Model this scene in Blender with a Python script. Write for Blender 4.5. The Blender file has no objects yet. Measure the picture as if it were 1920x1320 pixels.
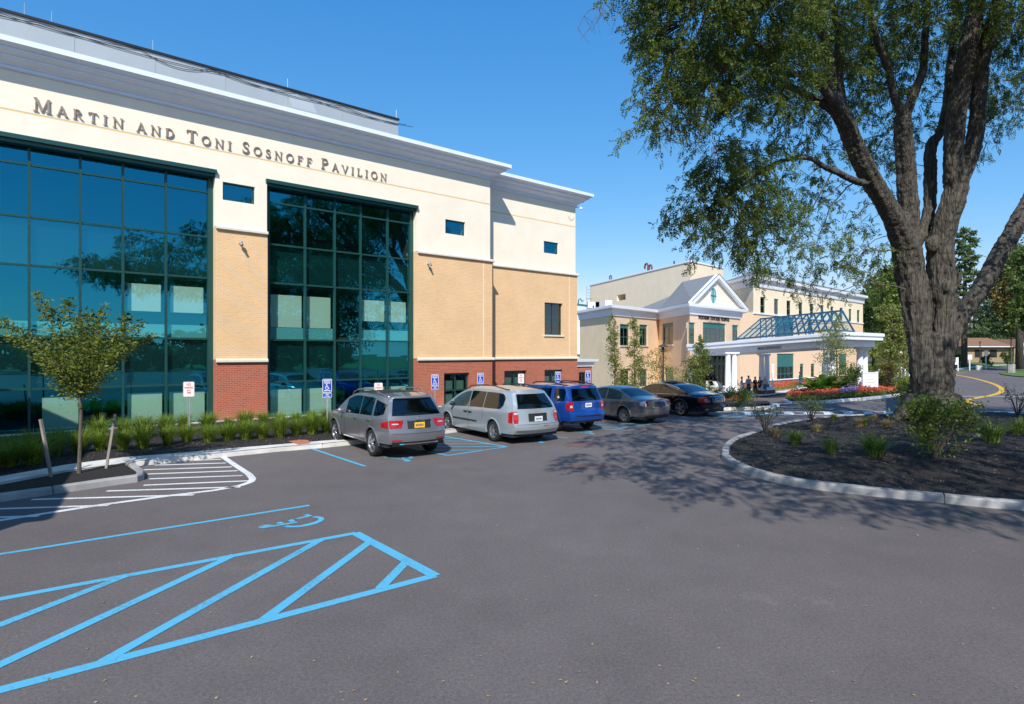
import bpy, bmesh, math, random
import numpy as np
from mathutils import Vector, Matrix
random.seed(7); RNG = np.random.default_rng(7)
R = math.radians; pi = math.pi
scn = bpy.context.scene
COL = scn.collection

# ---------------------------------------------------------------- camera, sky, sun, exposure
F, CX, HY, CAMZ = 1136.0, 960.0, 662.0, 2.83     # focal length / centre / horizon on a 1920 wide picture
cam = bpy.data.cameras.new('camera'); camo = bpy.data.objects.new('camera', cam); COL.objects.link(camo)
camo.location = (0, 0, CAMZ); camo.rotation_euler = (R(90), 0, 0)
cam.sensor_width = 36; cam.lens = 36*F/1920; cam.shift_y = 2/1920
cam.clip_start = .1; cam.clip_end = 3000
scn.camera = camo
SUN_EL, SUN_AZ = 41.5, (0.08, 0.997)               # light travels towards +Y, a little to +X
w = bpy.data.worlds.new('World'); scn.world = w; w.use_nodes = True
nt = w.node_tree; nt.nodes.clear()
out = nt.nodes.new('ShaderNodeOutputWorld'); bg = nt.nodes.new('ShaderNodeBackground'); sky = nt.nodes.new('ShaderNodeTexSky')
sky.sky_type = 'NISHITA'; sky.sun_disc = False; sky.sun_elevation = R(SUN_EL)
sky.sun_rotation = R(180+4.6); sky.altitude = 0; sky.air_density = 1.0; sky.dust_density = 0.1; sky.ozone_density = 3.0
hs = nt.nodes.new('ShaderNodeHueSaturation'); hs.inputs['Saturation'].default_value = 1.2
tn = nt.nodes.new('ShaderNodeVectorMath'); tn.operation = 'MULTIPLY'; tn.inputs[1].default_value = (.92, 1.0, 1.30)
nt.links.new(sky.outputs[0], hs.inputs['Color']); nt.links.new(hs.outputs[0], tn.inputs[0]); sp_ = nt.nodes.new('ShaderNodeSeparateXYZ'); cb_ = nt.nodes.new('ShaderNodeCombineXYZ'); nt.links.new(tn.outputs[0], sp_.inputs[0])
for i_, (ga_, k_) in enumerate(((1.10, .74), (.70, 1.21), (.47, 1.98))):      # a deeper, more even blue than the plain sky model
    pw_ = nt.nodes.new('ShaderNodeMath'); pw_.operation = 'POWER'; pw_.inputs[1].default_value = ga_; ml_ = nt.nodes.new('ShaderNodeMath'); ml_.operation = 'MULTIPLY'; ml_.inputs[1].default_value = k_
    nt.links.new(sp_.outputs[i_], pw_.inputs[0]); nt.links.new(pw_.outputs[0], ml_.inputs[0]); nt.links.new(ml_.outputs[0], cb_.inputs[i_])
nt.links.new(cb_.outputs[0], bg.inputs['Color'])
bg.inputs['Strength'].default_value = 0.13
nt.links.new(bg.outputs[0], out.inputs['Surface'])
sl = bpy.data.lights.new('sun', 'SUN'); sl.energy = 4.0; sl.angle = R(.5); sl.color = (1, .955, .88)
so = bpy.data.objects.new('sun', sl); COL.objects.link(so); so.location = (-10, -40, 50)
_d = Vector((SUN_AZ[0]*math.cos(R(SUN_EL)), SUN_AZ[1]*math.cos(R(SUN_EL)), -math.sin(R(SUN_EL))))
so.rotation_euler = _d.to_track_quat('-Z', 'Y').to_euler()
scn.view_settings.view_transform = 'Standard'; scn.view_settings.look = 'None'
scn.view_settings.exposure = 0.5; scn.view_settings.gamma = 1
scn.cycles.max_bounces = 8; scn.cycles.transparent_max_bounces = 16

# ---------------------------------------------------------------- helpers
def sm(t): t = min(1.0, max(0.0, t)); return t*t*(3-2*t)
def g(x, y):                                       # height of the ground: it dips towards the hospital door
    y0 = 30+max(0, x-16)*1.2
    z = -1.1*sm((y-y0)/18)
    z += 1.2*sm((y-85)/50)*sm((x-45)/20)
    return z
def G(px, py, dz=0.0):                             # picture point -> point on the ground (raised by dz)
    dx, dzz = (px-CX)/F, (HY-py)/F
    lo, hi = 1.0, 2500.0
    for _ in range(60):
        m = (lo+hi)/2
        if CAMZ+dzz*m > g(dx*m, m)+dz: lo = m
        else: hi = m
    return Vector((dx*lo, lo, g(dx*lo, lo)+dz))
def W(px, py, Y): return Vector(((px-CX)/F*Y, Y, CAMZ+(HY-py)/F*Y))

def tag(o, label=None, cat=None, group=None, kind=None):
    if label: o['label'] = label
    if cat: o['category'] = cat
    if group: o['group'] = group
    if kind: o['kind'] = kind
    return o
def empty(name, loc, rz=0, label=None, cat=None, group=None):
    o = bpy.data.objects.new(name, None); COL.objects.link(o); o.empty_display_size = .3
    o.location = loc; o.rotation_euler = (0, 0, rz); tag(o, label, cat, group); return o
def copy_tree(o, parent=None):
    c = o.copy(); COL.objects.link(c)
    if parent is not None:
        c.parent = parent; c.matrix_parent_inverse = o.matrix_parent_inverse.copy()
    for ch in list(o.children): copy_tree(ch, c)
    return c

class MB:
    def __init__(s): s.v = []; s.f = []; s.m = []; s.uv = {}
    def add(s, pts, faces, m=0, uvs=None):
        b = len(s.v); s.v.extend([tuple(p) for p in pts])
        for i, fc in enumerate(faces):
            if uvs: s.uv[len(s.f)] = uvs[i]
            s.f.append(tuple(b+k for k in fc)); s.m.append(m)
    def quad(s, a, b, c, d, m=0, uv=None): s.add([a, b, c, d], [(0, 1, 2, 3)], m, [uv] if uv else None)
    def poly(s, pts, m=0): s.add(pts, [tuple(range(len(pts)))], m)
    def box(s, x0, y0, z0, x1, y1, z1, m=0):
        s.add([(x0,y0,z0),(x1,y0,z0),(x1,y1,z0),(x0,y1,z0),(x0,y0,z1),(x1,y0,z1),(x1,y1,z1),(x0,y1,z1)],
              [(0,3,2,1),(4,5,6,7),(0,1,5,4),(1,2,6,5),(2,3,7,6),(3,0,4,7)], m)
    def beam(s, p, q, w, h, m=0, up=(0,0,1)):      # bar from p to q, w wide, h high
        p, q = Vector(p), Vector(q); d = (q-p).normalized(); up = Vector(up)
        if abs(d.dot(up)) > .99: up = Vector((0, 1, 0))
        a = d.cross(up).normalized(); b = a.cross(d).normalized()
        a *= w/2; b *= h/2
        s.add([p-a-b, p+a-b, p+a+b, p-a+b, q-a-b, q+a-b, q+a+b, q-a+b],
              [(0,1,2,3),(7,6,5,4),(0,4,5,1),(1,5,6,2),(2,6,7,3),(3,7,4,0)], m)
    def tube(s, pts, rad, n=8, m=0, cap=True, flute=None):
        pts = [Vector(p) for p in pts]
        if not hasattr(rad, '__len__'): rad = [rad]*len(pts)
        ref = Vector((.37, .21, .9)).normalized(); rings = []
        t0 = (pts[1]-pts[0]).normalized(); a = t0.cross(ref)
        if a.length < .1: a = t0.cross(Vector((1, 0, 0)))
        a.normalize(); b0 = len(s.v)
        for i, p in enumerate(pts):
            t = (pts[min(i+1, len(pts)-1)]-pts[max(i-1, 0)]).normalized()
            a = (a-t*a.dot(t)).normalized(); b = t.cross(a)
            for k in range(n):
                th = 2*pi*k/n; r = rad[i]*(flute(th, i) if flute else 1)
                s.v.append(tuple(p+a*math.cos(th)*r+b*math.sin(th)*r))
        for i in range(len(pts)-1):
            for k in range(n):
                k2 = (k+1) % n
                s.f.append((b0+i*n+k, b0+i*n+k2, b0+(i+1)*n+k2, b0+(i+1)*n+k)); s.m.append(m)
        if cap:
            s.f.append(tuple(b0+k for k in reversed(range(n)))); s.m.append(m)
            e = b0+(len(pts)-1)*n; s.f.append(tuple(e+k for k in range(n))); s.m.append(m)
    def lathe(s, prof, c=(0,0,0), n=24, m=0, axis='z', cap=False):
        b0 = len(s.v); c = Vector(c)
        for r, z in prof:
            for k in range(n):
                th = 2*pi*k/n; x, y = r*math.cos(th), r*math.sin(th)
                s.v.append(tuple(c+(Vector((x, y, z)) if axis == 'z' else Vector((x, z, y)))))
        for i in range(len(prof)-1):
            for k in range(n):
                k2 = (k+1) % n
                s.f.append((b0+i*n+k, b0+i*n+k2, b0+(i+1)*n+k2, b0+(i+1)*n+k)); s.m.append(m)
        if cap:
            s.f.append(tuple(b0+k for k in range(n))); s.m.append(m)
            e = b0+(len(prof)-1)*n; s.f.append(tuple(e+k for k in range(n))); s.m.append(m)
    def ball(s, c, r, n=10, m=0, sc=(1,1,1)):
        b0 = len(s.v); k = n//2
        for i in range(k+1):
            ph = pi*i/k
            for j in range(n):
                th = 2*pi*j/n
                s.v.append((c[0]+r*sc[0]*math.sin(ph)*math.cos(th), c[1]+r*sc[1]*math.sin(ph)*math.sin(th), c[2]+r*sc[2]*math.cos(ph)))
        for i in range(k):
            for j in range(n):
                j2 = (j+1) % n
                s.f.append((b0+i*n+j, b0+(i+1)*n+j, b0+(i+1)*n+j2, b0+i*n+j2)); s.m.append(m)
    def prism(s, pts, vec, m=0):                   # polygon swept along vec
        n = len(pts); pts = [Vector(p) for p in pts]; vec = Vector(vec)
        s.add(pts+[p+vec for p in pts], [tuple(reversed(range(n))), tuple(range(n, 2*n))]+[(i, (i+1) % n, n+(i+1) % n, n+i) for i in range(n)], m)
    def grid(s, P, m=0, uv=None):                  # P[i][j] points
        b0 = len(s.v); a, b = len(P), len(P[0])
        for row in P: s.v.extend([tuple(p) for p in row])
        for i in range(a-1):
            for j in range(b-1):
                s.f.append((b0+i*b+j, b0+i*b+j+1, b0+(i+1)*b+j+1, b0+(i+1)*b+j)); s.m.append(m)
    def build(s, name, mats, parent=None, smooth=False, origin=None, loc=None, recalc=False, merge=0):
        if not isinstance(mats, (list, tuple)): mats = [mats]
        me = bpy.data.meshes.new(name)
        v = s.v
        if origin is not None:
            ox, oy, oz = origin; v = [(a-ox, b-oy, c-oz) for a, b, c in v]
        me.from_pydata(v, [], s.f)
        for mt in mats: me.materials.append(mt)
        if len(mats) > 1: me.polygons.foreach_set('material_index', s.m)
        if s.uv:
            ul = me.uv_layers.new(name='UVMap'); st = np.zeros((len(me.loops), 2), np.float32)
            for fi, uvs in s.uv.items():
                if uvs is None: continue
                ls = me.polygons[fi].loop_start
                for k, c in enumerate(uvs): st[ls+k] = c
            ul.data.foreach_set('uv', st.ravel())
        if smooth: me.polygons.foreach_set('use_smooth', [True]*len(me.polygons))
        if recalc or merge:
            bm = bmesh.new(); bm.from_mesh(me)
            if merge: bmesh.ops.remove_doubles(bm, verts=bm.verts, dist=merge)
            if recalc: bmesh.ops.recalc_face_normals(bm, faces=bm.faces)
            bm.to_mesh(me); bm.free()
        me.update()
        o = bpy.data.objects.new(name, me); COL.objects.link(o)
        if parent is not None: o.parent = parent
        if loc is not None: o.location = loc
        return o

def quads_object(name, V, mat, parent=None, loc=None, smooth=False):
    """V: (N,4,3) array of quads -> one mesh"""
    n = len(V); me = bpy.data.meshes.new(name)
    me.vertices.add(n*4); me.vertices.foreach_set('co', V.reshape(-1).astype(np.float32))
    me.loops.add(n*4); me.loops.foreach_set('vertex_index', np.arange(n*4, dtype=np.int32))
    me.polygons.add(n); me.polygons.foreach_set('loop_start', np.arange(0, n*4, 4, dtype=np.int32))
    me.polygons.foreach_set('loop_total', np.full(n, 4, dtype=np.int32))
    me.materials.append(mat); me.update(calc_edges=True)
    o = bpy.data.objects.new(name, me); COL.objects.link(o)
    if parent is not None: o.parent = parent
    if loc is not None: o.location = loc
    return o

# ---------------------------------------------------------------- materials
def mat(name, col, rough=.7, metal=0, var=0, vscale=5, bump=0, bscale=40, col2=None, coat=0, spec=None, detail=4, stretch=None):
    m = bpy.data.materials.new(name); m.use_nodes = True; n = m.node_tree; N = n.nodes
    p = N['Principled BSDF']; p.inputs['Base Color'].default_value = (*col, 1); p.inputs['Roughness'].default_value = rough
    p.inputs['Metallic'].default_value = metal
    if coat: p.inputs['Coat Weight'].default_value = coat; p.inputs['Coat Roughness'].default_value = .04
    if spec is not None: p.inputs['Specular IOR Level'].default_value = spec
    tc = N.new('ShaderNodeTexCoord'); src = tc.outputs['Object']
    if stretch:
        mp = N.new('ShaderNodeMapping'); mp.inputs['Scale'].default_value = stretch; n.links.new(src, mp.inputs[0]); src = mp.outputs[0]
    if var or col2:
        ns = N.new('ShaderNodeTexNoise'); ns.inputs['Scale'].default_value = vscale; ns.inputs['Detail'].default_value = detail
        n.links.new(src, ns.inputs['Vector'])
        cr = N.new('ShaderNodeValToRGB'); cr.color_ramp.elements[0].position = .3; cr.color_ramp.elements[1].position = .7
        c2 = col2 or tuple(min(1, c*(1+var)) for c in col); c1 = col if col2 else tuple(c*(1-var) for c in col)
        cr.color_ramp.elements[0].color = (*c1, 1); cr.color_ramp.elements[1].color = (*c2, 1)
        n.links.new(ns.outputs['Fac'], cr.inputs[0]); n.links.new(cr.outputs[0], p.inputs['Base Color'])
    if bump:
        nb = N.new('ShaderNodeTexNoise'); nb.inputs['Scale'].default_value = bscale; nb.inputs['Detail'].default_value = 6
        n.links.new(src, nb.inputs['Vector'])
        bp = N.new('ShaderNodeBump'); bp.inputs['Strength'].default_value = bump; bp.inputs['Distance'].default_value = .03
        n.links.new(nb.outputs['Fac'], bp.inputs['Height']); n.links.new(bp.outputs[0], p.inputs['Normal'])
    return m
def brick_mat(name, c1, c2, mortar, bw=.21, rh=.075, ms=.012):
    m = bpy.data.materials.new(name); m.use_nodes = True; n = m.node_tree; N = n.nodes; p = N['Principled BSDF']
    tc = N.new('ShaderNodeTexCoord'); b = N.new('ShaderNodeTexBrick')
    b.inputs['Scale'].default_value = 1; b.inputs['Brick Width'].default_value = bw; b.inputs['Row Height'].default_value = rh
    b.inputs['Mortar Size'].default_value = ms; b.inputs['Mortar Smooth'].default_value = .2; b.inputs['Bias'].default_value = -.3
    b.inputs['Color1'].default_value = (*c1, 1); b.inputs['Color2'].default_value = (*c2, 1); b.inputs['Mortar'].default_value = (*mortar, 1)
    n.links.new(tc.outputs['UV'], b.inputs['Vector'])
    ns = N.new('ShaderNodeTexNoise'); ns.inputs['Scale'].default_value = .8; ns.inputs['Detail'].default_value = 5
    n.links.new(tc.outputs['Object'], ns.inputs['Vector'])
    mr = N.new('ShaderNodeMapRange'); mr.inputs['To Min'].default_value = .86; mr.inputs['To Max'].default_value = 1.12
    n.links.new(ns.outputs['Fac'], mr.inputs[0])
    mx = N.new('ShaderNodeVectorMath'); mx.operation = 'SCALE'; n.links.new(b.outputs['Color'], mx.inputs[0]); n.links.new(mr.outputs[0], mx.inputs['Scale'])
    n.links.new(mx.outputs[0], p.inputs['Base Color']); p.inputs['Roughness'].default_value = .85
    bp = N.new('ShaderNodeBump'); bp.inputs['Strength'].default_value = .6; bp.inputs['Distance'].default_value = .01; bp.invert = True
    n.links.new(b.outputs['Fac'], bp.inputs['Height']); n.links.new(bp.outputs[0], p.inputs['Normal'])
    return m
def glass_mat(name, tint, gloss, fac, rough=.008, wob=.0, ior=1.5):
    m = bpy.data.materials.new(name); m.use_nodes = True; n = m.node_tree; N = n.nodes; N.clear()
    o = N.new('ShaderNodeOutputMaterial'); t = N.new('ShaderNodeBsdfTransparent'); t.inputs[0].default_value = (*tint, 1)
    gl = N.new('ShaderNodeBsdfGlossy'); gl.inputs[0].default_value = (*gloss, 1); gl.inputs['Roughness'].default_value = rough
    lw = N.new('ShaderNodeLayerWeight'); lw.inputs['Blend'].default_value = .5; fp = N.new('ShaderNodeMath'); fp.operation = 'POWER'; fp.inputs[1].default_value = 4
    fr = N.new('ShaderNodeMath'); fr.operation = 'MULTIPLY_ADD'; fr.inputs[1].default_value = .75 if ior > 1.3 else .25; fr.inputs[2].default_value = .04 if ior > 1.3 else .01
    n.links.new(lw.outputs['Facing'], fp.inputs[0]); n.links.new(fp.outputs[0], fr.inputs[0])
    ad = N.new('ShaderNodeMath'); ad.operation = 'ADD'; ad.use_clamp = True; ad.inputs[1].default_value = fac
    mx = N.new('ShaderNodeMixShader'); n.links.new(fr.outputs[0], ad.inputs[0]); n.links.new(ad.outputs[0], mx.inputs[0])
    n.links.new(t.outputs[0], mx.inputs[1]); n.links.new(gl.outputs[0], mx.inputs[2]); n.links.new(mx.outputs[0], o.inputs[0])
    if wob:
        tc = N.new('ShaderNodeTexCoord'); ns = N.new('ShaderNodeTexNoise'); ns.inputs['Scale'].default_value = .7; ns.inputs['Detail'].default_value = 1
        n.links.new(tc.outputs['Object'], ns.inputs['Vector'])
        bp = N.new('ShaderNodeBump'); bp.inputs['Strength'].default_value = wob; bp.inputs['Distance'].default_value = .02
        n.links.new(ns.outputs['Fac'], bp.inputs['Height']); n.links.new(bp.outputs[0], gl.inputs['Normal'])
    return m
def leaf_mat(name, c1, c2, vs=2.0, trans=.35, rough=.55):
    m = bpy.data.materials.new(name); m.use_nodes = True; n = m.node_tree; N = n.nodes; N.clear()
    o = N.new('ShaderNodeOutputMaterial'); tc = N.new('ShaderNodeTexCoord')
    ns = N.new('ShaderNodeTexNoise'); ns.inputs['Scale'].default_value = vs; ns.inputs['Detail'].default_value = 3
    wn = N.new('ShaderNodeTexNoise'); wn.inputs['Scale'].default_value = 23; wn.inputs['Detail'].default_value = 0
    n.links.new(tc.outputs['Object'], ns.inputs['Vector']); n.links.new(tc.outputs['Object'], wn.inputs['Vector'])
    ma = N.new('ShaderNodeMath'); ma.operation = 'ADD'; n.links.new(ns.outputs['Fac'], ma.inputs[0]); n.links.new(wn.outputs['Fac'], ma.inputs[1])
    cr = N.new('ShaderNodeValToRGB'); cr.color_ramp.elements[0].position = .38; cr.color_ramp.elements[1].position = .62
    hv = N.new('ShaderNodeMath'); hv.operation = 'MULTIPLY'; hv.inputs[1].default_value = .5
    n.links.new(ma.outputs[0], hv.inputs[0]); n.links.new(hv.outputs[0], cr.inputs[0])
    cr.color_ramp.elements[0].color = (*c1, 1); cr.color_ramp.elements[1].color = (*c2, 1)
    p = N.new('ShaderNodeBsdfPrincipled'); p.inputs['Roughness'].default_value = rough; p.inputs['Specular IOR Level'].default_value = .35
    tr = N.new('ShaderNodeBsdfTranslucent'); n.links.new(cr.outputs[0], p.inputs['Base Color']); n.links.new(cr.outputs[0], tr.inputs[0])
    mx = N.new('ShaderNodeMixShader'); mx.inputs[0].default_value = trans
    n.links.new(p.outputs[0], mx.inputs[1]); n.links.new(tr.outputs[0], mx.inputs[2]); n.links.new(mx.outputs[0], o.inputs[0])
    return m
def asphalt_mat():
    m = bpy.data.materials.new('asphalt'); m.use_nodes = True; n = m.node_tree; N = n.nodes; p = N['Principled BSDF']
    tc = N.new('ShaderNodeTexCoord')
    def noise(sc, det, rgh=.6, vec=None):
        a = N.new('ShaderNodeTexNoise'); a.inputs['Scale'].default_value = sc; a.inputs['Detail'].default_value = det; a.inputs['Roughness'].default_value = rgh
        n.links.new(vec or tc.outputs['Object'], a.inputs['Vector']); return a
    big = noise(.16, 5, .6); mid = noise(1.3, 6, .7); fine = noise(85, 3, .8)
    r1 = N.new('ShaderNodeMapRange'); r1.inputs['From Min'].default_value = .3; r1.inputs['From Max'].default_value = .7; r1.inputs['To Min'].default_value = .86; r1.inputs['To Max'].default_value = 1.12; n.links.new(big.outputs['Fac'], r1.inputs[0])
    r2 = N.new('ShaderNodeMapRange'); r2.inputs['From Min'].default_value = .3; r2.inputs['From Max'].default_value = .7; r2.inputs['To Min'].default_value = .93; r2.inputs['To Max'].default_value = 1.07; n.links.new(mid.outputs['Fac'], r2.inputs[0])
    r3 = N.new('ShaderNodeMapRange'); r3.inputs['From Min'].default_value = .3; r3.inputs['From Max'].default_value = .7; r3.inputs['To Min'].default_value = .55; r3.inputs['To Max'].default_value = 1.5; n.links.new(fine.outputs['Fac'], r3.inputs[0])
    a = N.new('ShaderNodeMath'); a.operation = 'MULTIPLY'; n.links.new(r1.outputs[0], a.inputs[0]); n.links.new(r2.outputs[0], a.inputs[1])
    b = N.new('ShaderNodeMath'); b.operation = 'MULTIPLY'; n.links.new(a.outputs[0], b.inputs[0]); n.links.new(r3.outputs[0], b.inputs[1])
    # small pale stones
    gr = noise(26, 4, .8); r4 = N.new('ShaderNodeMapRange'); r4.inputs['From Min'].default_value = .35; r4.inputs['From Max'].default_value = .65; r4.inputs['To Min'].default_value = .78; r4.inputs['To Max'].default_value = 1.24; n.links.new(gr.outputs['Fac'], r4.inputs[0])
    du = noise(.45, 7, .72); r5 = N.new('ShaderNodeMapRange'); r5.inputs['From Min'].default_value = .60; r5.inputs['From Max'].default_value = .72; r5.inputs['To Min'].default_value = 1.0; r5.inputs['To Max'].default_value = 1.28; n.links.new(du.outputs['Fac'], r5.inputs[0])
    b1 = N.new('ShaderNodeMath'); b1.operation = 'MULTIPLY'; n.links.new(b.outputs[0], b1.inputs[0]); n.links.new(r4.outputs[0], b1.inputs[1])
    b = N.new('ShaderNodeMath'); b.operation = 'MULTIPLY'; n.links.new(b1.outputs[0], b.inputs[0]); n.links.new(r5.outputs[0], b.inputs[1])
    oi = N.new('ShaderNodeTexVoronoi'); oi.inputs['Scale'].default_value = .42; oi.inputs['Randomness'].default_value = 1; n.links.new(tc.outputs['Object'], oi.inputs['Vector'])
    wv = noise(3, 4, .7); od = N.new('ShaderNodeMath'); od.operation = 'MULTIPLY_ADD'; od.inputs[1].default_value = .22; n.links.new(wv.outputs['Fac'], od.inputs[0]); n.links.new(oi.outputs['Distance'], od.inputs[2])
    r6 = N.new('ShaderNodeMapRange'); r6.inputs['From Min'].default_value = .14; r6.inputs['From Max'].default_value = .30; r6.inputs['To Min'].default_value = .74; r6.inputs['To Max'].default_value = 1.0; n.links.new(od.outputs[0], r6.inputs[0])
    b2 = N.new('ShaderNodeMath'); b2.operation = 'MULTIPLY'; n.links.new(b.outputs[0], b2.inputs[0]); n.links.new(r6.outputs[0], b2.inputs[1]); b = b2
    vo = N.new('ShaderNodeTexVoronoi'); vo.inputs['Scale'].default_value = 9; n.links.new(tc.outputs['Object'], vo.inputs['Vector'])
    lt = N.new('ShaderNodeMath'); lt.operation = 'LESS_THAN'; lt.inputs[1].default_value = .06; n.links.new(vo.outputs['Distance'], lt.inputs[0])
    sc = N.new('ShaderNodeVectorMath'); sc.operation = 'SCALE'; sc.inputs[0].default_value = (.128, .111, .107); n.links.new(b.outputs[0], sc.inputs['Scale'])
    cmp = N.new('ShaderNodeTexWhiteNoise'); n.links.new(vo.outputs['Position'], cmp.inputs['Vector'])
    g2 = N.new('ShaderNodeMath'); g2.operation = 'GREATER_THAN'; g2.inputs[1].default_value = .9; n.links.new(cmp.outputs['Value'], g2.inputs[0])
    mm = N.new('ShaderNodeMath'); mm.operation = 'MULTIPLY'; n.links.new(lt.outputs[0], mm.inputs[0]); n.links.new(g2.outputs[0], mm.inputs[1])
    mx = N.new('ShaderNodeMix'); mx.data_type = 'RGBA'; n.links.new(mm.outputs[0], mx.inputs['Factor']); n.links.new(sc.outputs[0], mx.inputs[6]); mx.inputs[7].default_value = (.32, .28, .22, 1)
    n.links.new(mx.outputs[2], p.inputs['Base Color'])
    p.inputs['Roughness'].default_value = .82; p.inputs['Specular IOR Level'].default_value = .35
    bp = N.new('ShaderNodeBump'); bp.inputs['Strength'].default_value = .8; bp.inputs['Distance'].default_value = .006
    n.links.new(fine.outputs['Fac'], bp.inputs['Height']); n.links.new(bp.outputs[0], p.inputs['Normal'])
    return m
def paint_mat(name, col, wear=.4):
    m = mat(name, col, .7); n = m.node_tree; N = n.nodes; p = N['Principled BSDF']
    tc = N.new('ShaderNodeTexCoord'); ns = N.new('ShaderNodeTexNoise'); ns.inputs['Scale'].default_value = 22; ns.inputs['Detail'].default_value = 8; ns.inputs['Roughness'].default_value = .75
    n.links.new(tc.outputs['Object'], ns.inputs['Vector'])
    big = N.new('ShaderNodeTexNoise'); big.inputs['Scale'].default_value = 1.1; big.inputs['Detail'].default_value = 3; n.links.new(tc.outputs['Object'], big.inputs['Vector'])
    ad = N.new('ShaderNodeMath'); ad.operation = 'MULTIPLY_ADD'; ad.inputs[1].default_value = .5; n.links.new(big.outputs['Fac'], ad.inputs[0]); n.links.new(ns.outputs['Fac'], ad.inputs[2])
    cr = N.new('ShaderNodeValToRGB'); cr.color_ramp.elements[0].position = .55; cr.color_ramp.elements[1].position = .72
    cr.color_ramp.elements[0].color = tuple(c*.35+.06 for c in col)+(1,); cr.color_ramp.elements[1].color = (*col, 1)
    n.links.new(ad.outputs[0], cr.inputs[0]); n.links.new(cr.outputs[0], p.inputs['Base Color'])
    return m

M = {}
M['asphalt'] = asphalt_mat()
M['conc'] = mat('concrete', (.62, .60, .56), .85, var=.16, vscale=2.5, bump=.3, bscale=60, detail=8)
M['kerb'] = mat('kerb_concrete', (.31, .305, .30), .85, var=.22, vscale=2.2, bump=.35, bscale=50, detail=9)
M['mulch'] = mat('mulch', (.006, .005, .005), .95, col2=(.026, .020, .018), vscale=28, bump=1.0, bscale=30, detail=8)
M['blue_paint'] = paint_mat('blue_paint', (.085, .40, .60)); M['white_paint'] = paint_mat('white_paint', (.72, .72, .71)); M['yellow_paint'] = paint_mat('yellow_paint', (.75, .42, .03))
M['red_paint'] = paint_mat('red_patch', (.16, .09, .08))
M['cream'] = mat('cream_stucco', (.88, .79, .64), .9, var=.035, vscale=1.2, bump=.12, bscale=120)
M['cream2'] = mat('pale_stucco', (.86, .72, .52), .9, var=.04, vscale=1.0, bump=.12, bscale=120)
M['tan'] = mat('tan_stucco', (.84, .66, .42), .9, var=.05, vscale=.7)
M['buff'] = brick_mat('buff_brick', (.83, .50, .24), (.74, .43, .20), (.80, .60, .38))
M['buff2'] = brick_mat('pale_buff_brick', (.82, .57, .37), (.76, .52, .33), (.78, .60, .44))
M['redb'] = brick_mat('red_brick', (.47, .10, .045), (.31, .065, .035), (.44, .22, .15))
M['trim'] = mat('white_trim', (.80, .82, .86), .5, var=.03, vscale=3)
M['cornice'] = mat('sky_tinted_white_trim', (.74, .81, .93), .35, var=.03, vscale=2)  # white cornice; the sky's blue in its shaded underside is mixed into the colour
M['stone'] = mat('stone_band', (.72, .66, .55), .8, var=.05, vscale=4)
M['groove'] = mat('groove_strip', (.80, .55, .24), .8)
M['metalgrey'] = mat('penthouse_metal', (.40, .44, .46), .5, metal=.2, var=.05, vscale=.6)
M['green'] = mat('green_metal', (.016, .072, .066), .35, metal=.2)
M['green2'] = mat('teal_metal', (.03, .17, .16), .4, metal=.1)
M['bluegreen'] = mat('blue_green_metal', (.02, .10, .17), .35, metal=.2)
M['slate'] = mat('roof_shingle', (.20, .21, .22), .9, var=.25, vscale=9, bump=.3, bscale=30, detail=8)
M['darkroof'] = mat('flat_roof', (.12, .12, .12), .9)
M['letter'] = mat('bronze_letter', (.34, .26, .21), .5, metal=.3)
M['dark'] = mat('dark_interior', (.012, .014, .014), .9)
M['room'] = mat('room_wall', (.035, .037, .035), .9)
M['blind'] = mat('window_blind', (.52, .55, .48), .8)
M['panelglass'] = mat('pale_spandrel', (.13, .34, .38), .4)
M['spandrel'] = mat('dark_spandrel', (.004, .028, .034), .25)
M['cwglass'] = glass_mat('curtain_glass', (.80, 1.0, .92), (.06, .72, 1.0), .23, wob=.006)
M['winglass'] = glass_mat('window_glass', (.35, .5, .46), (.7, .8, .85), .10)
M['steel'] = mat('galvanised_steel', (.5, .52, .54), .4, metal=.7, var=.12, vscale=20)
M['black'] = mat('black_plastic', (.012, .012, .013), .5)
M['white'] = mat('white_plastic', (.75, .75, .75), .5)
M['signblue'] = mat('sign_blue', (.012, .05, .42), .45); M['signwhite'] = mat('sign_white', (.8, .8, .8), .5); M['signred'] = mat('sign_red', (.65, .05, .05), .5)
M['wood'] = mat('weathered_wood', (.28, .24, .21), .9, var=.3, vscale=14, stretch=(1, 1, .1))
M['bark'] = mat('grey_bark', (.022, .018, .016), .95, col2=(.15, .135, .11), vscale=5, bump=1.0, bscale=7, detail=10, stretch=(3.4, 3.4, .35))
M['bark'].node_tree.nodes['Bump'].inputs['Distance'].default_value = .12
M['bark2'] = mat('young_bark', (.11, .09, .07), .9, var=.3, vscale=20)
M['grass'] = mat('lawn', (.06, .11, .018), .95, col2=(.11, .19, .035), vscale=1.2, bump=.5, bscale=80, detail=8)
# ---------------------------------------------------------------- ground
def axis_lines(a, b, step, lo, hi):
    L = [lo, lo/2+a/2] if lo < a else []
    L += list(np.arange(a, b+.01, step)); L += [b*.5+hi*.5, hi]
    return L
GX = [-600, -300, -120] + list(np.arange(-40, 90.1, 2)) + [120, 200, 400, 800]
GY = [-300, -100, -50, -20] + list(np.arange(-10, 150.1, 2)) + [200, 300, 500, 900, 1500]
mb = MB(); mb.grid([[(x, y, g(x, y)) for y in GY] for x in GX])
mb.f = [tuple(reversed(f)) for f in mb.f]
tag(mb.build('parking_lot', M['asphalt']), kind='structure')

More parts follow.
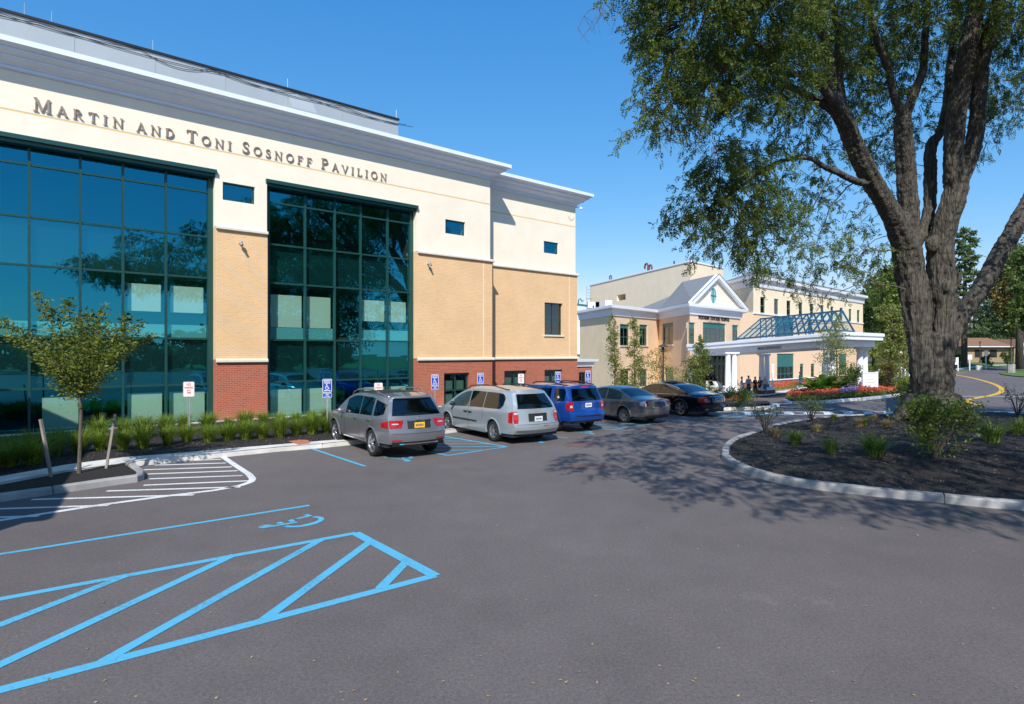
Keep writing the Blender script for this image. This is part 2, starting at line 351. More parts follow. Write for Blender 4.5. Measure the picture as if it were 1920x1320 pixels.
def drape(name, pts, dz, m, dome=None, thick=0, kind='structure', step=2, build=True):
    """flat polygon laid on the ground, cut along the ground grid"""
    bm = bmesh.new(); vs = [bm.verts.new((p[0], p[1], 0)) for p in pts]; bm.faces.new(vs)
    bm.normal_update()
    for f in list(bm.faces):
        if f.normal.z < 0: f.normal_flip()
    xs = [p[0] for p in pts]; ys = [p[1] for p in pts]
    for ax, lo, hi in ((0, min(xs), max(xs)), (1, min(ys), max(ys))):
        k = math.ceil(lo/step)
        while k*step < hi:
            co = [0, 0, 0]; co[ax] = k*step; no = [0, 0, 0]; no[ax] = 1
            bmesh.ops.bisect_plane(bm, geom=bm.verts[:]+bm.edges[:]+bm.faces[:], plane_co=co, plane_no=no); k += 1
    bmesh.ops.triangulate(bm, faces=bm.faces[:])
    for v in bm.verts:
        v.co.z = g(v.co.x, v.co.y)+dz+(dome(v.co.x, v.co.y) if dome else 0)
    me = bpy.data.meshes.new(name); bm.to_mesh(me); bm.free(); me.materials.append(m)
    o = bpy.data.objects.new(name, me); COL.objects.link(o); tag(o, kind=kind); return o

class Marks:                                         # painted lines gathered in one marking sheet
    def __init__(s): s.mb = MB(); s.k = 0
    def line(s, a, b, wd=.11, dz=None):
        a, b = Vector(a), Vector(b); n = max(1, int((b-a).length/1.0)); d = (b-a); d.z = 0; d.normalize(); p = Vector((-d.y, d.x, 0))*wd/2
        s.k += 1; h = dz if dz else .004+.0004*(s.k % 12)
        rows = []
        for i in range(n+1):
            c = a.lerp(b, i/n); rows.append([(c.x+p.x, c.y+p.y, g(c.x+p.x, c.y+p.y)+h), (c.x-p.x, c.y-p.y, g(c.x-p.x, c.y-p.y)+h)])
        s.mb.grid(rows)
        s.mb.f[-n:] = [tuple(reversed(f)) for f in s.mb.f[-n:]]
    def path(s, pts, wd=.11):
        for a, b in zip(pts[:-1], pts[1:]): s.line(a, b, wd)
    def poly(s, pts):
        s.k += 1; h = .004+.0004*(s.k % 12); P = [(p[0], p[1], g(p[0], p[1])+h) for p in pts]
        ar = sum(P[i][0]*P[(i+1) % len(P)][1]-P[(i+1) % len(P)][0]*P[i][1] for i in range(len(P)))
        s.mb.poly(P if ar > 0 else P[::-1])
def GL(pts): return [G(*p) for p in pts]
def CR(x0, y0, sc): return lambda *ps: [G(x0+x/sc, y0+y/sc) for x, y in ps]

# blue accessible bay markings
b = Marks()
c = CR(0, 920, 2.2326)
for p, q, wd in (((-400, 330), (1296, 62), .10), ((-500, 548), (1490, 178), .13), ((1486, 177), (1822, 358), .16), ((-500, 968), (1822, 356), .14),
                 ((540, 352), (-400, 720), .13), ((980, 270), (-500, 965), .13), ((1350, 203), (430, 718), .13), ((1545, 218), (1100, 545), .13), ((1700, 300), (1590, 412), .13)):
    P = c(p, q); b.line(P[0], P[1], wd)
# wheelchair symbols (outline taken once, laid in each bay)
SYM = [[(165,600),(200,570),(300,540),(420,530),(530,548),(700,515),(1030,470),(1065,488),(740,545),(480,590),(330,615),(210,615)],
       [(580,490),(690,468),(750,498),(690,515),(600,518)], [(835,435),(940,405),(1010,455),(900,475)],
       [(1010,392),(1260,330),(1180,318),(1280,290),(1395,330),(1060,405)],
       [(1375,365),(1440,340),(1560,348),(1640,370),(1655,400),(1610,450),(1480,510),(1300,555),(1100,585),(930,592),(800,585),(730,570),(830,545),(960,558),(1120,545),(1300,505),(1450,460),(1530,420),(1520,390),(1470,372)]]
base = G(470+900/12, 940+480/12)
sym0 = [[G(470+x/12, 940+y/12)-base for x, y in pl] for pl in SYM]
for pl in sym0: b.poly([base+p for p in pl])
def symbol(px, py, rot=90, sc=1.0):
    c0 = G(px, py); ca, sa = math.cos(R(rot))*sc, math.sin(R(rot))*sc
    for pl in sym0: b.poly([c0+Vector((p.x*ca-p.y*sa, p.x*sa+p.y*ca, 0)) for p in pl])
symbol(752, 860, 85); symbol(1002, 827, 85); symbol(1096, 811, 85); symbol(1262, 788, 85)
c = CR(560, 680, 6.4)
for p, q in (((130, 1025), (800, 1248)), ((1230, 1000), (1790, 1115)), ((1790, 1115), (2500, 1010)), ((1660, 870), (2500, 1010))):
    P = c(p, q); b.line(P[0], P[1], .10)
for (x0, y0), (x1, y1) in (((1640, 910), (1960, 915)), ((1620, 940), (2140, 945)), ((1620, 975), (2330, 978)), ((1600, 1012), (2480, 1010)), ((1540, 1055), (2240, 1050))):
    P = c((x0, y0), (x1, y1)); b.line(P[0], P[1], .08)
for p, q in (((985, 813), (1065, 822)), ((1150, 806), (1228, 794)), ((1060, 800), (1150, 806)), ((1060, 797), (1215, 796)), ((1080, 801), (1180, 801)), ((1085, 794), (1228, 794)), ((1290, 785), (1400, 781)), ((1300, 782), (1450, 777)), ((1330, 778), (1460, 773)), ((1290, 785), (1280, 781)), ((1340, 783.5), (1400, 772)), ((1380, 782), (1440, 772))):
    b.line(G(*p), G(*q), .09)
tag(b.mb.build('blue_bay_markings', M['blue_paint']), kind='structure')
# white hatching by the tree island
b = Marks(); c = CR(0, 500, 2.75)
b.path(GL([(-160, 1000), (0, 976), (182, 948), (300, 932), (400, 920), (450, 911), (470, 904), (474, 898), (466, 889), (440, 872), (418, 857)]), .15)
for p, q in (((1140, 995), (1000, 1000)), ((1165, 1013), (800, 1024)), ((1195, 1033), (740, 1048)), ((1225, 1053), (760, 1070)), ((1250, 1078), (770, 1095)), ((1285, 1105), (740, 1128)), ((1240, 1137), (550, 1158)), ((1000, 1178), (165, 1202)), ((560, 1232), (-60, 1252)), ((200, 1288), (-200, 1299))):
    P = c(p, q); b.line(P[0], P[1], .11)
P = GL([(1369, 758), (1700, 758)])
# stop line, crossing bar pattern
b.line(G(1560, 745.5), G(1960, 744), .22)
b.line(G(1448, 757), G(1485, 757.5), .45)
b.line(G(1330, 772.5), G(1980, 772), .16); b.line(G(1380, 776.8), G(1990, 779.5), .16)
for i in range(17):
    x = 1395+i*36.5+(i*i*.12); b.poly(GL([(x, 772.6), (x+17, 772.6), (x+22, 777.6), (x+3, 777.4)]))
tag(b.mb.build('white_road_markings', M['white_paint']), kind='structure')
b = Marks()
def ysm(pts, n=6):
    out = []
    for i in range(len(pts)-1):
        p0, p1, p2, p3 = [Vector((*pts[max(0, min(len(pts)-1, k))], 0)) for k in (i-1, i, i+1, i+2)]
        for k in range(n):
            t = k/n; v = .5*((2*p1)+(-p0+p2)*t+(2*p0-5*p1+4*p2-p3)*t*t+(-p0+3*p1-3*p2+p3)*t**3); out.append((v.x, v.y))
    return out+[pts[-1]]
S = ysm([(1842, 759.5), (1825, 757), (1812, 752), (1825, 747.5), (1855, 742), (1873, 737), (1879, 731), (1872, 724), (1851, 716), (1820, 708), (1795, 703.5), (1788, 701), (1797, 699.5), (1812, 699)])
P = GL(S)
L1, L2 = [], []
for i, p in enumerate(P):
    t = (P[min(i+1, len(P)-1)]-P[max(i-1, 0)]); t.z = 0; t.normalize(); n_ = Vector((-t.y, t.x, 0))*.17
    L1.append(p+n_); L2.append(p-n_)
b.path(P, .34)
b.path(GL([(1384, 750.5), (1395, 748), (1412, 746.5)]), .2); b.path(GL([(1455, 742), (1470, 739.5), (1478, 737)]), .2)
tag(b.mb.build('yellow_road_markings', M['yellow_paint']), kind='structure')
drape('asphalt_patch', GL([(1055, 832), (1085, 827), (1120, 827), (1126, 834), (1090, 838), (1062, 838)]), .004, M['red_paint'])
drape('asphalt_patch', GL([(1058, 872), (1100, 869), (1150, 870), (1155, 875), (1110, 879), (1062, 879)]), .004, M['red_paint'])

def kerb(name, path, hgt=.15, wd=.18, m='kerb', side=1, closed=False, cracks=False):
    """raised kerb following a line on the ground; side=1: body lies left of the path"""
    mb = MB(); pts = []
    for a, b_ in zip(path[:-1], path[1:]):
        n = max(1, int((b_-a).length/.8))
        pts += [a.lerp(b_, k/n) for k in range(n)]
    pts.append(path[-1]); sec = [(0, -.02), (.012, hgt-.03), (.035, hgt), (wd-.02, hgt), (wd, hgt-.03), (wd, -.02)]
    rows = []
    acc = 0
    for i, p in enumerate(pts):
        t = (pts[min(i+1, len(pts)-1)]-pts[max(i-1, 0)]); t.z = 0; t.normalize(); nn = Vector((-t.y, t.x, 0))*side
        acc += (p-pts[i-1]).length if i else 0
        if acc > 2.9 and i < len(pts)-2:              # open joint between two kerb stones
            acc = 0
            for dt, cut in ((-.016, 0), (-.012, 1), (.012, 1), (.016, 0)):
                q = p+t*dt; rows.append([(q.x+nn.x*(o+(.03 if o < wd/2 else -.03)*cut), q.y+nn.y*(o+(.03 if o < wd/2 else -.03)*cut), g(q.x, q.y)+h-(.03*cut if h > 0 else 0)) for o, h in sec])
            continue
        rows.append([(p.x+nn.x*o, p.y+nn.y*o, g(p.x, p.y)+h+random.uniform(-.003, .003)) for o, h in sec])
    mb.grid(rows)
    mb.poly(rows[0]); mb.poly(rows[-1])
    o = mb.build(name, M[m], recalc=True); return tag(o, kind='structure')
def smooth_path(px, n=5): return [G(*p) for p in ysm(px, n)]

# planting strip, pavement and small tree island in front of the pavilion
up = [(-500, 1000), (-200, 930), (0, 893), (124, 871), (233, 857), (350, 848), (451, 839), (560, 830), (633, 824), (720, 817), (800, 808), (900, 797), (1000, 787), (1100, 776), (1180, 768)]
lo = [(1180, 772), (1100, 781), (1000, 793), (900, 805), (820, 815), (720, 828), (633, 837), (605, 840), (520, 847), (447, 854.5), (414, 858), (363, 863.6), (254, 874.5), (233, 879), (124, 893), (0, 917), (-200, 953), (-500, 1030)]
sw = [G(x, y, .14) for x, y in up]+[G(x, y) for x, y in lo]
drape('pavement', [(p.x, p.y) for p in sw], .14, M['conc'])
kerb('pavement_kerb', [G(x, y) for x, y in lo], .142, .05, 'conc', side=-1)
bed = [G(x, y, .14) for x, y in up]
D1 = 26.0; TA = 1370/F; AL = math.atan(TA); NV = Vector((math.cos(AL), -math.sin(AL), 0)); UV_ = Vector((math.sin(AL), math.cos(AL), 0))
wl = [Vector((0, 0, 0))+UV_*u-NV*D1 for u in (24, -12)]
drape('mulch_bed', [(p.x, p.y) for p in bed+[wl[0]+NV*.02]+[wl[1]]], .13, M['mulch'])
isl = [(-300, 985), (-120, 952), (0, 928), (100, 914), (200, 903), (262, 895), (270, 890), (266, 884), (240, 872), (233, 868)]
ip = [G(x, y) for x, y in [(-300, 1006), (-120, 966), (0, 942), (100, 927), (200, 912), (258, 904), (270, 900), (272, 893), (258, 881), (244, 872)]]
kerb('island_kerb', ip, .15, .17, 'kerb', side=1)
tr_ = [G(x, y, .14) for x, y in [(233, 869), (124, 886), (0, 910), (-120, 930), (-300, 965)]]
drape('island_mulch', [(p.x, p.y) for p in [G(x, y, .14) for x, y in [(-300, 975), (-120, 945), (0, 924), (100, 910), (200, 897), (250, 891), (255, 885), (235, 872)]]+tr_], .15, M['mulch'],
      dome=lambda x, y: .0)
drape('red_ramp', [(p.x, p.y) for p in GL([(563, 833), (578, 834), (582, 840), (560, 843), (540, 836)])], .147, mat('red_ramp', (.45, .16, .1), .8, var=.1))

# the big tree's island
kp = [(1352, 861), (1370, 876), (1415, 894.5), (1491, 912.6), (1612, 928), (1733, 940), (1920, 958), (2300, 985), (2900, 1010)]
back = [(2900, 800), (2300, 781), (1920, 780.5), (1672, 781.5), (1551, 787), (1461, 800), (1412, 816), (1376, 828), (1356, 843)]
loop = [(3300, 985), (3300, 850)]
ol = [G(*p) for p in ysm(kp+[(3300, 1000), (3400, 900), (3300, 820)]+back+[(1352, 861)], 4)]
kerb('tree_island_kerb', ol, .16, .2, 'kerb', side=-1 if False else 1)
cen = Vector((sum(p.x for p in ol)/len(ol), sum(p.y for p in ol)/len(ol), 0))
inn = [Vector((p.x, p.y, 0)) for p in ol]
def inset(P, d):
    outp = []; n = len(P)
    for i, p in enumerate(P[:-1]):
        t = (P[(i+1) % n]-P[i-1 if i else n-2]); t.z = 0
        if t.length < 1e-6: continue
        t.normalize(); outp.append(Vector((p.x-t.y*d, p.y+t.x*d, 0)))
    return outp
inn = inset(inn, .19)
def idome(x, y):
    dmin = min(((x-p.x)**2+(y-p.y)**2)**.5 for p in inn[::2]); return .28*sm(dmin/4.5)+.035*math.sin(x*3.1+y)*math.sin(y*2.3)*sm(dmin/1.0)
drape('tree_island_mulch', [(p.x, p.y) for p in inn], .12, M['mulch'], dome=idome, step=.5)
def MZ(x, y): return .12+idome(x, y)+g(x, y)
def GI(px, py):                                     # point on the tree island's mulch
    p = G(px, py)
    for _ in range(12):
        p = G(px, py, MZ(p.x, p.y)-g(p.x, p.y))
    return p
# loose bark pieces over both mulch beds
def chips(name, region, n, zf_, size=.05):
    V = []
    for _ in range(n):
        x, y = region(); z = zf_(x, y)
        a = random.uniform(0, pi); l = random.uniform(.5, 1.4)*size; w_ = l*random.uniform(.25, .5); dx, dy = math.cos(a)*l, math.sin(a)*l; ex, ey = -math.sin(a)*w_, math.cos(a)*w_
        t = random.uniform(-.02, .03); z += .012
        V.append([(x-dx, y-dy, z-t), (x+ex, y+ey, z+.01), (x+dx, y+dy, z+t), (x-ex, y-ey, z)])
    return tag(quads_object(name, np.array(V), M['mulch2']), kind='stuff')
M['mulch2'] = mat('bark_chip', (.014, .012, .010), .9, col2=(.12, .095, .08), vscale=9)
def pip(x, y, P):
    c_ = False; n = len(P)
    for i in range(n):
        a, b_ = P[i], P[i-1]
        if (a.y > y) != (b_.y > y) and x < (b_.x-a.x)*(y-a.y)/(b_.y-a.y+1e-12)+a.x: c_ = not c_
    return c_
def reg_island():
    while True:
        x, y = random.uniform(5, 26), random.uniform(9, 27)
        if pip(x, y, inn): return x, y
chips('bark_chips', reg_island, 14000, MZ, .038)
bedP = [Vector((p.x, p.y, 0)) for p in bed+[wl[0]]+[wl[1]]]
def reg_bed():
    while True:
        x, y = random.uniform(-16, 0), random.uniform(11, 28)
        if pip(x, y, bedP): return x, y
chips('bark_chips', reg_bed, 6000, lambda x, y: .13, .04)

# hospital flower island and far lawns
fk = [(1468.5, 752.7), (1474, 756), (1482, 757.5), (1551, 756), (1620, 750.5), (1680, 744), (1700, 740.5), (1712, 738)]
fb = [(1712, 729), (1690, 729), (1640, 730), (1600, 732), (1560, 735), (1500, 740), (1476, 745), (1468.5, 750)]
kf = [G(*p) for p in fk]; kerb('flower_island_kerb', kf, .15, .25, 'conc', side=1)
drape('flower_island_soil', [(p.x, p.y) for p in [G(x, y, .12) for x, y in [(1470, 750), (1482, 753), (1551, 751), (1620, 746), (1680, 740), (1712, 734)]+fb]], .12, M['mulch'])
nk = [(1290, 783), (1330, 775), (1368, 768), (1410, 765), (1440, 762), (1452, 763), (1448, 769), (1400, 772), (1350, 777)]
kerb('corner_kerb', [G(*p) for p in [(1462, 762), (1450, 767), (1415, 769), (1350, 770), (1330, 768)]], .15, .3, 'conc', side=-1)
drape('corner_bed', [(p.x, p.y) for p in GL([(1335, 765), (1350, 767), (1412, 765), (1445, 760), (1440, 754), (1400, 752), (1350, 752), (1325, 757)])], .1, M['mulch'])
drape('entrance_walk', [(p.x, p.y) for p in GL([(1325, 760), (1350, 751), (1385, 748), (1440, 744), (1480, 738), (1520, 729), (1500, 726), (1440, 729), (1380, 733), (1250, 742), (1210, 750), (1180, 765)])], .13, M['conc'])
drape('lawn', [(p.x, p.y) for p in GL([(1762, 697), (1800, 695.5), (1835, 693.2), (1858, 689), (1920, 686.5), (2500, 684), (3500, 684)])]+[(700, 400), (60, 400), (60, 100)], .02, M['grass'])
drape('lawn', [(p.x, p.y) for p in GL([(1873, 700), (1895, 696), (1930, 692), (2100, 688), (2100, 715), (1950, 710), (1900, 706), (1878, 703)])], .10, M['grass'])
wp = GL([(1770, 696), (1800, 693.4), (1835, 688.5), (1858, 686.4), (1920, 683.6), (2100, 681)])
drape('footpath', [(p.x, p.y) for p in wp+[q+Vector((0, 1.6, 0)) for q in wp[::-1]]], .05, M['conc'])
drape('lawn', [(-400, -8), (-40, -8), (-40, -60), (-400, -60)], .02, M['grass'])
drape('lawn', [(75, 18), (400, 20), (400, -250), (-200, -250), (-200, -75), (40, -60), (70, -20)], .03, M['grass'])
# ---------------------------------------------------------------- walls
class Wall:
    """vertical wall plane from plan point a (left as seen from outside) to b (right)"""
    def __init__(s, a, b):
        s.a = Vector((a[0], a[1], 0)); s.b = Vector((b[0], b[1], 0)); d = s.b-s.a; s.len = d.length; s.d = d/s.len; s.n = Vector((s.d.y, -s.d.x, 0))
    def p(s, u, dep, z): q = s.a+s.d*u+s.n*dep; return (q.x, q.y, z)
    def hit(s, px, dep=0):
        r = Vector(((px-CX)/F, 1, 0)); q = s.a+s.n*dep; t = q.dot(s.n)/r.dot(s.n); return r*t, t
    def u(s, px, dep=0): h, t = s.hit(px, dep); return (h-s.a).dot(s.d)
    def z(s, px, py, dep=0): h, t = s.hit(px, dep); return CAMZ+(HY-py)/F*t
    def box(s, mb, u0, u1, d0, d1, z0, z1, m=0):
        P = s.p
        q = mb.quad
        q(P(u0,d1,z0), P(u1,d1,z0), P(u1,d1,z1), P(u0,d1,z1), m, [(u0,z0),(u1,z0),(u1,z1),(u0,z1)])
        q(P(u1,d0,z0), P(u0,d0,z0), P(u0,d0,z1), P(u1,d0,z1), m, [(u1,z0),(u0,z0),(u0,z1),(u1,z1)])
        q(P(u0,d0,z0), P(u0,d1,z0), P(u0,d1,z1), P(u0,d0,z1), m, [(d0,z0),(d1,z0),(d1,z1),(d0,z1)])
        q(P(u1,d1,z0), P(u1,d0,z0), P(u1,d0,z1), P(u1,d1,z1), m, [(d1,z0),(d0,z0),(d0,z1),(d1,z1)])
        q(P(u0,d1,z1), P(u1,d1,z1), P(u1,d0,z1), P(u0,d0,z1), m, [(u0,d1),(u1,d1),(u1,d0),(u0,d0)])
        q(P(u0,d0,z0), P(u1,d0,z0), P(u1,d1,z0), P(u0,d1,z0), m, [(u0,d0),(u1,d0),(u1,d1),(u0,d1)])
    def panel(s, mb, u0, u1, z0, z1, dep=0, holes=(), m=0, reveal=.2):
        us = sorted({u0, u1, *[h[0] for h in holes], *[h[1] for h in holes]}); zs = sorted({z0, z1, *[h[2] for h in holes], *[h[3] for h in holes]})
        us = [x for x in us if u0 <= x <= u1]; zs = [x for x in zs if z0 <= x <= z1]
        for a, b in zip(us[:-1], us[1:]):
            for c, d in zip(zs[:-1], zs[1:]):
                mu, mz = (a+b)/2, (c+d)/2
                if any(h[0] < mu < h[1] and h[2] < mz < h[3] for h in holes): continue
                mb.quad(s.p(a,dep,c), s.p(b,dep,c), s.p(b,dep,d), s.p(a,dep,d), m, [(a,c),(b,c),(b,d),(a,d)])
        for h in holes:
            a, b, c, d = h[:4]; c = max(c, z0); d = min(d, z1); r = dep-reveal
            if c >= d: continue
            mb.quad(s.p(a,dep,c), s.p(a,r,c), s.p(a,r,d), s.p(a,dep,d), m, [(0,c),(reveal,c),(reveal,d),(0,d)])
            mb.quad(s.p(b,r,c), s.p(b,dep,c), s.p(b,dep,d), s.p(b,r,d), m, [(0,c),(reveal,c),(reveal,d),(0,d)])
            if d < z1 or h[3] == z1: mb.quad(s.p(a,dep,d), s.p(a,r,d), s.p(b,r,d), s.p(b,dep,d), m)
            if c > z0 or h[2] == z0: mb.quad(s.p(a,r,c), s.p(a,dep,c), s.p(b,dep,c), s.p(b,r,c), m)
def off_path(P, d, n):
    """shift an open plan polyline sideways by d along its outward normals with mitres"""
    out = []
    for i, p in enumerate(P):
        ns = []
        if i > 0: t = (P[i]-P[i-1]).normalized(); ns.append(Vector((t.y, -t.x, 0)))
        if i < len(P)-1: t = (P[i+1]-P[i]).normalized(); ns.append(Vector((t.y, -t.x, 0)))
        if len(ns) == 1: out.append(p+ns[0]*d)
        else:
            m_ = (ns[0]+ns[1]); m_ = m_/max(.3, (1+ns[0].dot(ns[1]))); out.append(p+m_*d)
    return out
def sweep(mb, P, prof, m=0, zoff=None):
    P = [Vector((p[0], p[1], 0)) for p in P]; rows = []
    for d, z in prof:
        o = off_path(P, d, 0); rows.append([(q.x, q.y, z+(zoff[i] if zoff else 0)) for i, q in enumerate(o)])
    R2 = [[rows[j][i] for j in range(len(rows))] for i in range(len(P))]
    mb.grid(R2, m); mb.poly(R2[0], m); mb.poly(R2[-1][::-1], m)

def glyphs():
    K, H, S_ = .145, .07, .05                      # thick stroke, hair stroke, serif height
    def ser(x, y, w_=.30): return ('l', [(x-w_/2, y), (x+w_/2, y)], S_)
    def arc(cx, cy, rx, ry, a0, a1, w_, n=14): return ('l', [(cx+rx*math.cos(R(a0+(a1-a0)*k/n)), cy+ry*math.sin(R(a0+(a1-a0)*k/n))) for k in range(n+1)], w_)
    b, t = .03, .97
    G_ = {}
    G_['M'] = (1.05, [('l', [(.14, b), (.16, t)], H), ('l', [(.16, .98), (.52, .04)], K), ('l', [(.52, .04), (.86, .98)], H), ('l', [(.88, t), (.90, b)], K), ser(.14, b), ser(.9, b, .34), ('l', [(.02, t), (.2, t)], S_), ('l', [(.84, t), (1.0, t)], S_)])
    G_['A'] = (.92, [('l', [(.12, b), (.44, 1)], H), ('l', [(.42, 1), (.80, b)], K), ('l', [(.22, .34), (.66, .34)], .07), ser(.12, b, .26), ser(.8, b, .3)])
    G_['R'] = (.86, [('l', [(.18, b), (.18, t)], K), arc(.30, .74, .30, .22, 90, -90, .13), ('l', [(.2, t-.02), (.32, t-.02)], .06), ('l', [(.2, .51), (.34, .51)], .06), ('l', [(.36, .5), (.74, b)], K), ser(.18, b, .34), ser(.78, b, .2), ('l', [(.04, t), (.2, t)], S_)])
    G_['T'] = (.86, [('l', [(.42, b), (.42, t)], K), ('l', [(.06, t-.01), (.78, t-.01)], .08), ser(.42, b, .34), ('l', [(.08, t), (.04, .76)], .06), ('l', [(.76, t), (.80, .76)], .06)])
    G_['I'] = (.44, [('l', [(.2, b), (.2, t)], K), ser(.2, b, .36), ser(.2, t, .36)])
    G_['N'] = (.98, [('l', [(.16, b), (.16, t)], H), ('l', [(.14, .98), (.78, .03)], K), ('l', [(.80, b), (.80, t)], H), ser(.16, b), ser(.80, t), ('l', [(.02, t), (.18, t)], S_)])
    G_['D'] = (.94, [('l', [(.18, b), (.18, t)], K), arc(.34, .5, .44, .47, 90, -90, .14, 18), ('l', [(.2, t-.01), (.36, t-.01)], .06), ('l', [(.2, b+.01), (.36, b+.01)], .06), ('l', [(.04, t), (.2, t)], S_), ('l', [(.04, b), (.2, b)], S_)])
    G_['O'] = (1.0, [arc(.48, .5, .40, .46, 0, 360, .12, 28)])
    G_['C'] = (.9, [arc(.48, .5, .40, .46, 45, 315, .12, 24), ('l', [(.76, .95), (.77, .70)], .05)])
    G_['G'] = (.98, [arc(.48, .5, .40, .46, 45, 330, .12, 24), ('l', [(.80, .05), (.80, .42)], .14), ser(.80, .44, .3)])
    G_['S'] = (.66, [arc(.32, .74, .21, .21, 40, 250, .10), arc(.30, .27, .23, .23, 70, -150, .12), ('l', [(.22, .56), (.40, .47)], .14), ('l', [(.50, .96), (.51, .72)], .05), ('l', [(.08, .04), (.07, .30)], .05)])
    G_['F'] = (.76, [('l', [(.18, b), (.18, t)], K), ('l', [(.1, t-.01), (.64, t-.01)], .08), ('l', [(.2, .52), (.5, .52)], .07), ('l', [(.64, t), (.66, .76)], .05), ('l', [(.5, .64), (.5, .40)], .05), ser(.18, b, .36), ('l', [(.04, t), (.2, t)], S_)])
    G_['E'] = (.80, G_['F'][1]+[('l', [(.1, b+.01), (.68, b+.01)], .08), ('l', [(.68, b), (.70, .26)], .05)])
    G_['P'] = (.78, [('l', [(.18, b), (.18, t)], K), arc(.30, .72, .32, .24, 90, -90, .13), ('l', [(.2, t-.02), (.32, t-.02)], .06), ('l', [(.2, .48), (.32, .48)], .06), ser(.18, b, .36), ('l', [(.04, t), (.2, t)], S_)])
    G_['V'] = (.92, [('l', [(.12, t), (.48, 0)], K), ('l', [(.46, 0), (.80, t)], H), ser(.12, t), ser(.8, t, .26)])
    G_['L'] = (.76, [('l', [(.18, b), (.18, t)], K), ('l', [(.1, b+.01), (.66, b+.01)], .08), ('l', [(.66, b), (.68, .28)], .05), ser(.18, t, .36), ('l', [(.04, b), (.2, b)], S_)])
    G_['U'] = (.94, [('l', [(.18, .32), (.18, t)], K), arc(.47, .32, .29, .29, 180, 360, .12), ('l', [(.76, .32), (.76, t)], H), ser(.18, t), ser(.76, t, .26)])
    G_['H'] = (1.0, [('l', [(.18, b), (.18, t)], K), ('l', [(.8, b), (.8, t)], K), ('l', [(.2, .52), (.8, .52)], .07), ser(.18, b, .34), ser(.18, t, .34), ser(.8, b, .34), ser(.8, t, .34)])
    return G_
GLY = glyphs()
def serif_text(mb, wall, txt, u0, u1, z, cap, small, d0, d1, m=0, each=None):
    tot, items = 0, []
    for ch in txt:
        if ch == ' ': tot += .55*cap; continue
        up = ch.isupper(); h = cap if up else small; gl = GLY[ch.upper()]; items.append((tot, h, gl)); tot += gl[0]*h
        tot += 0
    n = len(items)-1; extra = ((u1-u0)-tot)/n if n else 0
    k = 0
    for i, (x, h, gl) in enumerate(items):
        x0 = u0+x+extra*i
        if each: mb = MB()
        for typ, pl, w_ in gl[1]:
            k += 1; dd = d1+.0008*(k % 9)
            for (ax, az), (bx, bz) in zip(pl[:-1], pl[1:]):
                A = Vector((ax, az))*h; B = Vector((bx, bz))*h; t = (B-A).normalized(); nn = Vector((-t.y, t.x))*w_*h/2; ex = t*(w_*h*.12 if len(pl) > 2 else 0)
                q = [A-ex-nn, B+ex-nn, B+ex+nn, A-ex+nn]
                P0 = [wall.p(x0+c.x, dd, z+c.y) for c in q]; P1 = [wall.p(x0+c.x, d0, z+c.y) for c in q]
                mb.add(P0+P1, [(0,1,2,3),(7,6,5,4),(0,4,5,1),(1,5,6,2),(2,6,7,3),(3,7,4,0)], m)
        if each: mb.build('letter', each[0], each[1], origin=each[2])
def font_mesh(txt, size, align='CENTER', bold=0):
    cu = bpy.data.curves.new('t', 'FONT'); cu.body = txt; cu.size = size; cu.align_x = align; cu.align_y = 'CENTER'; cu.resolution_u = 2; cu.offset = bold
    ob = bpy.data.objects.new('t', cu); COL.objects.link(ob); dg = bpy.context.evaluated_depsgraph_get(); dg.update()
    me = bpy.data.meshes.new_from_object(ob.evaluated_get(dg)); v = [tuple(x.co) for x in me.vertices]; f = [tuple(p.vertices) for p in me.polygons]
    bpy.data.objects.remove(ob); bpy.data.curves.remove(cu); bpy.data.meshes.remove(me); return v, f

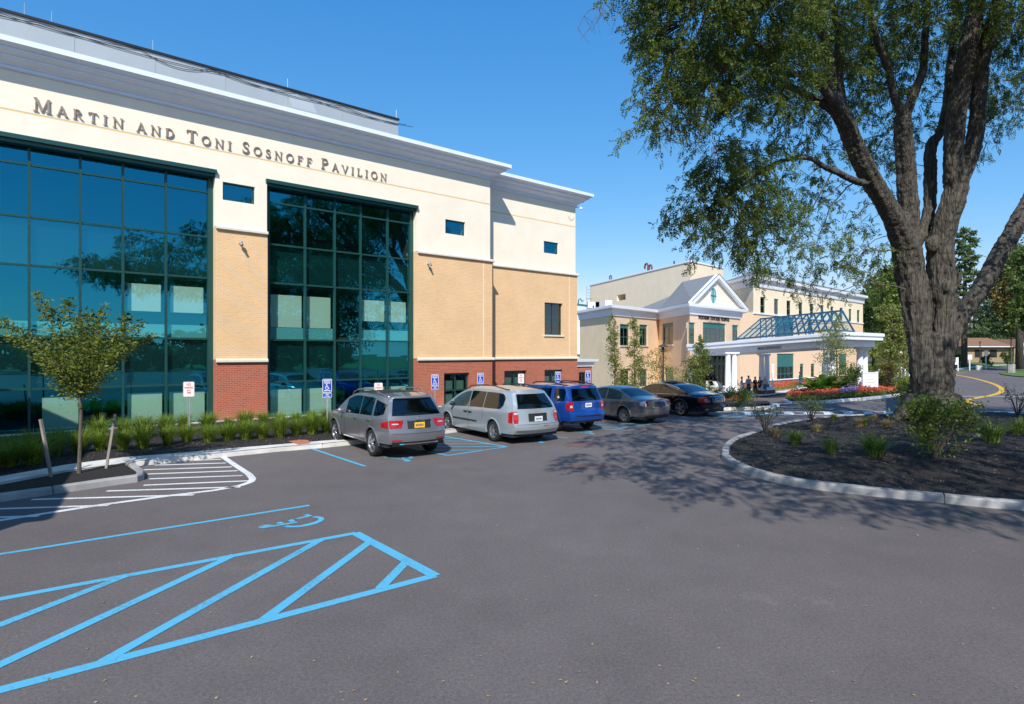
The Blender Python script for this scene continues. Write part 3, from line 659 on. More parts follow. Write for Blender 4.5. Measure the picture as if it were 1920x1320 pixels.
def window(wall, u0, u1, z0, z1, dep, parent, org, cols=2, rows=1, fr=.06, fmat='green', head=0, sill=True, blinds=(), name='window', glass='winglass', room=.45):
    """frame set back at depth dep, with pane, head panel, blinds and sill as its children"""
    mb = MB(); B = lambda a, b, c, d, e=.0, h_=.06: wall.box(mb, a, b, dep-h_+e, dep+e, c, d)
    B(u0, u1, z0, z0+fr); B(u0, u1, z1-fr, z1); B(u0, u0+fr, z0+fr, z1-fr); B(u1-fr, u1, z0+fr, z1-fr)
    zt = z1-fr-head
    if head: B(u0+fr, u1-fr, zt, z1-fr, -.004)
    for k in range(1, cols): x = u0+(u1-u0)*k/cols; B(x-fr*.35, x+fr*.35, z0+fr, zt, -.003)
    for k in range(1, rows): z = z0+(zt-z0)*k/rows; B(u0+fr, u1-fr, z-fr*.35, z+fr*.35, -.006)
    f = mb.build(name, M[fmat], parent, origin=org)
    mb = MB(); mb.quad(wall.p(u0+fr, dep-.035, z0+fr), wall.p(u1-fr, dep-.035, z0+fr), wall.p(u1-fr, dep-.035, zt), wall.p(u0+fr, dep-.035, zt))
    mb.build('pane', M[glass], f, origin=org)
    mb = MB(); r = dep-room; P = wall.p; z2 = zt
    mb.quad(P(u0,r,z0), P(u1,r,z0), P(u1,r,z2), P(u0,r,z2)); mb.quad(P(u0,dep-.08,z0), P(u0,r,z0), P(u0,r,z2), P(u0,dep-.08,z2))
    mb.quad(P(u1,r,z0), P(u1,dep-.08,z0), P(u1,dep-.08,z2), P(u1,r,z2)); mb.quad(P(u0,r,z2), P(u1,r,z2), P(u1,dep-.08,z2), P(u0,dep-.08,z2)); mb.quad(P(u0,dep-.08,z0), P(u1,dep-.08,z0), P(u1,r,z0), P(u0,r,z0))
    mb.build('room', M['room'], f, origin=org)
    for (a, b, c, d) in blinds:
        mb = MB(); wall.box(mb, a, b, dep-.17, dep-.16, c, d); mb.build('window_blind', M['blind'], f, origin=org)
    if sill:
        mb = MB(); wall.box(mb, u0-.08, u1+.08, dep-.02, dep+.24, z0-.1, z0-.003); mb.build('sill', M['stone'], f, origin=org)
    return f

# ---------------------------------------------------------------- the pavilion
O1 = -NV*D1
WM = Wall(O1, O1+UV_)                                # main front; u = metres from the foot of the perpendicular
RC = 1.2
uE = WM.u(919); uE2 = Wall(O1-NV*RC, O1-NV*RC+UV_).u(1079)
WR = Wall(O1-NV*RC, O1-NV*RC+UV_)
UL = -9.0
pav = empty('pavilion_building', (O1.x, O1.y, 0), 0, 'three storey cream and brick pavilion with two tall green glass walls and bronze lettering', 'building')
og = (O1.x, O1.y, 0)
ZG, ZC, ZB1, ZB2, ZGL = 10.87, 12.2, 7.86, 2.57, 9.95
s1a, s1b = UL+1.0, WM.u(403.5); s2a, s2b = WM.u(500.5), WM.u(781)
holes = [(s1a, s1b, 0, ZGL), (s2a, s2b, 0, ZGL)]
smallw = [(WM.u(417.6), WM.u(477.9), 8.96, 9.68), (WM.u(835), WM.u(872.3), 8.96, 9.68)]
mb = MB()
WM.panel(mb, UL, uE, ZB1, ZG-.028, 0, holes+smallw, reveal=.5); WM.panel(mb, UL, uE, ZG+.028, ZC+.05, 0)
WM.panel(mb, UL, uE, ZG-.028, ZG+.028, -.006, m=1)
w3 = (WR.u(1019.7), WR.u(1047), 8.96, 9.68)
WR.panel(mb, uE-.2, uE2, ZB1, ZG-.028, 0, [w3], reveal=.2); WR.panel(mb, uE-.2, uE2, ZG+.028, ZC+.05, 0); WR.panel(mb, uE-.2, uE2, ZG-.028, ZG+.028, -.006, m=1)
SE = Wall(WM.p(uE, 0, 0), WM.p(uE, -RC, 0)); SE.panel(mb, 0, RC, ZB1, ZC+.05, 0)
SR = Wall(WR.p(uE2, 0, 0), WR.p(uE2, -14, 0)); SR.panel(mb, 0, 14, ZB1, ZC+.05, 0)
mb.build('upper_wall', [M['cream'], M['groove']], pav, origin=og)
base = [(WM.u(831), WM.u(878.6), .12, 1.80)]
bw2 = [(WR.u(944), WR.u(986), .12, 1.80), (WR.u(1019.5), WR.u(1053), .12, 1.80)]
mid = (WR.u(1019.5), WR.u(1053.3), 3.95, 5.92)
PR = .08
for nm, z0, z1, mt in (('buff_brick_wall', ZB2, ZB1, 'buff'), ('red_brick_base', -.4, ZB2, 'redb')):
    if s1a > UL:
        mb = MB(); WM.panel(mb, UL, s1a, z0, z1, PR, [], reveal=.5); mb.build(nm, M[mt], pav, origin=og)
    mb = MB(); WM.panel(mb, s1b, s2a, z0, z1, PR, [], reveal=.5)
    for uu_, sg_ in ((s1b, -1), (s2a, 1)): q4 = [WM.p(uu_, PR, z0), WM.p(uu_, -.5, z0), WM.p(uu_, -.5, z1), WM.p(uu_, PR, z1)]; mb.quad(*(q4 if sg_ > 0 else q4[::-1]), 0, [(0, z0), (.58, z0), (.58, z1), (0, z1)])
    mb.build(nm, M[mt], pav, origin=og)
    mb = MB(); WM.panel(mb, s2b, uE+PR, z0, z1, PR, base, reveal=.5)
    mb.quad(WM.p(s2b, PR, z1), WM.p(s2b, -.5, z1), WM.p(s2b, -.5, z0), WM.p(s2b, PR, z0), 0, [(0, z1), (.58, z1), (.58, z0), (0, z0)])
    e = Wall(WM.p(uE+PR, PR, 0), WM.p(uE+PR, -RC, 0)); e.panel(mb, 0, RC+PR, z0, z1, 0)
    if nm == 'buff_brick_wall': u = WM.u(905); WM.box(mb, u-.03, u+.03, PR-.03, PR+.003, ZB2+.01, ZB1-.06, 1)
    mb.build(nm, [M[mt], M['cream2']], pav, origin=og); mb = MB()
    WR.panel(mb, uE-.2, uE2+PR, z0, z1, PR, [mid]+bw2, reveal=.22)
    e = Wall(WR.p(uE2+PR, PR, 0), WR.p(uE2+PR, -14, 0)); e.panel(mb, 0, 14+PR, z0, z1, 0)
    if nm == 'buff_brick_wall':                      # control joints
        for wl_, px in ((WR, 1066),):
            u = wl_.u(px); wl_.box(mb, u-.03, u+.03, PR-.03, PR+.003, ZB2+.01, ZB1-.06, 1)
    mb.build(nm, [M[mt], M['cream2']], pav, origin=og)
for z in (ZB1, ZB2):
    prof = [(PR-.02, z-.12), (.17, z-.12), (.19, z-.10), (.19, z-.02), (.15, z+.02), (-.02, z+.04)]
    for a, b_ in ((UL, s1a), (s1b, s2a), (s2b, None)):
        mb = MB()
        if b_ is not None: sweep(mb, [WM.p(a, 0, 0), WM.p(b_, 0, 0)], prof)
        else: sweep(mb, [WM.p(a, 0, 0), WM.p(uE, 0, 0), WM.p(uE, -RC-.1, 0)], prof)
        mb.build('stone_band', M['stone'], pav, origin=og, recalc=True)
    mb = MB()
    sweep(mb, [WR.p(uE-.1, 0, 0), WR.p(uE2, 0, 0), WR.p(uE2, -14, 0)], prof)
    mb.build('stone_band', M['stone'], pav, origin=og, recalc=True)
cp = [(d, ZC+z) for d, z in ((-.02, -.02), (.05, -.02), (.09, .03), (.09, .11), (.14, .12), (.15, .16), (.36, .27), (.40, .28), (.40, .34), (.58, .43), (.62, .44), (.62, .50), (.79, .585), (.83, .60), (.83, .78), (.70, .80), (-.3, .80))]
mb = MB(); sweep(mb, [WM.p(UL, 0, 0), WM.p(uE, 0, 0), WM.p(uE, -RC-.5, 0)], cp); mb.build('cornice', M['cornice'], pav, origin=og, recalc=True)
mb = MB(); sweep(mb, [WR.p(uE+.05, 0, 0), WR.p(uE2, 0, 0), WR.p(uE2, -14, 0)], [(d, z-.03) for d, z in cp]); mb.build('cornice', M['cornice'], pav, origin=og, recalc=True)
mb = MB(); P = WM.p; mb.quad(P(UL, .1, ZC+.3), P(uE, .1, ZC+.3), P(uE, -16, ZC+.3), P(UL, -16, ZC+.3)); mb.quad(P(uE, -RC+.1, ZC+.28), P(uE2, -RC+.1, ZC+.28), P(uE2, -15, ZC+.28), P(uE, -15, ZC+.28))
mb.quad(P(uE2, -15.2, 0), P(UL, -16, 0), P(UL, -16, ZC+.5), P(uE2, -15.2, ZC+.5)); mb.quad(P(UL, -16, 0), P(UL, .08, 0), P(UL, .08, ZC+.5), P(UL, -16, ZC+.5))
mb.build('flat_roof', M['darkroof'], pav, origin=og)
# penthouse screen wall
ZP = 14.7; uP = WM.u(746.7, -1.5); mb = MB()
WM.box(mb, UL, uP, -7, -1.5, ZC+.3, ZP)
u = UL+.4
while u < uP-.5: WM.box(mb, u, u+.035, -1.5, -1.488, ZC+.4, ZP-.12, 0); u += 2.6
ph = mb.build('penthouse', M['metalgrey'], pav, origin=og)
mb = MB(); WM.box(mb, UL, uP+.04, -1.7, -1.44, ZP+.002, ZP+.09); mb.build('coping', M['black'], ph, origin=og)
mb = MB(); WM.box(mb, uP+.3, uP+.36, -5.5, -2.3, ZC+.3, ZP-.55)
q = WM.p; mb.prism([q(uP+.02, -1.9, ZC+.8), q(uP+.95, -1.9, ZC+.8), q(uP+.02, -1.9, ZP-.6)], tuple(-NV*.08)); mb.build('screen_brace', M['metalgrey'], ph, origin=og)
a0, a1 = WM.u(541, -1.5), WM.u(586, -1.5); mb = MB(); zt_, zb_ = WM.z(560, 187, -1.5), WM.z(560, 209, -1.0)
mb.add([P(a0, -1.48, zt_), P(a1, -1.48, zt_), P(a1, -.95, zb_+.12), P(a0, -.95, zb_+.12), P(a0, -1.48, zb_), P(a1, -1.48, zb_), P(a1, -.95, zb_), P(a0, -.95, zb_)], [(0,3,2,1), (3,7,6,2), (0,4,7,3), (1,2,6,5), (4,5,6,7)])
mb.build('vent_hood', [M['metalgrey']], ph, origin=og)
for px, tp in ((46, -20), (97, 0), (287, 84), (540, 157), (744, 215)):
    u = WM.u(px, -1.55); mb = MB(); mb.tube([P(u, -1.6, ZP+.09), P(u, -1.6, ZP+.55)], .012, 6); mb.build('lightning_rod', M['steel'], ph, origin=og)
def sagline(seed, z0, amp):
    rr = random.Random(seed); pts = []; u = UL+.5; k = 0
    while u < uP-1:
        L = rr.uniform(2.5, 6.5); A = amp*rr.uniform(.5, 1.3)
        for j in range(8): t = j/8; pts.append(P(u+L*t, -1.46, z0-A*4*t*(1-t)))
        u += L
    return pts
for sd, amp, zz in ((3, .28, ZP-.02), (8, .18, ZP-.08)):
    mb = MB(); mb.tube(sagline(sd, zz, amp), .013, 5); mb.build('cable', M['black'], ph, origin=og)
for px, dp, wl_ in ((1068, -.1, WR), (920, -.1, WM), (990, -.2, WR)):
    u = wl_.u(px, dp); mb = MB(); mb.tube([wl_.p(u, dp, ZC+.75), wl_.p(u, dp, ZC+1.15)], .012, 6); mb.build('lightning_rod', M['steel'], pav, origin=og)

# lettering
mb = MB(); serif_text(mb, WM, 'Martin and Toni Sosnoff Pavilion'.replace(' and ', ' and '), WM.u(62), WM.u(724.5), 10.99, .46,   .345, .02, .052, each=(M['letter'], pav, og))

# tall glass walls
DG = -.40
ZR = [.02, 1.60, 3.40, 5.82, 7.46, 9.24, 9.80]
def curtain(ua, ub, mull, blinds, knee, seed):
    mb = MB()
    WM.box(mb, ua, ub, DG-.1, .02, ZGL-.14, ZGL+.12)                          # head cap, proud of the stucco
    WM.box(mb, ua-.06, ub+.04, .02, .13, ZGL-.02, ZGL+.13)
    if ua > UL+1.5: WM.box(mb, ua, ua+.22, DG-.1, DG+.10, 0, ZGL-.14)
    WM.box(mb, ub-.2, ub, DG-.1, DG+.10, 0, ZGL-.14)
    for u in mull: WM.box(mb, u-.038, u+.038, DG-.1, DG+.075, 0, ZGL-.14)
    for k, z in enumerate(ZR[1:-1]): WM.box(mb, ua+.02, ub-.02, DG-.1, DG+.052, z-.035, z+.035)
    WM.box(mb, ua+.02, ub-.02, DG-.1, DG+.06, -.1, .07)
    cw = mb.build('curtain_wall', M['green'], pav, origin=og)
    edges = [ua+.18]+list(mull)+[ub-.18]
    mb = MB(); rr = random.Random(seed)
    for a, b_ in zip(edges[:-1], edges[1:]):
        for c_, d_ in zip(ZR[:-1], ZR[1:]):
            j = [rr.uniform(-.002, .002) for _ in range(4)]                   # every pane sits a hair out of true
            mb.quad(P(a+.03, DG+j[0], c_+.03), P(b_-.03, DG+j[1], c_+.03), P(b_-.03, DG+j[2], d_-.03), P(a+.03, DG+j[3], d_-.03))
    mb.build('glazing', M['cwglass'], cw, origin=og)
    mb = MB()
    for c_, d_ in ((1.60, 3.40), (5.82, 7.46)): WM.box(mb, ua+.1, ub-.1, DG-.16, DG-.13, c_+.02, d_-.02)
    mb.build('spandrel_panel', M['spandrel'], cw, origin=og)
    for k in knee: mb = MB(); WM.box(mb, edges[k]+.03, edges[k+1]-.03, DG-.12, DG-.1, 3.44, 3.93); mb.build('knee_panel', M['panelglass'], cw, origin=og)
    for (k, lo_, hi_, c_, d_) in blinds:
        a, b_ = edges[k], edges[k+1]; mb = MB(); WM.box(mb, a+(b_-a)*lo_, a+(b_-a)*hi_, DG-.2, DG-.19, c_, d_); mb.build('window_blind', M['blind'], cw, origin=og)
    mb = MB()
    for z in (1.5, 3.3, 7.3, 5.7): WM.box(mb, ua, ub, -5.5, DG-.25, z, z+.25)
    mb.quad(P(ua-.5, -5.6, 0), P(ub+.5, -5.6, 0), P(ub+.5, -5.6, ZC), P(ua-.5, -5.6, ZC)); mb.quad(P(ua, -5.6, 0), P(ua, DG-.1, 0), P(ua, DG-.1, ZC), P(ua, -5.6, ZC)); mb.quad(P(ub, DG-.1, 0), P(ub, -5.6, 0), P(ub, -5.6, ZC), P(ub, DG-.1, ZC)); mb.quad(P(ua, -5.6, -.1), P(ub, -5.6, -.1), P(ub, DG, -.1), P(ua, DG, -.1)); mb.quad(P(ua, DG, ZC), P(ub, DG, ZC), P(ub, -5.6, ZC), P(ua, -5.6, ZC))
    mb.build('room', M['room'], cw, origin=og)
m1 = [WM.u(x, DG) for x in (54.6, 150.5, 230.4, 311)]; stp = 1.37; m1 = [m1[0]-stp*k for k in (4, 3, 2, 1)]+m1
e1 = 4
curtain(s1a, s1b, m1, [(7, .12, .9, 4.42, 5.45), (8, .12, .92, 4.42, 5.45), (5, .25, .97, .12, 1.3), (7, .12, .93, .12, 1.32), (8, .1, .95, .12, 1.32), (3, .1, .9, .12, 1.3)], [3, 4, 5, 6, 7, 8], 3)
m2 = [WM.u(x, DG) for x in (571.6, 627, 675.6, 726)]
curtain(s2a, s2b, m2, [(0, .1, .95, 3.95, 5.35), (1, .08, .92, 3.95, 5.35), (3, .08, .96, 4.35, 5.35), (4, .06, .93, 4.35, 5.35), (0, .1, .95, .1, 1.25), (1, .08, .95, .1, 1.25), (3, .08, .96, .1, 1.2), (4, .06, .93, .1, 1.2)], [0, 1, 3, 4], 5)
# other windows
for a, b_, c_, d_ in smallw: window(WM, a, b_, c_, d_, -.1, pav, og, cols=1, rows=1, sill=False, glass='cwglass')
window(WR, *w3, -.1, pav, og, cols=1, rows=1, sill=False, glass='cwglass')
window(WR, *mid, -.08, pav, og, cols=2, rows=2, fr=.07)
for wl_, q_ in ((WM, base[0]), (WR, bw2[0]), (WR, bw2[1])):
    a, b_, c_, d_ = q_; h_ = (a+b_)/2
    window(wl_, a, b_, c_, d_, -.08, pav, og, cols=2, rows=2, fr=.09, sill=False, blinds=[(a+.14, h_-.08, .95, 1.4), (h_+.12, b_-.16, .95, 1.4), (a+.14, h_-.08, .2, .75), (h_+.12, b_-.16, .2, .75)])
mb = MB(); WM.box(mb, UL, uE+.1, PR+.003, .45, -.05, .16); mb.build('foundation_ledge', M['conc'], pav, origin=og)
for wl_, px, py, dd in ((WM, 449, 457, PR), (WM, 801, 495, PR)):
    u, z = wl_.u(px, dd), wl_.z(px, py, dd); mb = MB(); mb.tube([wl_.p(u, dd, z), wl_.p(u, dd+.16, z+.01)], .03, 8); mb.ball(wl_.p(u, dd+.2, z), .085, 10); mb.tube([wl_.p(u, dd+.2, z-.02), wl_.p(u+.02, dd+.34, z-.1)], .05, 8)
    mb.build('security_camera', M['steel'], pav, origin=og)
u = uE2-.1; z = ZC-.1; mb = MB(); mb.tube([WR.p(u, 0, z), WR.p(u+.22, .3, z)], .03, 8); mb.ball(WR.p(u+.26, .34, z-.08), .1, 10); mb.build('security_camera', M['white'], pav, origin=og)
mb = MB(); mb.tube([WR.p(u-.55+.5*math.sin(k/10*pi/2*1.0)*0+.05*k, .02, z-.62-.22*math.sin(k/10*pi)) for k in range(11)], .01, 5); mb.build('cable', M['steel'], pav, origin=og)
# low brick annex at the far corner
aw0 = WR.p(uE2+.1, -1.2, 0); AW = Wall(aw0, Vector(aw0)+UV_)
ua2 = AW.u(1110); ann = empty('brick_annex', (aw0[0], aw0[1], 0), 0, 'low red brick annex with white cornice at the far end of the pavilion', 'building'); oa = (aw0[0], aw0[1], 0)
mb = MB(); aww = (AW.u(1083.5)+.1, AW.u(1098), .6, 1.55); AW.panel(mb, 0, ua2, -1.2, 1.95, 0, [aww], reveal=.15); ar = Wall(AW.p(ua2, 0, 0), AW.p(ua2, -5, 0)); ar.panel(mb, 0, 5, -1.2, 1.95, 0); mb.build('wall', M['redb'], ann, origin=oa)
mb = MB(); sweep(mb, [AW.p(0, 0, 0), AW.p(ua2, 0, 0), AW.p(ua2, -5, 0)], [(0, 1.93), (.08, 1.93), (.12, 2.2), (.3, 2.25), (.34, 2.42), (-5, 2.45)]); mb.build('cornice', M['trim'], ann, origin=oa, recalc=True)
window(AW, *aww, -.06, ann, oa, cols=2, rows=1, sill=False)

# neighbouring wing on the left, out of the picture: it throws the shadow on the left edge
sw_ = empty('south_wing', (-22, 2, 0), 0, 'low cream side wing with grey roof just beyond the left edge', 'building'); osw = (-22, 2, 0)
e0, e1_ = Vector((-8.4, 3.6, 0)), Vector((-15.2, 15.2, 0)); ed = (e1_-e0).normalized(); en = Vector((-ed.y, ed.x, 0))
if en.x > 0: en = -en
mb = MB(); q_ = [e0+en*.3, e1_+en*.3, e1_+en*9, e0+en*9]
mb.prism([(p.x, p.y, 0) for p in q_], (0, 0, 5.9)); mb.build('wall', M['cream2'], sw_, origin=osw, recalc=True)
mb = MB(); ri = [e0+en*4.8, e1_+en*4.8]
mb.poly([(e0.x, e0.y, 6), (ri[0].x, ri[0].y, 8.4), (ri[1].x, ri[1].y, 8.4), (e1_.x, e1_.y, 6)]); f2 = [e1_+en*9.4, e0+en*9.4]
mb.poly([(ri[0].x, ri[0].y, 8.4), (f2[1].x, f2[1].y, 6), (f2[0].x, f2[0].y, 6), (ri[1].x, ri[1].y, 8.4)]); mb.poly([(e0.x, e0.y, 6), (f2[1].x, f2[1].y, 6), (ri[0].x, ri[0].y, 8.4)]); mb.poly([(e1_.x, e1_.y, 6), (f2[0].x, f2[0].y, 6), (ri[1].x, ri[1].y, 8.4)])
mb.poly([(e0.x, e0.y, 5.9), (e1_.x, e1_.y, 5.9), (f2[0].x, f2[0].y, 5.9), (f2[1].x, f2[1].y, 5.9)])
mb.build('roof', M['slate'], sw_, origin=osw, recalc=True)

# ---------------------------------------------------------------- the hospital
def XY(px, Z): return Vector(((px-CX)/F*Z, Z, 0))
ZT = 7.64
cE, cA, cB, cC, cD = XY(1078, 70), XY(1147, 60.1), XY(1232.5, 67.5), XY(1291.6, 58), XY(1402, 67.5)
outer = [cE, cA, cB, cC, cD, cD+(cD-cC).normalized().cross(Vector((0, 0, -1)))*0+Vector((-4.5, 4.5, 0))]
inner = off_path(outer, -.6, 0)
hos = empty('hospital_building', (inner[3].x, inner[3].y, -1.1), 0, 'cream hospital building with gabled front, oval window and long three storey wing', 'building')
oh = (inner[3].x, inner[3].y, -1.1)
EA, AB, BC, CD, DD = [Wall(inner[i], inner[i+1]) for i in range(5)]
mb = MB(); EA.panel(mb, 0, EA.len, -1.4, ZT-.9); mb.build('side_wall', M['tan'], hos, origin=oh)
def holes_from(wall, L): return [(wall.u(a), wall.u(b_), min(wall.z(a, y1), wall.z(b_, y1)), max(wall.z(a, y0), wall.z(b_, y0))) for a, b_, y0, y1 in L]
hAB = holes_from(AB, [(1162.5, 1180, 608.5, 648), (1199, 1214, 609.5, 648), (1163, 1180, 692, 724), (1199, 1214, 692, 724)])
hBC = holes_from(BC, [(1242, 1262, 607, 646), (1246, 1262, 689, 730)])
hCD = holes_from(CD, [(1291, 1303.6, 605, 645), (1318, 1361, 607, 643), (1373, 1384.5, 610, 640), (1291, 1305, 690, 732)])
door = holes_from(CD, [(1316, 1398, 664, 746)])[0]; door = (door[0], CD.len-.3, -1.1, door[3])
mb = MB(); AB.panel(mb, 0, AB.len, -1.4, ZT-.9, 0, hAB, reveal=.25); BC.panel(mb, 0, BC.len, -1.4, ZT-.9, 0, hBC, reveal=.25); CD.panel(mb, 0, CD.len, -1.4, ZT-.9, 0, hCD+[door], reveal=.25); DD.panel(mb, 0, DD.len, -1.4, ZT-.9)
mb.build('front_wall', M['buff2'], hos, origin=oh)
for wl_, L in ((AB, hAB), (BC, hBC)):
    for k, h_ in enumerate(L): window(wl_, *h_, -.12, hos, oh, cols=2, rows=2 if h_[2] > 2 else 3, fr=.07, sill=h_[2] > 2, head=.35 if h_[2] > 2 else 0, fmat='green2')
for k, h_ in enumerate(hCD): window(CD, *h_, -.12, hos, oh, cols=(2, 5, 2, 1)[k], rows=2, fr=.08, head=(.5, .5, .5, 0)[k], sill=k != 3, fmat='green2', room=.15 if k in (0, 3) else .45)
# entrance storefront
a, b_, c_, d_ = door; mb = MB()
CD.box(mb, a, b_, -.5, -.3, d_-.25, d_); zt_ = c_+2.6; CD.box(mb, a, b_, -.5, -.3, zt_, zt_+.35)
n_ = 9
for k in range(n_+1): u = a+(b_-a)*k/n_; CD.box(mb, max(a, u-.06), min(b_, u+.06), -.49, -.31, c_, d_-.25)
st = mb.build('entrance_doors', M['dark'], hos, origin=oh)
mb = MB(); mb.quad(CD.p(a, -.42, c_), CD.p(b_, -.42, c_), CD.p(b_, -.42, d_), CD.p(a, -.42, d_)); mb.build('pane', M['winglass'], st, origin=oh)
mb = MB(); P2 = CD.p; a2_, dd_ = a+1.6, -2.2
mb.quad(P2(a2_, dd_, c_), P2(b_, dd_, c_), P2(b_, dd_, d_+.1), P2(a2_, dd_, d_+.1)); mb.quad(P2(a, -.5, c_+.01), P2(b_, -.5, c_+.01), P2(b_, dd_, c_+.01), P2(a2_, dd_, c_+.01)); mb.quad(P2(a, -.5, c_), P2(a2_, dd_, c_), P2(a2_, dd_, d_+.1), P2(a, -.5, d_+.1)); mb.quad(P2(b_, dd_, c_), P2(b_, -.5, c_), P2(b_, -.5, d_+.1), P2(b_, dd_, d_+.1)); mb.quad(P2(a2_, dd_, d_+.1), P2(b_, dd_, d_+.1), P2(b_, -.5, d_+.1), P2(a, -.5, d_+.1))
mb.build('lobby', M['dark'], st, origin=oh)
hp = [(-.1, ZT-1.0), (.12, ZT-1.0), (.14, ZT-.92), (.22, ZT-.4), (.5, ZT-.34), (.56, ZT-.3), (.58, ZT-.26), (.6, ZT), (.5, ZT+.03), (-.4, ZT+.03)]
mb = MB(); sweep(mb, inner, hp); mb.build('cornice', M['trim'], hos, origin=oh, recalc=True)
mb = MB(); pts = [Vector((p.x, p.y, ZT+.02)) for p in inner]; mb.poly([(p.x, p.y, p.z) for p in pts]+[(34, 95, ZT+.02), (12, 105, ZT+.02)]); mb.build('flat_roof', M['darkroof'], hos, origin=oh)
# gable over the entrance
GA = CD; uc0, uc1 = -.6, CD.len+.6; um = CD.u(1347, .55); za = CD.z(1347, 514, .55)
mb = MB(); zb = ZT+.03
mb.add([GA.p(uc0+.7, .2, zb), GA.p(uc1-.7, .2, zb), GA.p(um, .2, za-.45)], [(0, 1, 2)]); tym = mb.build('gable_wall', M['cream'], hos, origin=oh)
def rake(mb, p0, p1, h0, d0, d1):
    (ua_, z0), (ub_, z1) = p0, p1
    mb.add([GA.p(ua_, d0, z0), GA.p(ub_, d0, z1), GA.p(ub_, d0, z1-h0), GA.p(ua_, d0, z0-h0), GA.p(ua_, d1, z0), GA.p(ub_, d1, z1), GA.p(ub_, d1, z1-h0), GA.p(ua_, d1, z0-h0)], [(0,1,2,3),(7,6,5,4),(0,4,5,1),(3,2,6,7),(0,3,7,4),(1,5,6,2)])
mb = MB(); rake(mb, (uc0-.1, zb+.12), (um, za), .42, .2, .62); rake(mb, (um, za), (uc1+.1, zb+.12), .42, .2, .62); mb.build('rake_trim', M['trim'], hos, origin=oh, recalc=True)
rb = Vector(((1279-CX)/F*70, 70, CAMZ+(HY-528.6)/F*70)); ap = Vector(GA.p(um, .66, za+.05)); ap2 = Vector(GA.p(um, -7.5, za+.05))
mb = MB(); l0 = Vector(GA.p(uc0-.15, .66, zb+.15)); r0 = Vector(GA.p(uc1+.15, .66, zb+.15)); lb = Vector((inner[2].x, inner[2].y, zb+.05)); rbk = Vector(GA.p(uc1+.15, -9, zb+.15))
mb.poly([tuple(l0), tuple(ap), tuple(rb), tuple(lb)]); mb.poly([tuple(ap), tuple(r0), tuple(rbk), tuple(rb)])
lb2 = Vector((inner[1].x+2.5, inner[1].y+9, zb+.04)); mb.poly([tuple(lb), tuple(rb), (rb.x+3, rb.y+12, rb.z), (lb2.x+2, lb2.y+14, zb+.04)])
mb.build('roof', M['slate'], hos, origin=oh)
ou = CD.u(1337, .22); oz = CD.z(1337, 554.5, .22); orx = (CD.u(1343.4, .22)-CD.u(1330.4, .22))/2; orz = orx*1.25
mb = MB()
for k in range(24):
    t0, t1 = 2*pi*k/24, 2*pi*(k+1)/24; f = lambda t, r, d: GA.p(ou+orx*r*math.cos(t), d, oz+orz*r*math.sin(t))
    mb.quad(f(t0, .82, .27), f(t0, 1.08, .27), f(t1, 1.08, .27), f(t1, .82, .27)); mb.quad(f(t0, 1.08, .2), f(t0, 1.08, .27), f(t1, 1.08, .27), f(t1, 1.08, .2))
ow = mb.build('oval_window', M['trim'], hos, origin=oh, recalc=True)
mb = MB(); mb.poly([GA.p(ou+orx*.84*math.cos(2*pi*k/24), .215, oz+orz*.84*math.sin(2*pi*k/24)) for k in range(24)]); mb.build('pane', M['cwglass'], ow, origin=oh)
mb = MB(); GA.box(mb, ou-.05, ou+.05, .2, .25, oz-orz*.9, oz+orz*.9); GA.box(mb, ou-orx*.9, ou+orx*.9, .2, .246, oz-.05, oz+.05); mb.build('glazing_bar', M['green2'], ow, origin=oh)
mb = MB(); serif_text(mb, CD, 'Northern Dutchess Hospital', CD.u(1310, .05), CD.u(1368, .05), CD.z(1338, 600.2, .05), .42, .33, .01, .06)
mb.build('lettering', M['black'], hos, origin=oh)
v, f = font_mesh('Health Quest Affiliate', .32); mb = MB(); uu, zz = CD.u(1340, .03), CD.z(1340, 603.6, .03)
mb.add([CD.p(uu+x, .03, zz+y) for x, y, z in v], f); mb.build('lettering', M['letter'], hos, origin=oh)
# tall wing on the right
wF, wG, wB = XY(1413, 72), XY(1628, 98.9), XY(1358, 79.5); ZW = CAMZ+147*72/F
wo = [wB, wF, wG, wG+Vector((-9, 10, 0))]; wi = off_path(wo, -.6, 0)
WB, WF, WG = [Wall(wi[i], wi[i+1]) for i in range(3)]
ZS = WF.z(1452, 590.5)
px3 = [(553,594),(667,703),(770,805),(871,903),(963,994),(1050,1078),(1132,1158),(1209,1235),(1283,1307),(1351,1374)]
zw1, zw0 = WF.z(1430, 557), WF.z(1430, 587)
h3 = [(WF.u(1300+a/4.4), WF.u(1300+b_/4.4), zw0, zw1) for a, b_ in px3]
lowr = holes_from(WF, [(1457, 1489, 663, 713), (1500, 1507, 682, 708), (1520.6, 1527.5, 682, 708), (1541, 1547, 682, 708), (1573, 1588, 664, 706), (1593.5, 1599, 683, 706)])
h2 = holes_from(WF, [(1453, 1489, 593, 634), (1515, 1523, 600, 632)])
mb = MB(); WF.panel(mb, 0, WF.len, ZS, ZW-.9, 0, h3, reveal=.2); WB.panel(mb, 0, WB.len, ZS, ZW-.9); WG.panel(mb, 0, WG.len, ZS, ZW-.9); mb.build('wing_upper_wall', M['cream2'], hos, origin=oh)
mb = MB(); WF.panel(mb, -9, WF.len, -.55, ZS, 0, h2+lowr, reveal=.2); WB.panel(mb, 0, WB.len, -.55, ZS); WG.panel(mb, 0, WG.len, -.55, ZS); mb.build('wing_lower_wall', mat('peach_stucco', (.84, .60, .40), .9, var=.05), hos, origin=oh)
mb = MB(); WF.panel(mb, -9, WF.len, -2.0, -.62, .05); mb.build('wing_brick_base', M['redb'], hos, origin=oh)
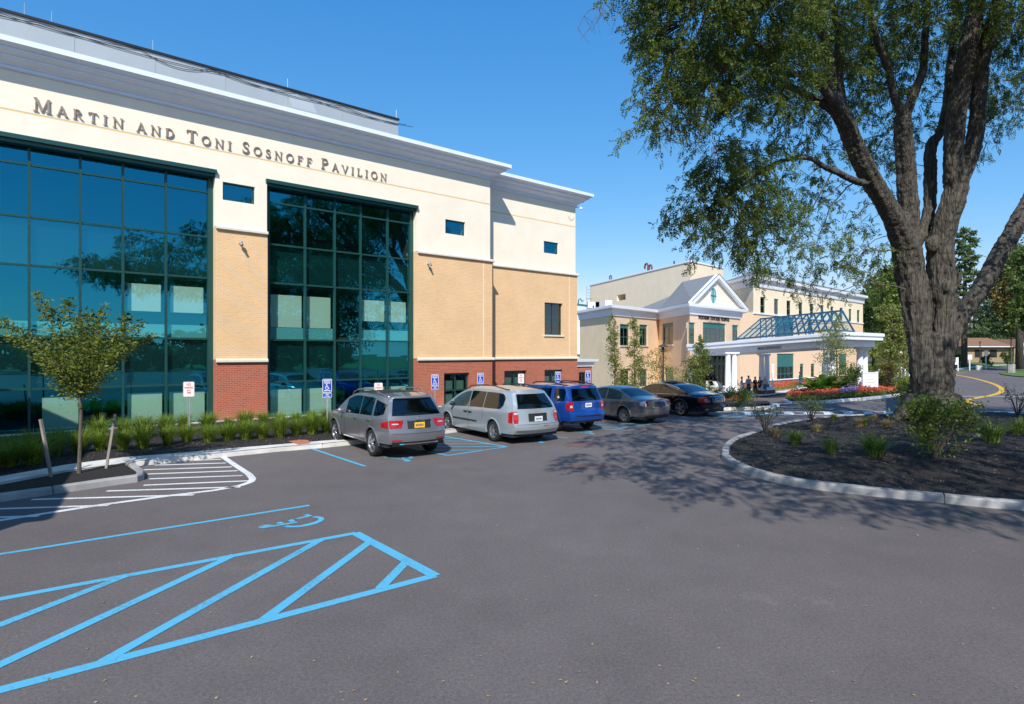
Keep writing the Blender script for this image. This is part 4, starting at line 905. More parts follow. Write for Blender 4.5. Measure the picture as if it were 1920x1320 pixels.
mb = MB(); WF.box(mb, -9, WF.len+.1, 0, .15, -.66, -.52); WF.box(mb, -.1, WF.len+.1, 0, .12, ZS-.1, ZS+.06); WB.box(mb, 0, WB.len+.1, 0, .12, ZS-.1, ZS+.06); mb.build('stone_band', M['trim'], hos, origin=oh)
for k, h_ in enumerate(h3): window(WF, *h_, -.1, hos, oh, cols=1, rows=2, fr=.12, head=.45 if False else 0, sill=False, fmat='green2')
for k, h_ in enumerate(lowr+h2):
    big = h_[1]-h_[0] > 1.5; window(WF, *h_, -.1, hos, oh, cols=4 if big else 1, rows=2, fr=.12 if big else .09, head=(h_[3]-h_[2])*.45 if big else .3, sill=False, fmat='green2')
wp_ = [(d, z-ZT+ZW) for d, z in hp]; wp_ = [(d, ZW-(ZW-z)*1.25) for d, z in wp_]
mb = MB(); sweep(mb, wi, wp_); mb.build('wing_cornice', M['trim'], hos, origin=oh, recalc=True)
r1, r2 = W(1409, 503, 82), W(1590, 545, 108); r2.z = r1.z = 13.9; mb = MB(); q_ = [Vector((p.x, p.y, ZW+.05)) for p in wo]
mb.poly([tuple(q_[1]), tuple(q_[2]), tuple(r2), tuple(r1)]); mb.poly([tuple(q_[0]), tuple(q_[1]), tuple(r1)]); mb.poly([tuple(q_[2]), tuple(q_[3]), tuple(r2)])
mb.poly([tuple(q_[0]), tuple(r1), tuple(r2), tuple(q_[3])]); mb.build('wing_roof', M['slate'], hos, origin=oh)
# rear block with roof plant
kL, kK, kR = XY(1106, 105.9), XY(1294, 78), XY(1356, 84.5); ZK = CAMZ+171*78/F
KL, KR = Wall(kL, kK), Wall(kK, kR)
ko = [(KL.u(1157), KL.u(1173), KL.z(1165, 563), KL.z(1165, 552))]
mb = MB(); KL.panel(mb, 0, KL.len, 3, ZK, 0, ko, reveal=1.5); KR.panel(mb, 0, KR.len, 3, ZK); e = Wall(kL+Vector((6, 8, 0)), kL); e.panel(mb, 0, e.len, 3, ZK)
kb = MB(); KL.panel(kb, ko[0][0], ko[0][1], ko[0][2], ko[0][3], -1.5, m=0)
rw = mb.build('rear_wall', M['cream2'], hos, origin=oh); kb.build('louvre', M['dark'], rw, origin=oh)
mb = MB(); KL.box(mb, -.1, KL.len+.1, -.3, .1, ZK, ZK+.2); KR.box(mb, .0, KR.len, -.3, .1, ZK+.003, ZK+.203); mb.build('coping', M['trim'], hos, origin=oh)
def pipe(px, px2, ytop, ybot, r=.14):
    u0, u1 = KL.u(px, -1), KL.u(px2, -1); zt_, zb_ = KL.z(px, ytop, -1), ZK; ra = abs(u1-u0)/2; mb = MB()
    mb.tube([KL.p(u1, -1, zb_-.3), KL.p(u1, -1, zt_-ra)]+[KL.p((u0+u1)/2+ra*math.cos(t*pi/6), -1, zt_-ra+ra*math.sin(t*pi/6)) for t in range(1, 7)]+[KL.p(u0, -1, zt_-ra-.3)], r, 8)
    mb.build('vent_pipe', mat('rust_pipe', (.16, .07, .05), .6), hos, origin=oh)
pipe(1209, 1215, 495, 508); pipe(1217, 1222, 497.5, 508); pipe(1143, 1146.5, 517, 527, .1)
for px, y0 in ((1264, 490.5), (1383, 488)):
    u = KL.u(px, -1) if px < 1290 else KR.u(1336, -1); mb = MB(); mb.tube([(KL if px < 1290 else KR).p(u, -1, ZK), (KL if px < 1290 else KR).p(u, -1, ZK+.9)], .1, 6); mb.build('vent_stack', M['black'], hos, origin=oh)
# roof plant beyond the left end
lad = MB(); lp = XY(1104, 100); z0_, z1_ = 7.6, CAMZ+(HY-537)/F*100
for s_ in (-.35, .35): lad.tube([(lp.x+s_, lp.y, z0_), (lp.x+s_, lp.y, z1_)], .05, 6)
for k in range(12): z_ = z0_+(z1_-z0_)*k/12; lad.tube([(lp.x-.35, lp.y, z_), (lp.x+.35, lp.y, z_)], .035, 5)
for k in range(4):
    z_ = z0_+1.5+k*.9; lad.tube([(lp.x+.4*math.cos(t), lp.y-.4+.5*math.sin(t), z_) for t in np.linspace(0, 2*pi, 9)], .03, 5)
lad.build('roof_ladder', M['steel'], hos, origin=oh)
for px, wd_, y0, y1, mt in ((1125, 1.1, 565, 572, 'steel'), (1141, .9, 563, 572, 'white'), (1113, 1.4, 566, 572, 'white')):
    p = W(px, y1, 74); mb = MB(); hh = (y1-y0)/F*74+.35; mb.box(p.x-wd_/2, p.y, p.z-.35, p.x+wd_/2, p.y+1, p.z-.35+hh); mb.build('roof_unit', M[mt], hos, origin=oh)
mb = MB(); p0_, p1_ = W(1082, 571, 76), W(1114, 575, 74); mb.beam(p0_, p1_, .3, .25, 0); mb.tube([W(1084, 571, 76), W(1085, 562, 76), W(1088, 560, 76), W(1092, 566, 76), W(1094, 563, 76)], .08, 6); mb.build('roof_rail', M['green2'], hos, origin=oh)

# ---------------------------------------------------------------- entrance canopy
def C3(px, py, Z): return W(px, py, Z)
Lc, Nc, Rc = C3(1287, 647, 57), C3(1580, 622.5, 42.5), C3(1659, 626, 46)
Qc = Lc+(Rc-Nc); can = empty('entrance_canopy', (Nc.x, Nc.y, g(Nc.x, Nc.y)), 0, 'long white entrance canopy on paired round columns with a blue green glass ridge skylight', 'canopy')
oc = tuple(can.location)
def ring(ins, dz): # inset outline
    c_ = (Lc+Nc+Rc+Qc)/4; P_ = [Lc, Nc, Rc, Qc]; n = 4; outp = []
    flat = [Vector((p.x, p.y, 0)) for p in P_]
    for i in range(4):
        t0 = (flat[i]-flat[i-1]).normalized(); t1 = (flat[(i+1) % 4]-flat[i]).normalized(); n0, n1 = Vector((t0.y, -t0.x, 0)), Vector((t1.y, -t1.x, 0)); m_ = (n0+n1)/(1+n0.dot(n1))
        if (c_-P_[i]).dot(m_) < 0: m_ = -m_
        q = P_[i]+m_*ins; outp.append(Vector((q.x, q.y, P_[i].z+dz)))
    return outp
def ringmesh(levels, m=0, top=True, bottom=True):
    mb = MB(); RR = [ring(*l) for l in levels]
    for a, b_ in zip(RR[:-1], RR[1:]):
        for i in range(4): mb.quad(a[i], a[(i+1) % 4], b_[(i+1) % 4], b_[i], m)
    if bottom: mb.poly(RR[0][::-1], m)
    if top: mb.poly(RR[-1], m)
    return mb
M['signplate'] = mat('pale_grey_plate', (.62, .62, .64), .5)
ringmesh([(.55, -1.0), (.5, -.98), (.5, -.56)], top=True).build('frieze', M['trim'], can, origin=oc, recalc=True)
ringmesh([(.42, -.56), (.12, -.53), (.08, -.50), (.08, -.26), (.02, -.24), (0, -.20), (0, 0), (.1, .03)]).build('fascia', M['trim'], can, origin=oc, recalc=True)
LN = Wall(ring(.5, 0)[0], ring(.5, 0)[1]); zl = lambda px, py: LN.z(px, py, .02)
ca, cb = LN.u(1419, .02), LN.u(1466, .02); slope = (Nc.z-Lc.z)/LN.len
mb = MB(); mb.quad(*[LN.p(u, .01, Lc.z+slope*u+dz) for u, dz in ((ca, -.93), (cb, -.93), (cb, -.62), (ca, -.62))]); mb.build('name_plate', M['signplate'], can, origin=oc)
v, f = font_mesh('MAIN ENTRANCE', .26, bold=.002); w_ = max(a[0] for a in v)-min(a[0] for a in v); sx = (cb-ca)*.88/w_; mb = MB(); uc = (ca+cb)/2
mb.add([LN.p(uc+x*sx, .03, Lc.z+slope*(uc+x*sx)-.775+y) for x, y, z in v], f); mb.build('lettering', M['black'], can, origin=oc)
def column(c, zb, zt, r=.24):
    mb = MB(); h = zt-zb; x, y = c
    mb.box(x-r*1.55, y-r*1.55, zb, x+r*1.55, y+r*1.55, zb+.1); prof = [(r*1.5, .1), (r*1.55, .15), (r*1.4, .22), (r*1.12, .26), (r*1.0, .34), (r*1.02, h*.35), (r*.86, h-.34), (r*.86, h-.30), (r*.98, h-.28), (r*.98, h-.24), (r*.9, h-.22), (r*1.2, h-.12)]
    mb.lathe([(a, zb+b_) for a, b_ in prof], (x, y, 0), 20); mb.box(x-r*1.35, y-r*1.35, zb+h-.12, x+r*1.35, y+r*1.35, zb+h)
    o = mb.build('column', M['trim'], can, origin=oc); 
    for p in o.data.polygons: p.use_smooth = len(p.vertices) == 4 and 0 < abs(p.normal.z) < .9 or abs(p.normal.z) < .2
    o.data.set_sharp_from_angle(angle=R(35)); return o
lnd = (Nc-Lc); lnd.z = 0; lnd.normalize(); crs = (Rc-Nc); crs.z = 0; crs.normalize(); LL = (Nc-Lc).length
def zc_at(p): return Lc.z-1.0+slope*(Vector((p.x-Lc.x, p.y-Lc.y, 0)).dot(lnd))
cols = []
def pair(p, dvec, zb, pier=True, n=2, sp=.85):
    for k in range(n):
        q = p+dvec*(k-(n-1)/2)*sp; column((q.x, q.y), zb, zc_at(q))
    if pier:
        mb = MB(); a = dvec*(sp*(n-1)/2+.55); c2 = Vector((-dvec.y, dvec.x, 0))*.5; gz = g(p.x, p.y)-.3
        mb.prism([(p+s1*a+s2*c2)+Vector((0, 0, gz-p.z)) for s1, s2 in ((-1,-1),(1,-1),(1,1),(-1,1))], (0, 0, zb-.1-gz)); o = mb.build('pier', M['redb2'], can, origin=oc, recalc=True)
        mb = MB(); a2, c3 = a*1.06, c2*1.12; mb.prism([(p+s1*a2+s2*c3)+Vector((0, 0, zb-.1-p.z)) for s1, s2 in ((-1,-1),(1,-1),(1,1),(-1,1))], (0, 0, .099)); mb.build('pier_cap', M['trim'], can, origin=oc, recalc=True)
M['redb2'] = mat('pier_brick', (.30, .085, .045), .9, col2=(.20, .06, .035), vscale=14)
p1 = XY(1371, 50.6); pair(p1, crs, -.36)
p3 = Nc-lnd*1.6+crs*.9; p3 = Vector((p3.x, p3.y, 0)); pair(p3, crs, .2, n=2, sp=.8); 
p4 = Rc-lnd*1.4-crs*.8; p4 = Vector((p4.x, p4.y, 0)); pair(p4, crs, .2, sp=.75)
p2 = XY(1433, 56.5); pair(p2, crs, -.5)
# skylight
nl, nr = C3(1556, 619, 44.2), C3(1602, 622, 46.5); fl = C3(1381, 636, 54.5); fr_ = fl+(nr-nl)
nap = W(1579, 582.5, 45.3); fap = (fl+fr_)/2; fap.z = nap.z-.15; fap = fap+(nl-fl).normalized()*1.6; fap.z = nap.z-.12
sk = MB(); nb = 13
for k in range(nb+1):
    t = k/nb; A = fl.lerp(nl, t); B = fap.lerp(nap, t); C_ = fr_.lerp(nr, t)
    sk.beam(A, B, .10, .10); sk.beam(C_, B, .10, .10)
sk.beam(fap, nap, .1, .12); sk.beam(fl, nl, .12, .14); sk.beam(fr_, nr, .12, .14); sk.beam(nl, nr, .12, .14)
for a, b_ in ((.5, 0),):
    sk.beam(fl.lerp(fap, a), nl.lerp(nap, a), .05, .05); sk.beam(fr_.lerp(fap, a), nr.lerp(nap, a), .05, .05)
sko = sk.build('skylight', M['bluegreen'], can, origin=oc)
mb = MB(); mb.quad(fl, nl, nap, fap); mb.quad(nr, fr_, fap, nap); mb.poly([nl, nr, nap]); mb.poly([fr_, fl, fap]); mb.build('pane', glass_mat('skylight_glass', (.86, .94, .97), (.6, .8, .9), .03, ior=1.15), sko, origin=oc)
# ---------------------------------------------------------------- cars
M['tyre'] = mat('tyre_rubber', (.014, .014, .015), .8, bump=.2, bscale=60)
M['rim'] = mat('alloy_rim', (.55, .56, .58), .28, metal=.9)
M['carglass'] = glass_mat('car_glass', (.10, .12, .12), (.8, .85, .9), .06, rough=.01)
M['carglass2'] = glass_mat('clear_car_glass', (.45, .52, .5), (.8, .85, .9), .06, rough=.01)
M['redlight'] = mat('tail_light', (.5, .012, .012), .12, coat=1, col2=(.28, .005, .008), vscale=14); M['clearlight'] = mat('clear_lens', (.5, .48, .48), .15, coat=1)
M['chrome'] = mat('chrome', (.8, .8, .82), .12, metal=1); M['carblack'] = mat('black_trim', (.02, .02, .021), .5); M['seat'] = mat('seat_fabric', (.06, .06, .062), .9)
M['plate_y'] = mat('yellow_plate', (.85, .48, .02), .5); M['plate_w'] = mat('white_plate', (.75, .76, .8), .5); M['plate_d'] = mat('plate_ink', (.03, .05, .2), .5); M['plate_b'] = mat('pale_blue_plate', (.3, .45, .65), .5)
def pfn(kn, smooth=0):
    xs = np.array([k[0] for k in kn], float); ys = np.array([k[1] for k in kn], float)
    if smooth:
        gx = np.linspace(xs[0], xs[-1], 400); gy = np.interp(gx, xs, ys); st = (xs[-1]-xs[0])/399; r = max(1, int(3*smooth/st)); kk = np.exp(-.5*(np.arange(-r, r+1)*st/smooth)**2); kk /= kk.sum()
        gp = np.concatenate([2*gy[0]-gy[1:r+1][::-1], gy, 2*gy[-1]-gy[-r-1:-1][::-1]]); gy = np.convolve(gp, kk, 'valid'); return lambda v: float(np.interp(v, gx, gy))
    return lambda v: float(np.interp(v, xs, ys))
class Car:
    def __init__(s, name, label, paint, spec):
        s.S = spec; s.wb = spec['wb']; s.W = spec['w']; s.r = spec['wheel']
        s.xr = pfn(spec['rear'], .04); s.xf = pfn(spec['front'], .04); s.zt = pfn(spec['top'], .07); s.zb = pfn(spec['belt'], .05)
        s.root = empty(name, (0, 0, 0), 0, label, 'car', 'cars parked nose in along the kerb'); s.paint = paint
        s.body(); s.wheels()
    def half(s, x, z):
        S = s.S; xr, xf = s.xr(z), s.xf(z); t = (x-xr)/(xf-xr); zb = s.zb(x); w = s.W/2
        w *= 1-S.get('tr', .10)*max(0, (.16-t)/.16)**2.2-S.get('tf', .16)*max(0, (t-.80)/.20)**2.2
        zs = S['sill']
        if z < zb:
            q = (zb-z)/(zb-zs); w *= 1-.025*q*q+.0*q; w -= .035*max(0, 1-q/.10)**2*1.0
            w -= .035*max(0, (q-.80)/.2)**2
        else:
            q = (z-zb)/max(.2, S['roof']-zb); w -= .035; w -= S['tum']*q**1.15
        return w
    def body(s):
        S = s.S; n, m = 110, 22; rr = S.get('rr', .07); side = []
        x0, x1 = s.xr(S['sill']+.3), s.xf(S['sill']+.3)
        cols = []
        for i in range(n+1):
            t = i/n; z = 1.0
            for _ in range(40):
                x = s.xr(z)+(s.xf(z)-s.xr(z))*t; z = .5*z+.5*(s.zt(x))
            ztop = z; zs = z-rr
            zb0 = S['sill']; xm = s.xr(.4)+(s.xf(.4)-s.xr(.4))*t
            ra = s.r+.055
            for wx in (0, s.wb):
                dx = abs(xm-wx)
                if dx < ra: zb0 = max(zb0, s.r+math.sqrt(ra*ra-dx*dx))
            ov = S['sill']+.03 if xm < -s.r-.05 else zb0
            if xm < -ra: zb0 = max(zb0, S.get('rbot', .3))
            if xm > s.wb+ra: zb0 = max(zb0, S.get('fbot', .25))
            col = []
            for j in range(m+1):
                zz = zb0+(zs-zb0)*(j/m)**.9; xx = s.xr(zz)+(s.xf(zz)-s.xr(zz))*t; col.append((xx, s.half(xx, zz), zz))
            cols.append((t, col, ztop))
        bl = S.get('bulge', .12)
        body = MB()
        for sg in (1, -1):
            Pg = [[(x, sg*y, z) for x, y, z in col] for t, col, zt in cols]
            body.grid(Pg if sg > 0 else Pg[::-1])
        k = 14; top = []
        for t, col, zt in cols:
            x, yt, z = col[-1]; f = max(0, 1-t/.12)**2; ff = max(0, (t-.9)/.1)**2; row = []
            for j in range(k+1):
                a = 1-2*j/k; row.append((x-bl*(1-a*a)*f+bl*(1-a*a)*ff, yt*a, z+rr*(1-abs(a)**3.2)))
            top.append(row)
        body.grid(top[::-1])
        for end, sgn in ((0, -1), (-1, 1)):
            col = cols[end][1]; rows = []
            for j, (x, y, z) in enumerate(col):
                cr = rr*(j/len(col))**6
                rows.append([(x+sgn*bl*(1-(1-2*i/k)**2), y*(1-2*i/k), z+(rr*(1-abs(1-2*i/k)**3.2) if j == len(col)-1 else 0)) for i in range(k+1)])
            body.grid(rows if sgn > 0 else rows[::-1])
        s.cols = cols
        # arch liners and floor
        s.b = body.build('body', s.paint, s.root, smooth=True, merge=.0005, recalc=True)
        s.b.data.set_sharp_from_angle(angle=R(40))
        u = MB(); w = s.W/2-.10; u.box(s.xr(.5)+.12, -w, S['sill']-.02, s.xf(.5)-.15, w, S['sill']+.05)
        for wx in (0, s.wb):
            for sg in (1, -1):
                rows = []
                for a in np.linspace(0, pi, 13):
                    x = wx+(s.r+.055)*math.cos(a); z = s.r+(s.r+.055)*math.sin(a); rows.append([(x, sg*(s.W/2-.05), z), (x, sg*(s.W/2-.34), z)])
                u.grid(rows)
            u.box(wx-s.r-.05, -(s.W/2-.34), S['sill']-.05, wx+s.r+.05, s.W/2-.34, s.r*2.0)
        u.build('underbody', M['carblack'], s.root)
    def side_patch(s, x0, x1, lo, hi, off=.008, nx=16, nz=6, mt='carglass', name='side_window', sg=1, par=None, slant=0):
        rows = []
        for i in range(nx+1):
            t = i/nx; col = []
            for j in range(nz+1):
                v = j/nz; x = x0+(x1-x0)*t; a, b = lo(x), hi(x); z = a+(b-a)*v; xx = x+slant*(z-a) ; col.append((xx, sg*(s.half(xx, z)+off), z))
            rows.append(col)
        mb = MB(); mb.grid(rows if sg > 0 else rows[::-1]); return mb.build(name, M[mt] if isinstance(mt, str) else mt, par or s.root, smooth=True)
    def rear_pt(s, a, z, off=.01):                 # a in -1..1 across the tail
        x = s.xr(z); y = s.half(x+.001, z); return (x-s.S.get('bulge', .12)*(1-a*a)-off, y*a, z)
    def rear_patch(s, f, n=12, m=6, name='rear_window', mt='carglass', off=.01, par=None):
        rows = []
        for j in range(m+1):
            v = j/m; z, a0, a1 = f(v); rows.append([s.rear_pt(a0+(a1-a0)*i/n, z, off) for i in range(n+1)])
        mb = MB(); mb.grid(rows[::-1]); return mb.build(name, M[mt] if isinstance(mt, str) else mt, par or s.root, smooth=True)
    def top_patch(s, x0, x1, fr0, fr1, name, mt='carglass', off=.008, par=None, n=10, m=8):
        rows = []; rr = s.S.get('rr', .07)
        arr = [(c[1][-1][0], c[1][-1][1], c[1][-1][2]) for c in s.cols]; xs = [a[0] for a in arr]
        for i in range(n+1):
            t = i/n; x = x0+(x1-x0)*t; yt = float(np.interp(x, xs, [a[1] for a in arr])); z = float(np.interp(x, xs, [a[2] for a in arr])); fr = fr0+(fr1-fr0)*t
            rows.append([(x, yt*fr*(1-2*j/m), z+rr*(1-abs(fr*(1-2*j/m))**3.2)+off) for j in range(m+1)])
        mb = MB(); mb.grid(rows[::-1]); return mb.build(name, M[mt] if isinstance(mt, str) else mt, par or s.root, smooth=True)
    def wheels(s):
        r, S = s.r, s.S; tw = .115; rim_r = S.get('rim', r*.68)
        for wx in (0, s.wb):
            for sg in (1, -1):
                mb = MB(); yo = sg*(s.W/2-.02-tw)
                prof = [(rim_r, -tw*.85), (rim_r+.02, -tw), (r-.03, -tw), (r-.006, -tw*.72), (r, -tw*.4), (r, tw*.4), (r-.006, tw*.72), (r-.03, tw), (rim_r+.02, tw), (rim_r, tw*.85)]
                mb.lathe(prof, (0, 0, 0), 32, axis='y')
                wh = mb.build('wheel', M['tyre'], s.root, smooth=True, loc=(wx, yo, r), recalc=True)
                mb = MB(); yo2 = sg*tw*.80
                mb.lathe([(rim_r, sg*tw*.9), (rim_r-.018, sg*tw*.86), (rim_r-.03, sg*tw*.5), (rim_r-.035, -sg*tw*.8)], (0, 0, 0), 32, axis='y')
                mb.lathe([(.001, yo2+sg*.012), (.055, yo2+sg*.01), (.07, yo2-sg*.01), (.06, yo2-sg*.05)], (0, 0, 0), 16, axis='y')
                ns = S.get('spokes', 5)
                for k in range(ns):
                    a = 2*pi*k/ns
                    dbl = S.get('dbl', False)
                    for da in ((-.13, .13) if dbl else (0,)):
                        p0 = (math.cos(a+da*.3)*.05, yo2, math.sin(a+da*.3)*.05); p1 = (math.cos(a+da)*(rim_r-.02), yo2-sg*.01, math.sin(a+da)*(rim_r-.02))
                        mb.beam(p0, p1, .035 if dbl else S.get('sw', .06), .03, up=(0, 1, 0))
                mb.build('rim', M['rim'], wh, recalc=True)
                mb = MB(); mb.lathe([(.0, -sg*.02), (rim_r-.04, -sg*.02)], (0, 0, 0), 20, axis='y'); mb.lathe([(.0, sg*.01), (r*.42, sg*.01), (r*.42, -sg*.01)], (0, 0, 0), 20, axis='y'); mb.build('brake_disc', M['carblack'], wh)
    def seam(s, x, z0, z1, slant=0, sgs=(1, -1)):
        for sg in sgs: s.side_patch(x-.007, x+.007, lambda q: z0, lambda q: z1, .002, 1, 14, 'carblack', 'panel_gap', sg, s.b, slant)
    def handle(s, x, z, mt=None):
        for sg in (1, -1):
            y = sg*(s.half(x, z)+.02); mb = MB(); mb.beam((x-.10, y, z), (x+.10, y, z), .03, .032); mb.build('door_handle', mt or s.paint, s.b)
    def mirror(s, x, z, mt=None):
        for sg in (1, -1):
            y = sg*(s.half(x, z)+.11); mb = MB(); mb.ball((x, y, z+.06), .1, 12, sc=(.6, 1.1, .8)); mb.beam((x, sg*(s.half(x, z)-.02), z), (x, y, z+.02), .05, .03); mb.build('wing_mirror', mt or s.paint, s.root, smooth=True)
    def plate(s, z, mt, h=.15, w=.30, rec=None):
        if rec:
            y0, y1, a, b_ = rec; H = s.half(s.xr((a+b_)/2)+.01, (a+b_)/2)
            s.rear_patch(lambda v: (a+(b_-a)*v, y0/H, y1/H), name='plate_recess', mt='carblack', off=.004)
        x = s.xr(z)-s.S.get('bulge', .12)-.022; mb = MB(); mb.box(x, -w/2, z-h/2, x+.012, w/2, z+h/2); p = mb.build('number_plate', M[mt], s.root)
        mb = MB()
        for k in range(6): mb.box(x-.002, -w*.36+k*w*.13, z-h*.2, x-.0005, -w*.36+k*w*.13+w*.085, z+h*.18)
        mb.build('plate_characters', M['plate_d'], p)
    def arch(s, mt, wd=.05):
        for wx in (0, s.wb):
            for sg in (1, -1):
                rows = []
                for a in np.linspace(-.15, pi+.15, 22):
                    row = []
                    for rad, o in ((s.r+.05, -.03), (s.r+.052, .018), (s.r+.06+wd*.5, .026), (s.r+.06+wd, .004)):
                        x = wx+rad*math.cos(a); z = s.r+rad*math.sin(a); z = max(z, s.S['sill']); row.append((x, sg*(s.half(x, z)+o), z))
                    rows.append(row)
                mb = MB(); mb.grid(rows if sg < 0 else rows[::-1]); mb.build('wheel_arch', mt, s.b, smooth=True)
    def interior(s, x0, x1, zf):
        mb = MB()
        for x in x0:
            for y in (-.38, .38):
                mb.box(x-.05, y-.25, zf-.3, x+.08, y+.25, zf+.22); mb.box(x-.04, y-.12, zf+.25, x+.04, y+.12, zf+.42)
        mb.build('seats', M['seat'], s.root)
    def place(s, px, py, th):
        """(px,py) = where the left rear tyre touches the ground"""
        p = G(px, py); hd = Vector((-math.sin(R(th)), math.cos(R(th)), 0)); lf = Vector((-hd.y, hd.x, 0))
        q = p-lf*(s.W/2-.13); s.root.location = (q.x, q.y, g(p.x, p.y)); s.root.rotation_euler = (0, 0, R(th)+pi/2)
    def tail_lights(s, f, mt='redlight', mirror=True, name='tail_light', wrap=None, off=.014):
        for sg in (1, -1):
            a = s.rear_patch(lambda v: (f(v)[0], sg*f(v)[1] if sg > 0 else -f(v)[2], sg*f(v)[2] if sg > 0 else -f(v)[1]), 6, 6, name, mt, off)
            if wrap:
                x0 = s.xr((f(0)[0]+f(1)[0])/2); s.side_patch(x0+.0, x0+wrap, lambda q: f(0)[0]+(q-x0)*.1, lambda q: f(1)[0]-(q-x0)*.25, off, 6, 4, mt, 'lens_side', sg, a)
def paintm(name, col, metal=.55, rough=.32): return mat(name, col, rough, metal=metal, coat=.9, var=.02, vscale=2)
C1 = lambda c: (lambda q: c)

# grey sport utility
P1 = paintm('grey_paint', (.235, .24, .265))
suv = Car('grey_suv', 'grey sport utility car with yellow number plate and silver roof rails, nearest in the row', P1, dict(
    wb=2.915, w=1.93, wheel=.375, rim=.255, spokes=5, dbl=True, sill=.34, rbot=.42, fbot=.3, roof=1.73, tum=.20, rr=.06, bulge=.13,
    rear=[(.3, -.84), (.45, -.93), (.7, -.95), (.82, -.92), (1.05, -.86), (1.2, -.80), (1.6, -.52), (1.75, -.42)], front=[(.3, 3.65), (.6, 3.83), (.85, 3.78), (1.1, 3.65), (1.75, 3.4)],
    top=[(-1, 1.62), (-.5, 1.66), (.2, 1.73), (1.0, 1.745), (1.6, 1.70), (2.05, 1.56), (2.75, 1.15), (3.2, 1.06), (3.7, .93), (3.9, .8)], belt=[(-1, 1.14), (0, 1.10), (3.7, .98)], tr=.13, tf=.16))
wt = lambda x: min(suv.zt(x)-.13, 1.60)
bl_ = lambda x: suv.zb(x)+.02
for sg in (1, -1):
    suv.side_patch(.92, 1.98, bl_, lambda x: min(wt(x), suv.zt(x)-.12), .008, 18, 6, 'carglass', 'side_window', sg, slant=.02)
    suv.side_patch(.02, .86, bl_, wt, .008, 12, 6, 'carglass', 'side_window', sg, slant=.05)
    suv.side_patch(-.62, -.12, lambda x: bl_(x)+max(0, (-.35-x))*.2, lambda x: wt(x)-.02-max(0, -.2-x)*.12, .008, 12, 6, 'carglass', 'side_window', sg, slant=.12)
    suv.side_patch(-.1, -.03, bl_, wt, .004, 2, 6, P1, 'side_pillar', sg, slant=.1)
suv.rear_patch(lambda v: (1.16+v*.47, -.90+.04*v, .90-.04*v), 14, 8); suv.rear_patch(lambda v: (1.61+v*.05, -.86, .86), 14, 2, 'spoiler', P1, .08)
suv.rear_patch(lambda v: (1.185+v*.012, .05, .5), 6, 1, 'wiper', 'carblack', .03)
suv.top_patch(2.0, 2.72, .9, .93, 'windscreen'); suv.top_patch(.1, 1.7, .75, .75, 'sunroof', 'carblack')
suv.tail_lights(lambda v: (.84+v*.20-.0, .62-.10*v+.1*(1-v)*0, .98), wrap=.28)
suv.tail_lights(lambda v: (.935+v*.028, .70, .90), 'clearlight', name='reversing_light', off=.02)
suv.tail_lights(lambda v: (.50+v*.035, .62, .93), name='reflector')
suv.plate(.90, 'plate_y', rec=(-.34, .34, .81, .99)); suv.rear_patch(lambda v: (1.005+v*.03, -.42, .42), 8, 1, 'chrome_strip', 'chrome', .03)
suv.rear_patch(lambda v: (.35+v*.12, -.93, .93), 12, 3, 'lower_bumper', 'carblack', .012); suv.rear_patch(lambda v: (.40+v*.03, -.7, .7), 12, 2, 'chrome_strip', 'chrome', .04)
suv.rear_patch(lambda v: (.68+v*.006, -.9, .9), 12, 1, 'panel_gap', 'carblack', .006, suv.b)
v_, f_ = font_mesh('o', .001); mb = MB(); x = suv.xr(1.1)-.13-.02; mb.lathe([(.035, -.006), (.045, 0), (.035, .006)], (0, 0, 0), 16, axis='y'); 
o = mb.build('badge', M['chrome'], suv.root, loc=(x, 0, 1.08)); o.rotation_euler = (0, 0, R(90))
for x in (2.02, .88, -.12): suv.seam(x, .42 if x > .5 else .8, bl_(x), slant=.05 if x < 1 else 0)
suv.handle(1.12, .98); suv.handle(.15, 1.0); suv.mirror(2.1, 1.05)
suv.side_patch(.45, 2.35, lambda x: .36, lambda x: .40, .03, 12, 2, 'chrome', 'running_board', 1); suv.side_patch(.45, 2.35, lambda x: .36, lambda x: .40, .03, 12, 2, 'chrome', 'running_board', -1)
for sg in (1, -1):
    mb = MB(); mb.tube([(x, sg*(suv.half(x, 1.68)-.04), suv.zt(x)+(.055 if -.3 < x < 1.9 else -.03)) for x in (-.45, -.3, .3, .9, 1.5, 1.85, 2.0)], .018, 8); mb.build('roof_rail', M['chrome'], suv.root, smooth=True)
suv.arch(P1, .03); suv.interior((1.6, .6), 0, 1.1); suv.place(703, 855, 35.5)

# silver minivan
P2 = paintm('silver_paint', (.42, .47, .50), .5)
van = Car('silver_minivan', 'silver minivan with scuffed rusty rear bumper between the grey and the blue car', P2, dict(
    wb=3.03, w=1.97, wheel=.335, rim=.215, spokes=7, sw=.04, sill=.24, rbot=.32, fbot=.25, roof=1.72, tum=.23, rr=.08, bulge=.16,
    rear=[(.25, -.92), (.4, -1.06), (.62, -1.08), (.70, -1.0), (1.05, -.96), (1.2, -.92), (1.6, -.62), (1.75, -.52)], front=[(.25, 3.75), (.5, 3.95), (.8, 3.85), (1.1, 3.6), (1.75, 3.3)],
    top=[(-1.1, 1.62), (-.6, 1.67), (0, 1.715), (1.0, 1.73), (1.8, 1.68), (2.2, 1.56), (3.1, 1.10), (3.5, .98), (3.95, .78)], belt=[(-1, 1.06), (1, 1.02), (3.7, .92)], tr=.13, tf=.18))
wt = lambda x: min(van.zt(x)-.15, 1.56); bl_ = lambda x: van.zb(x)+.02
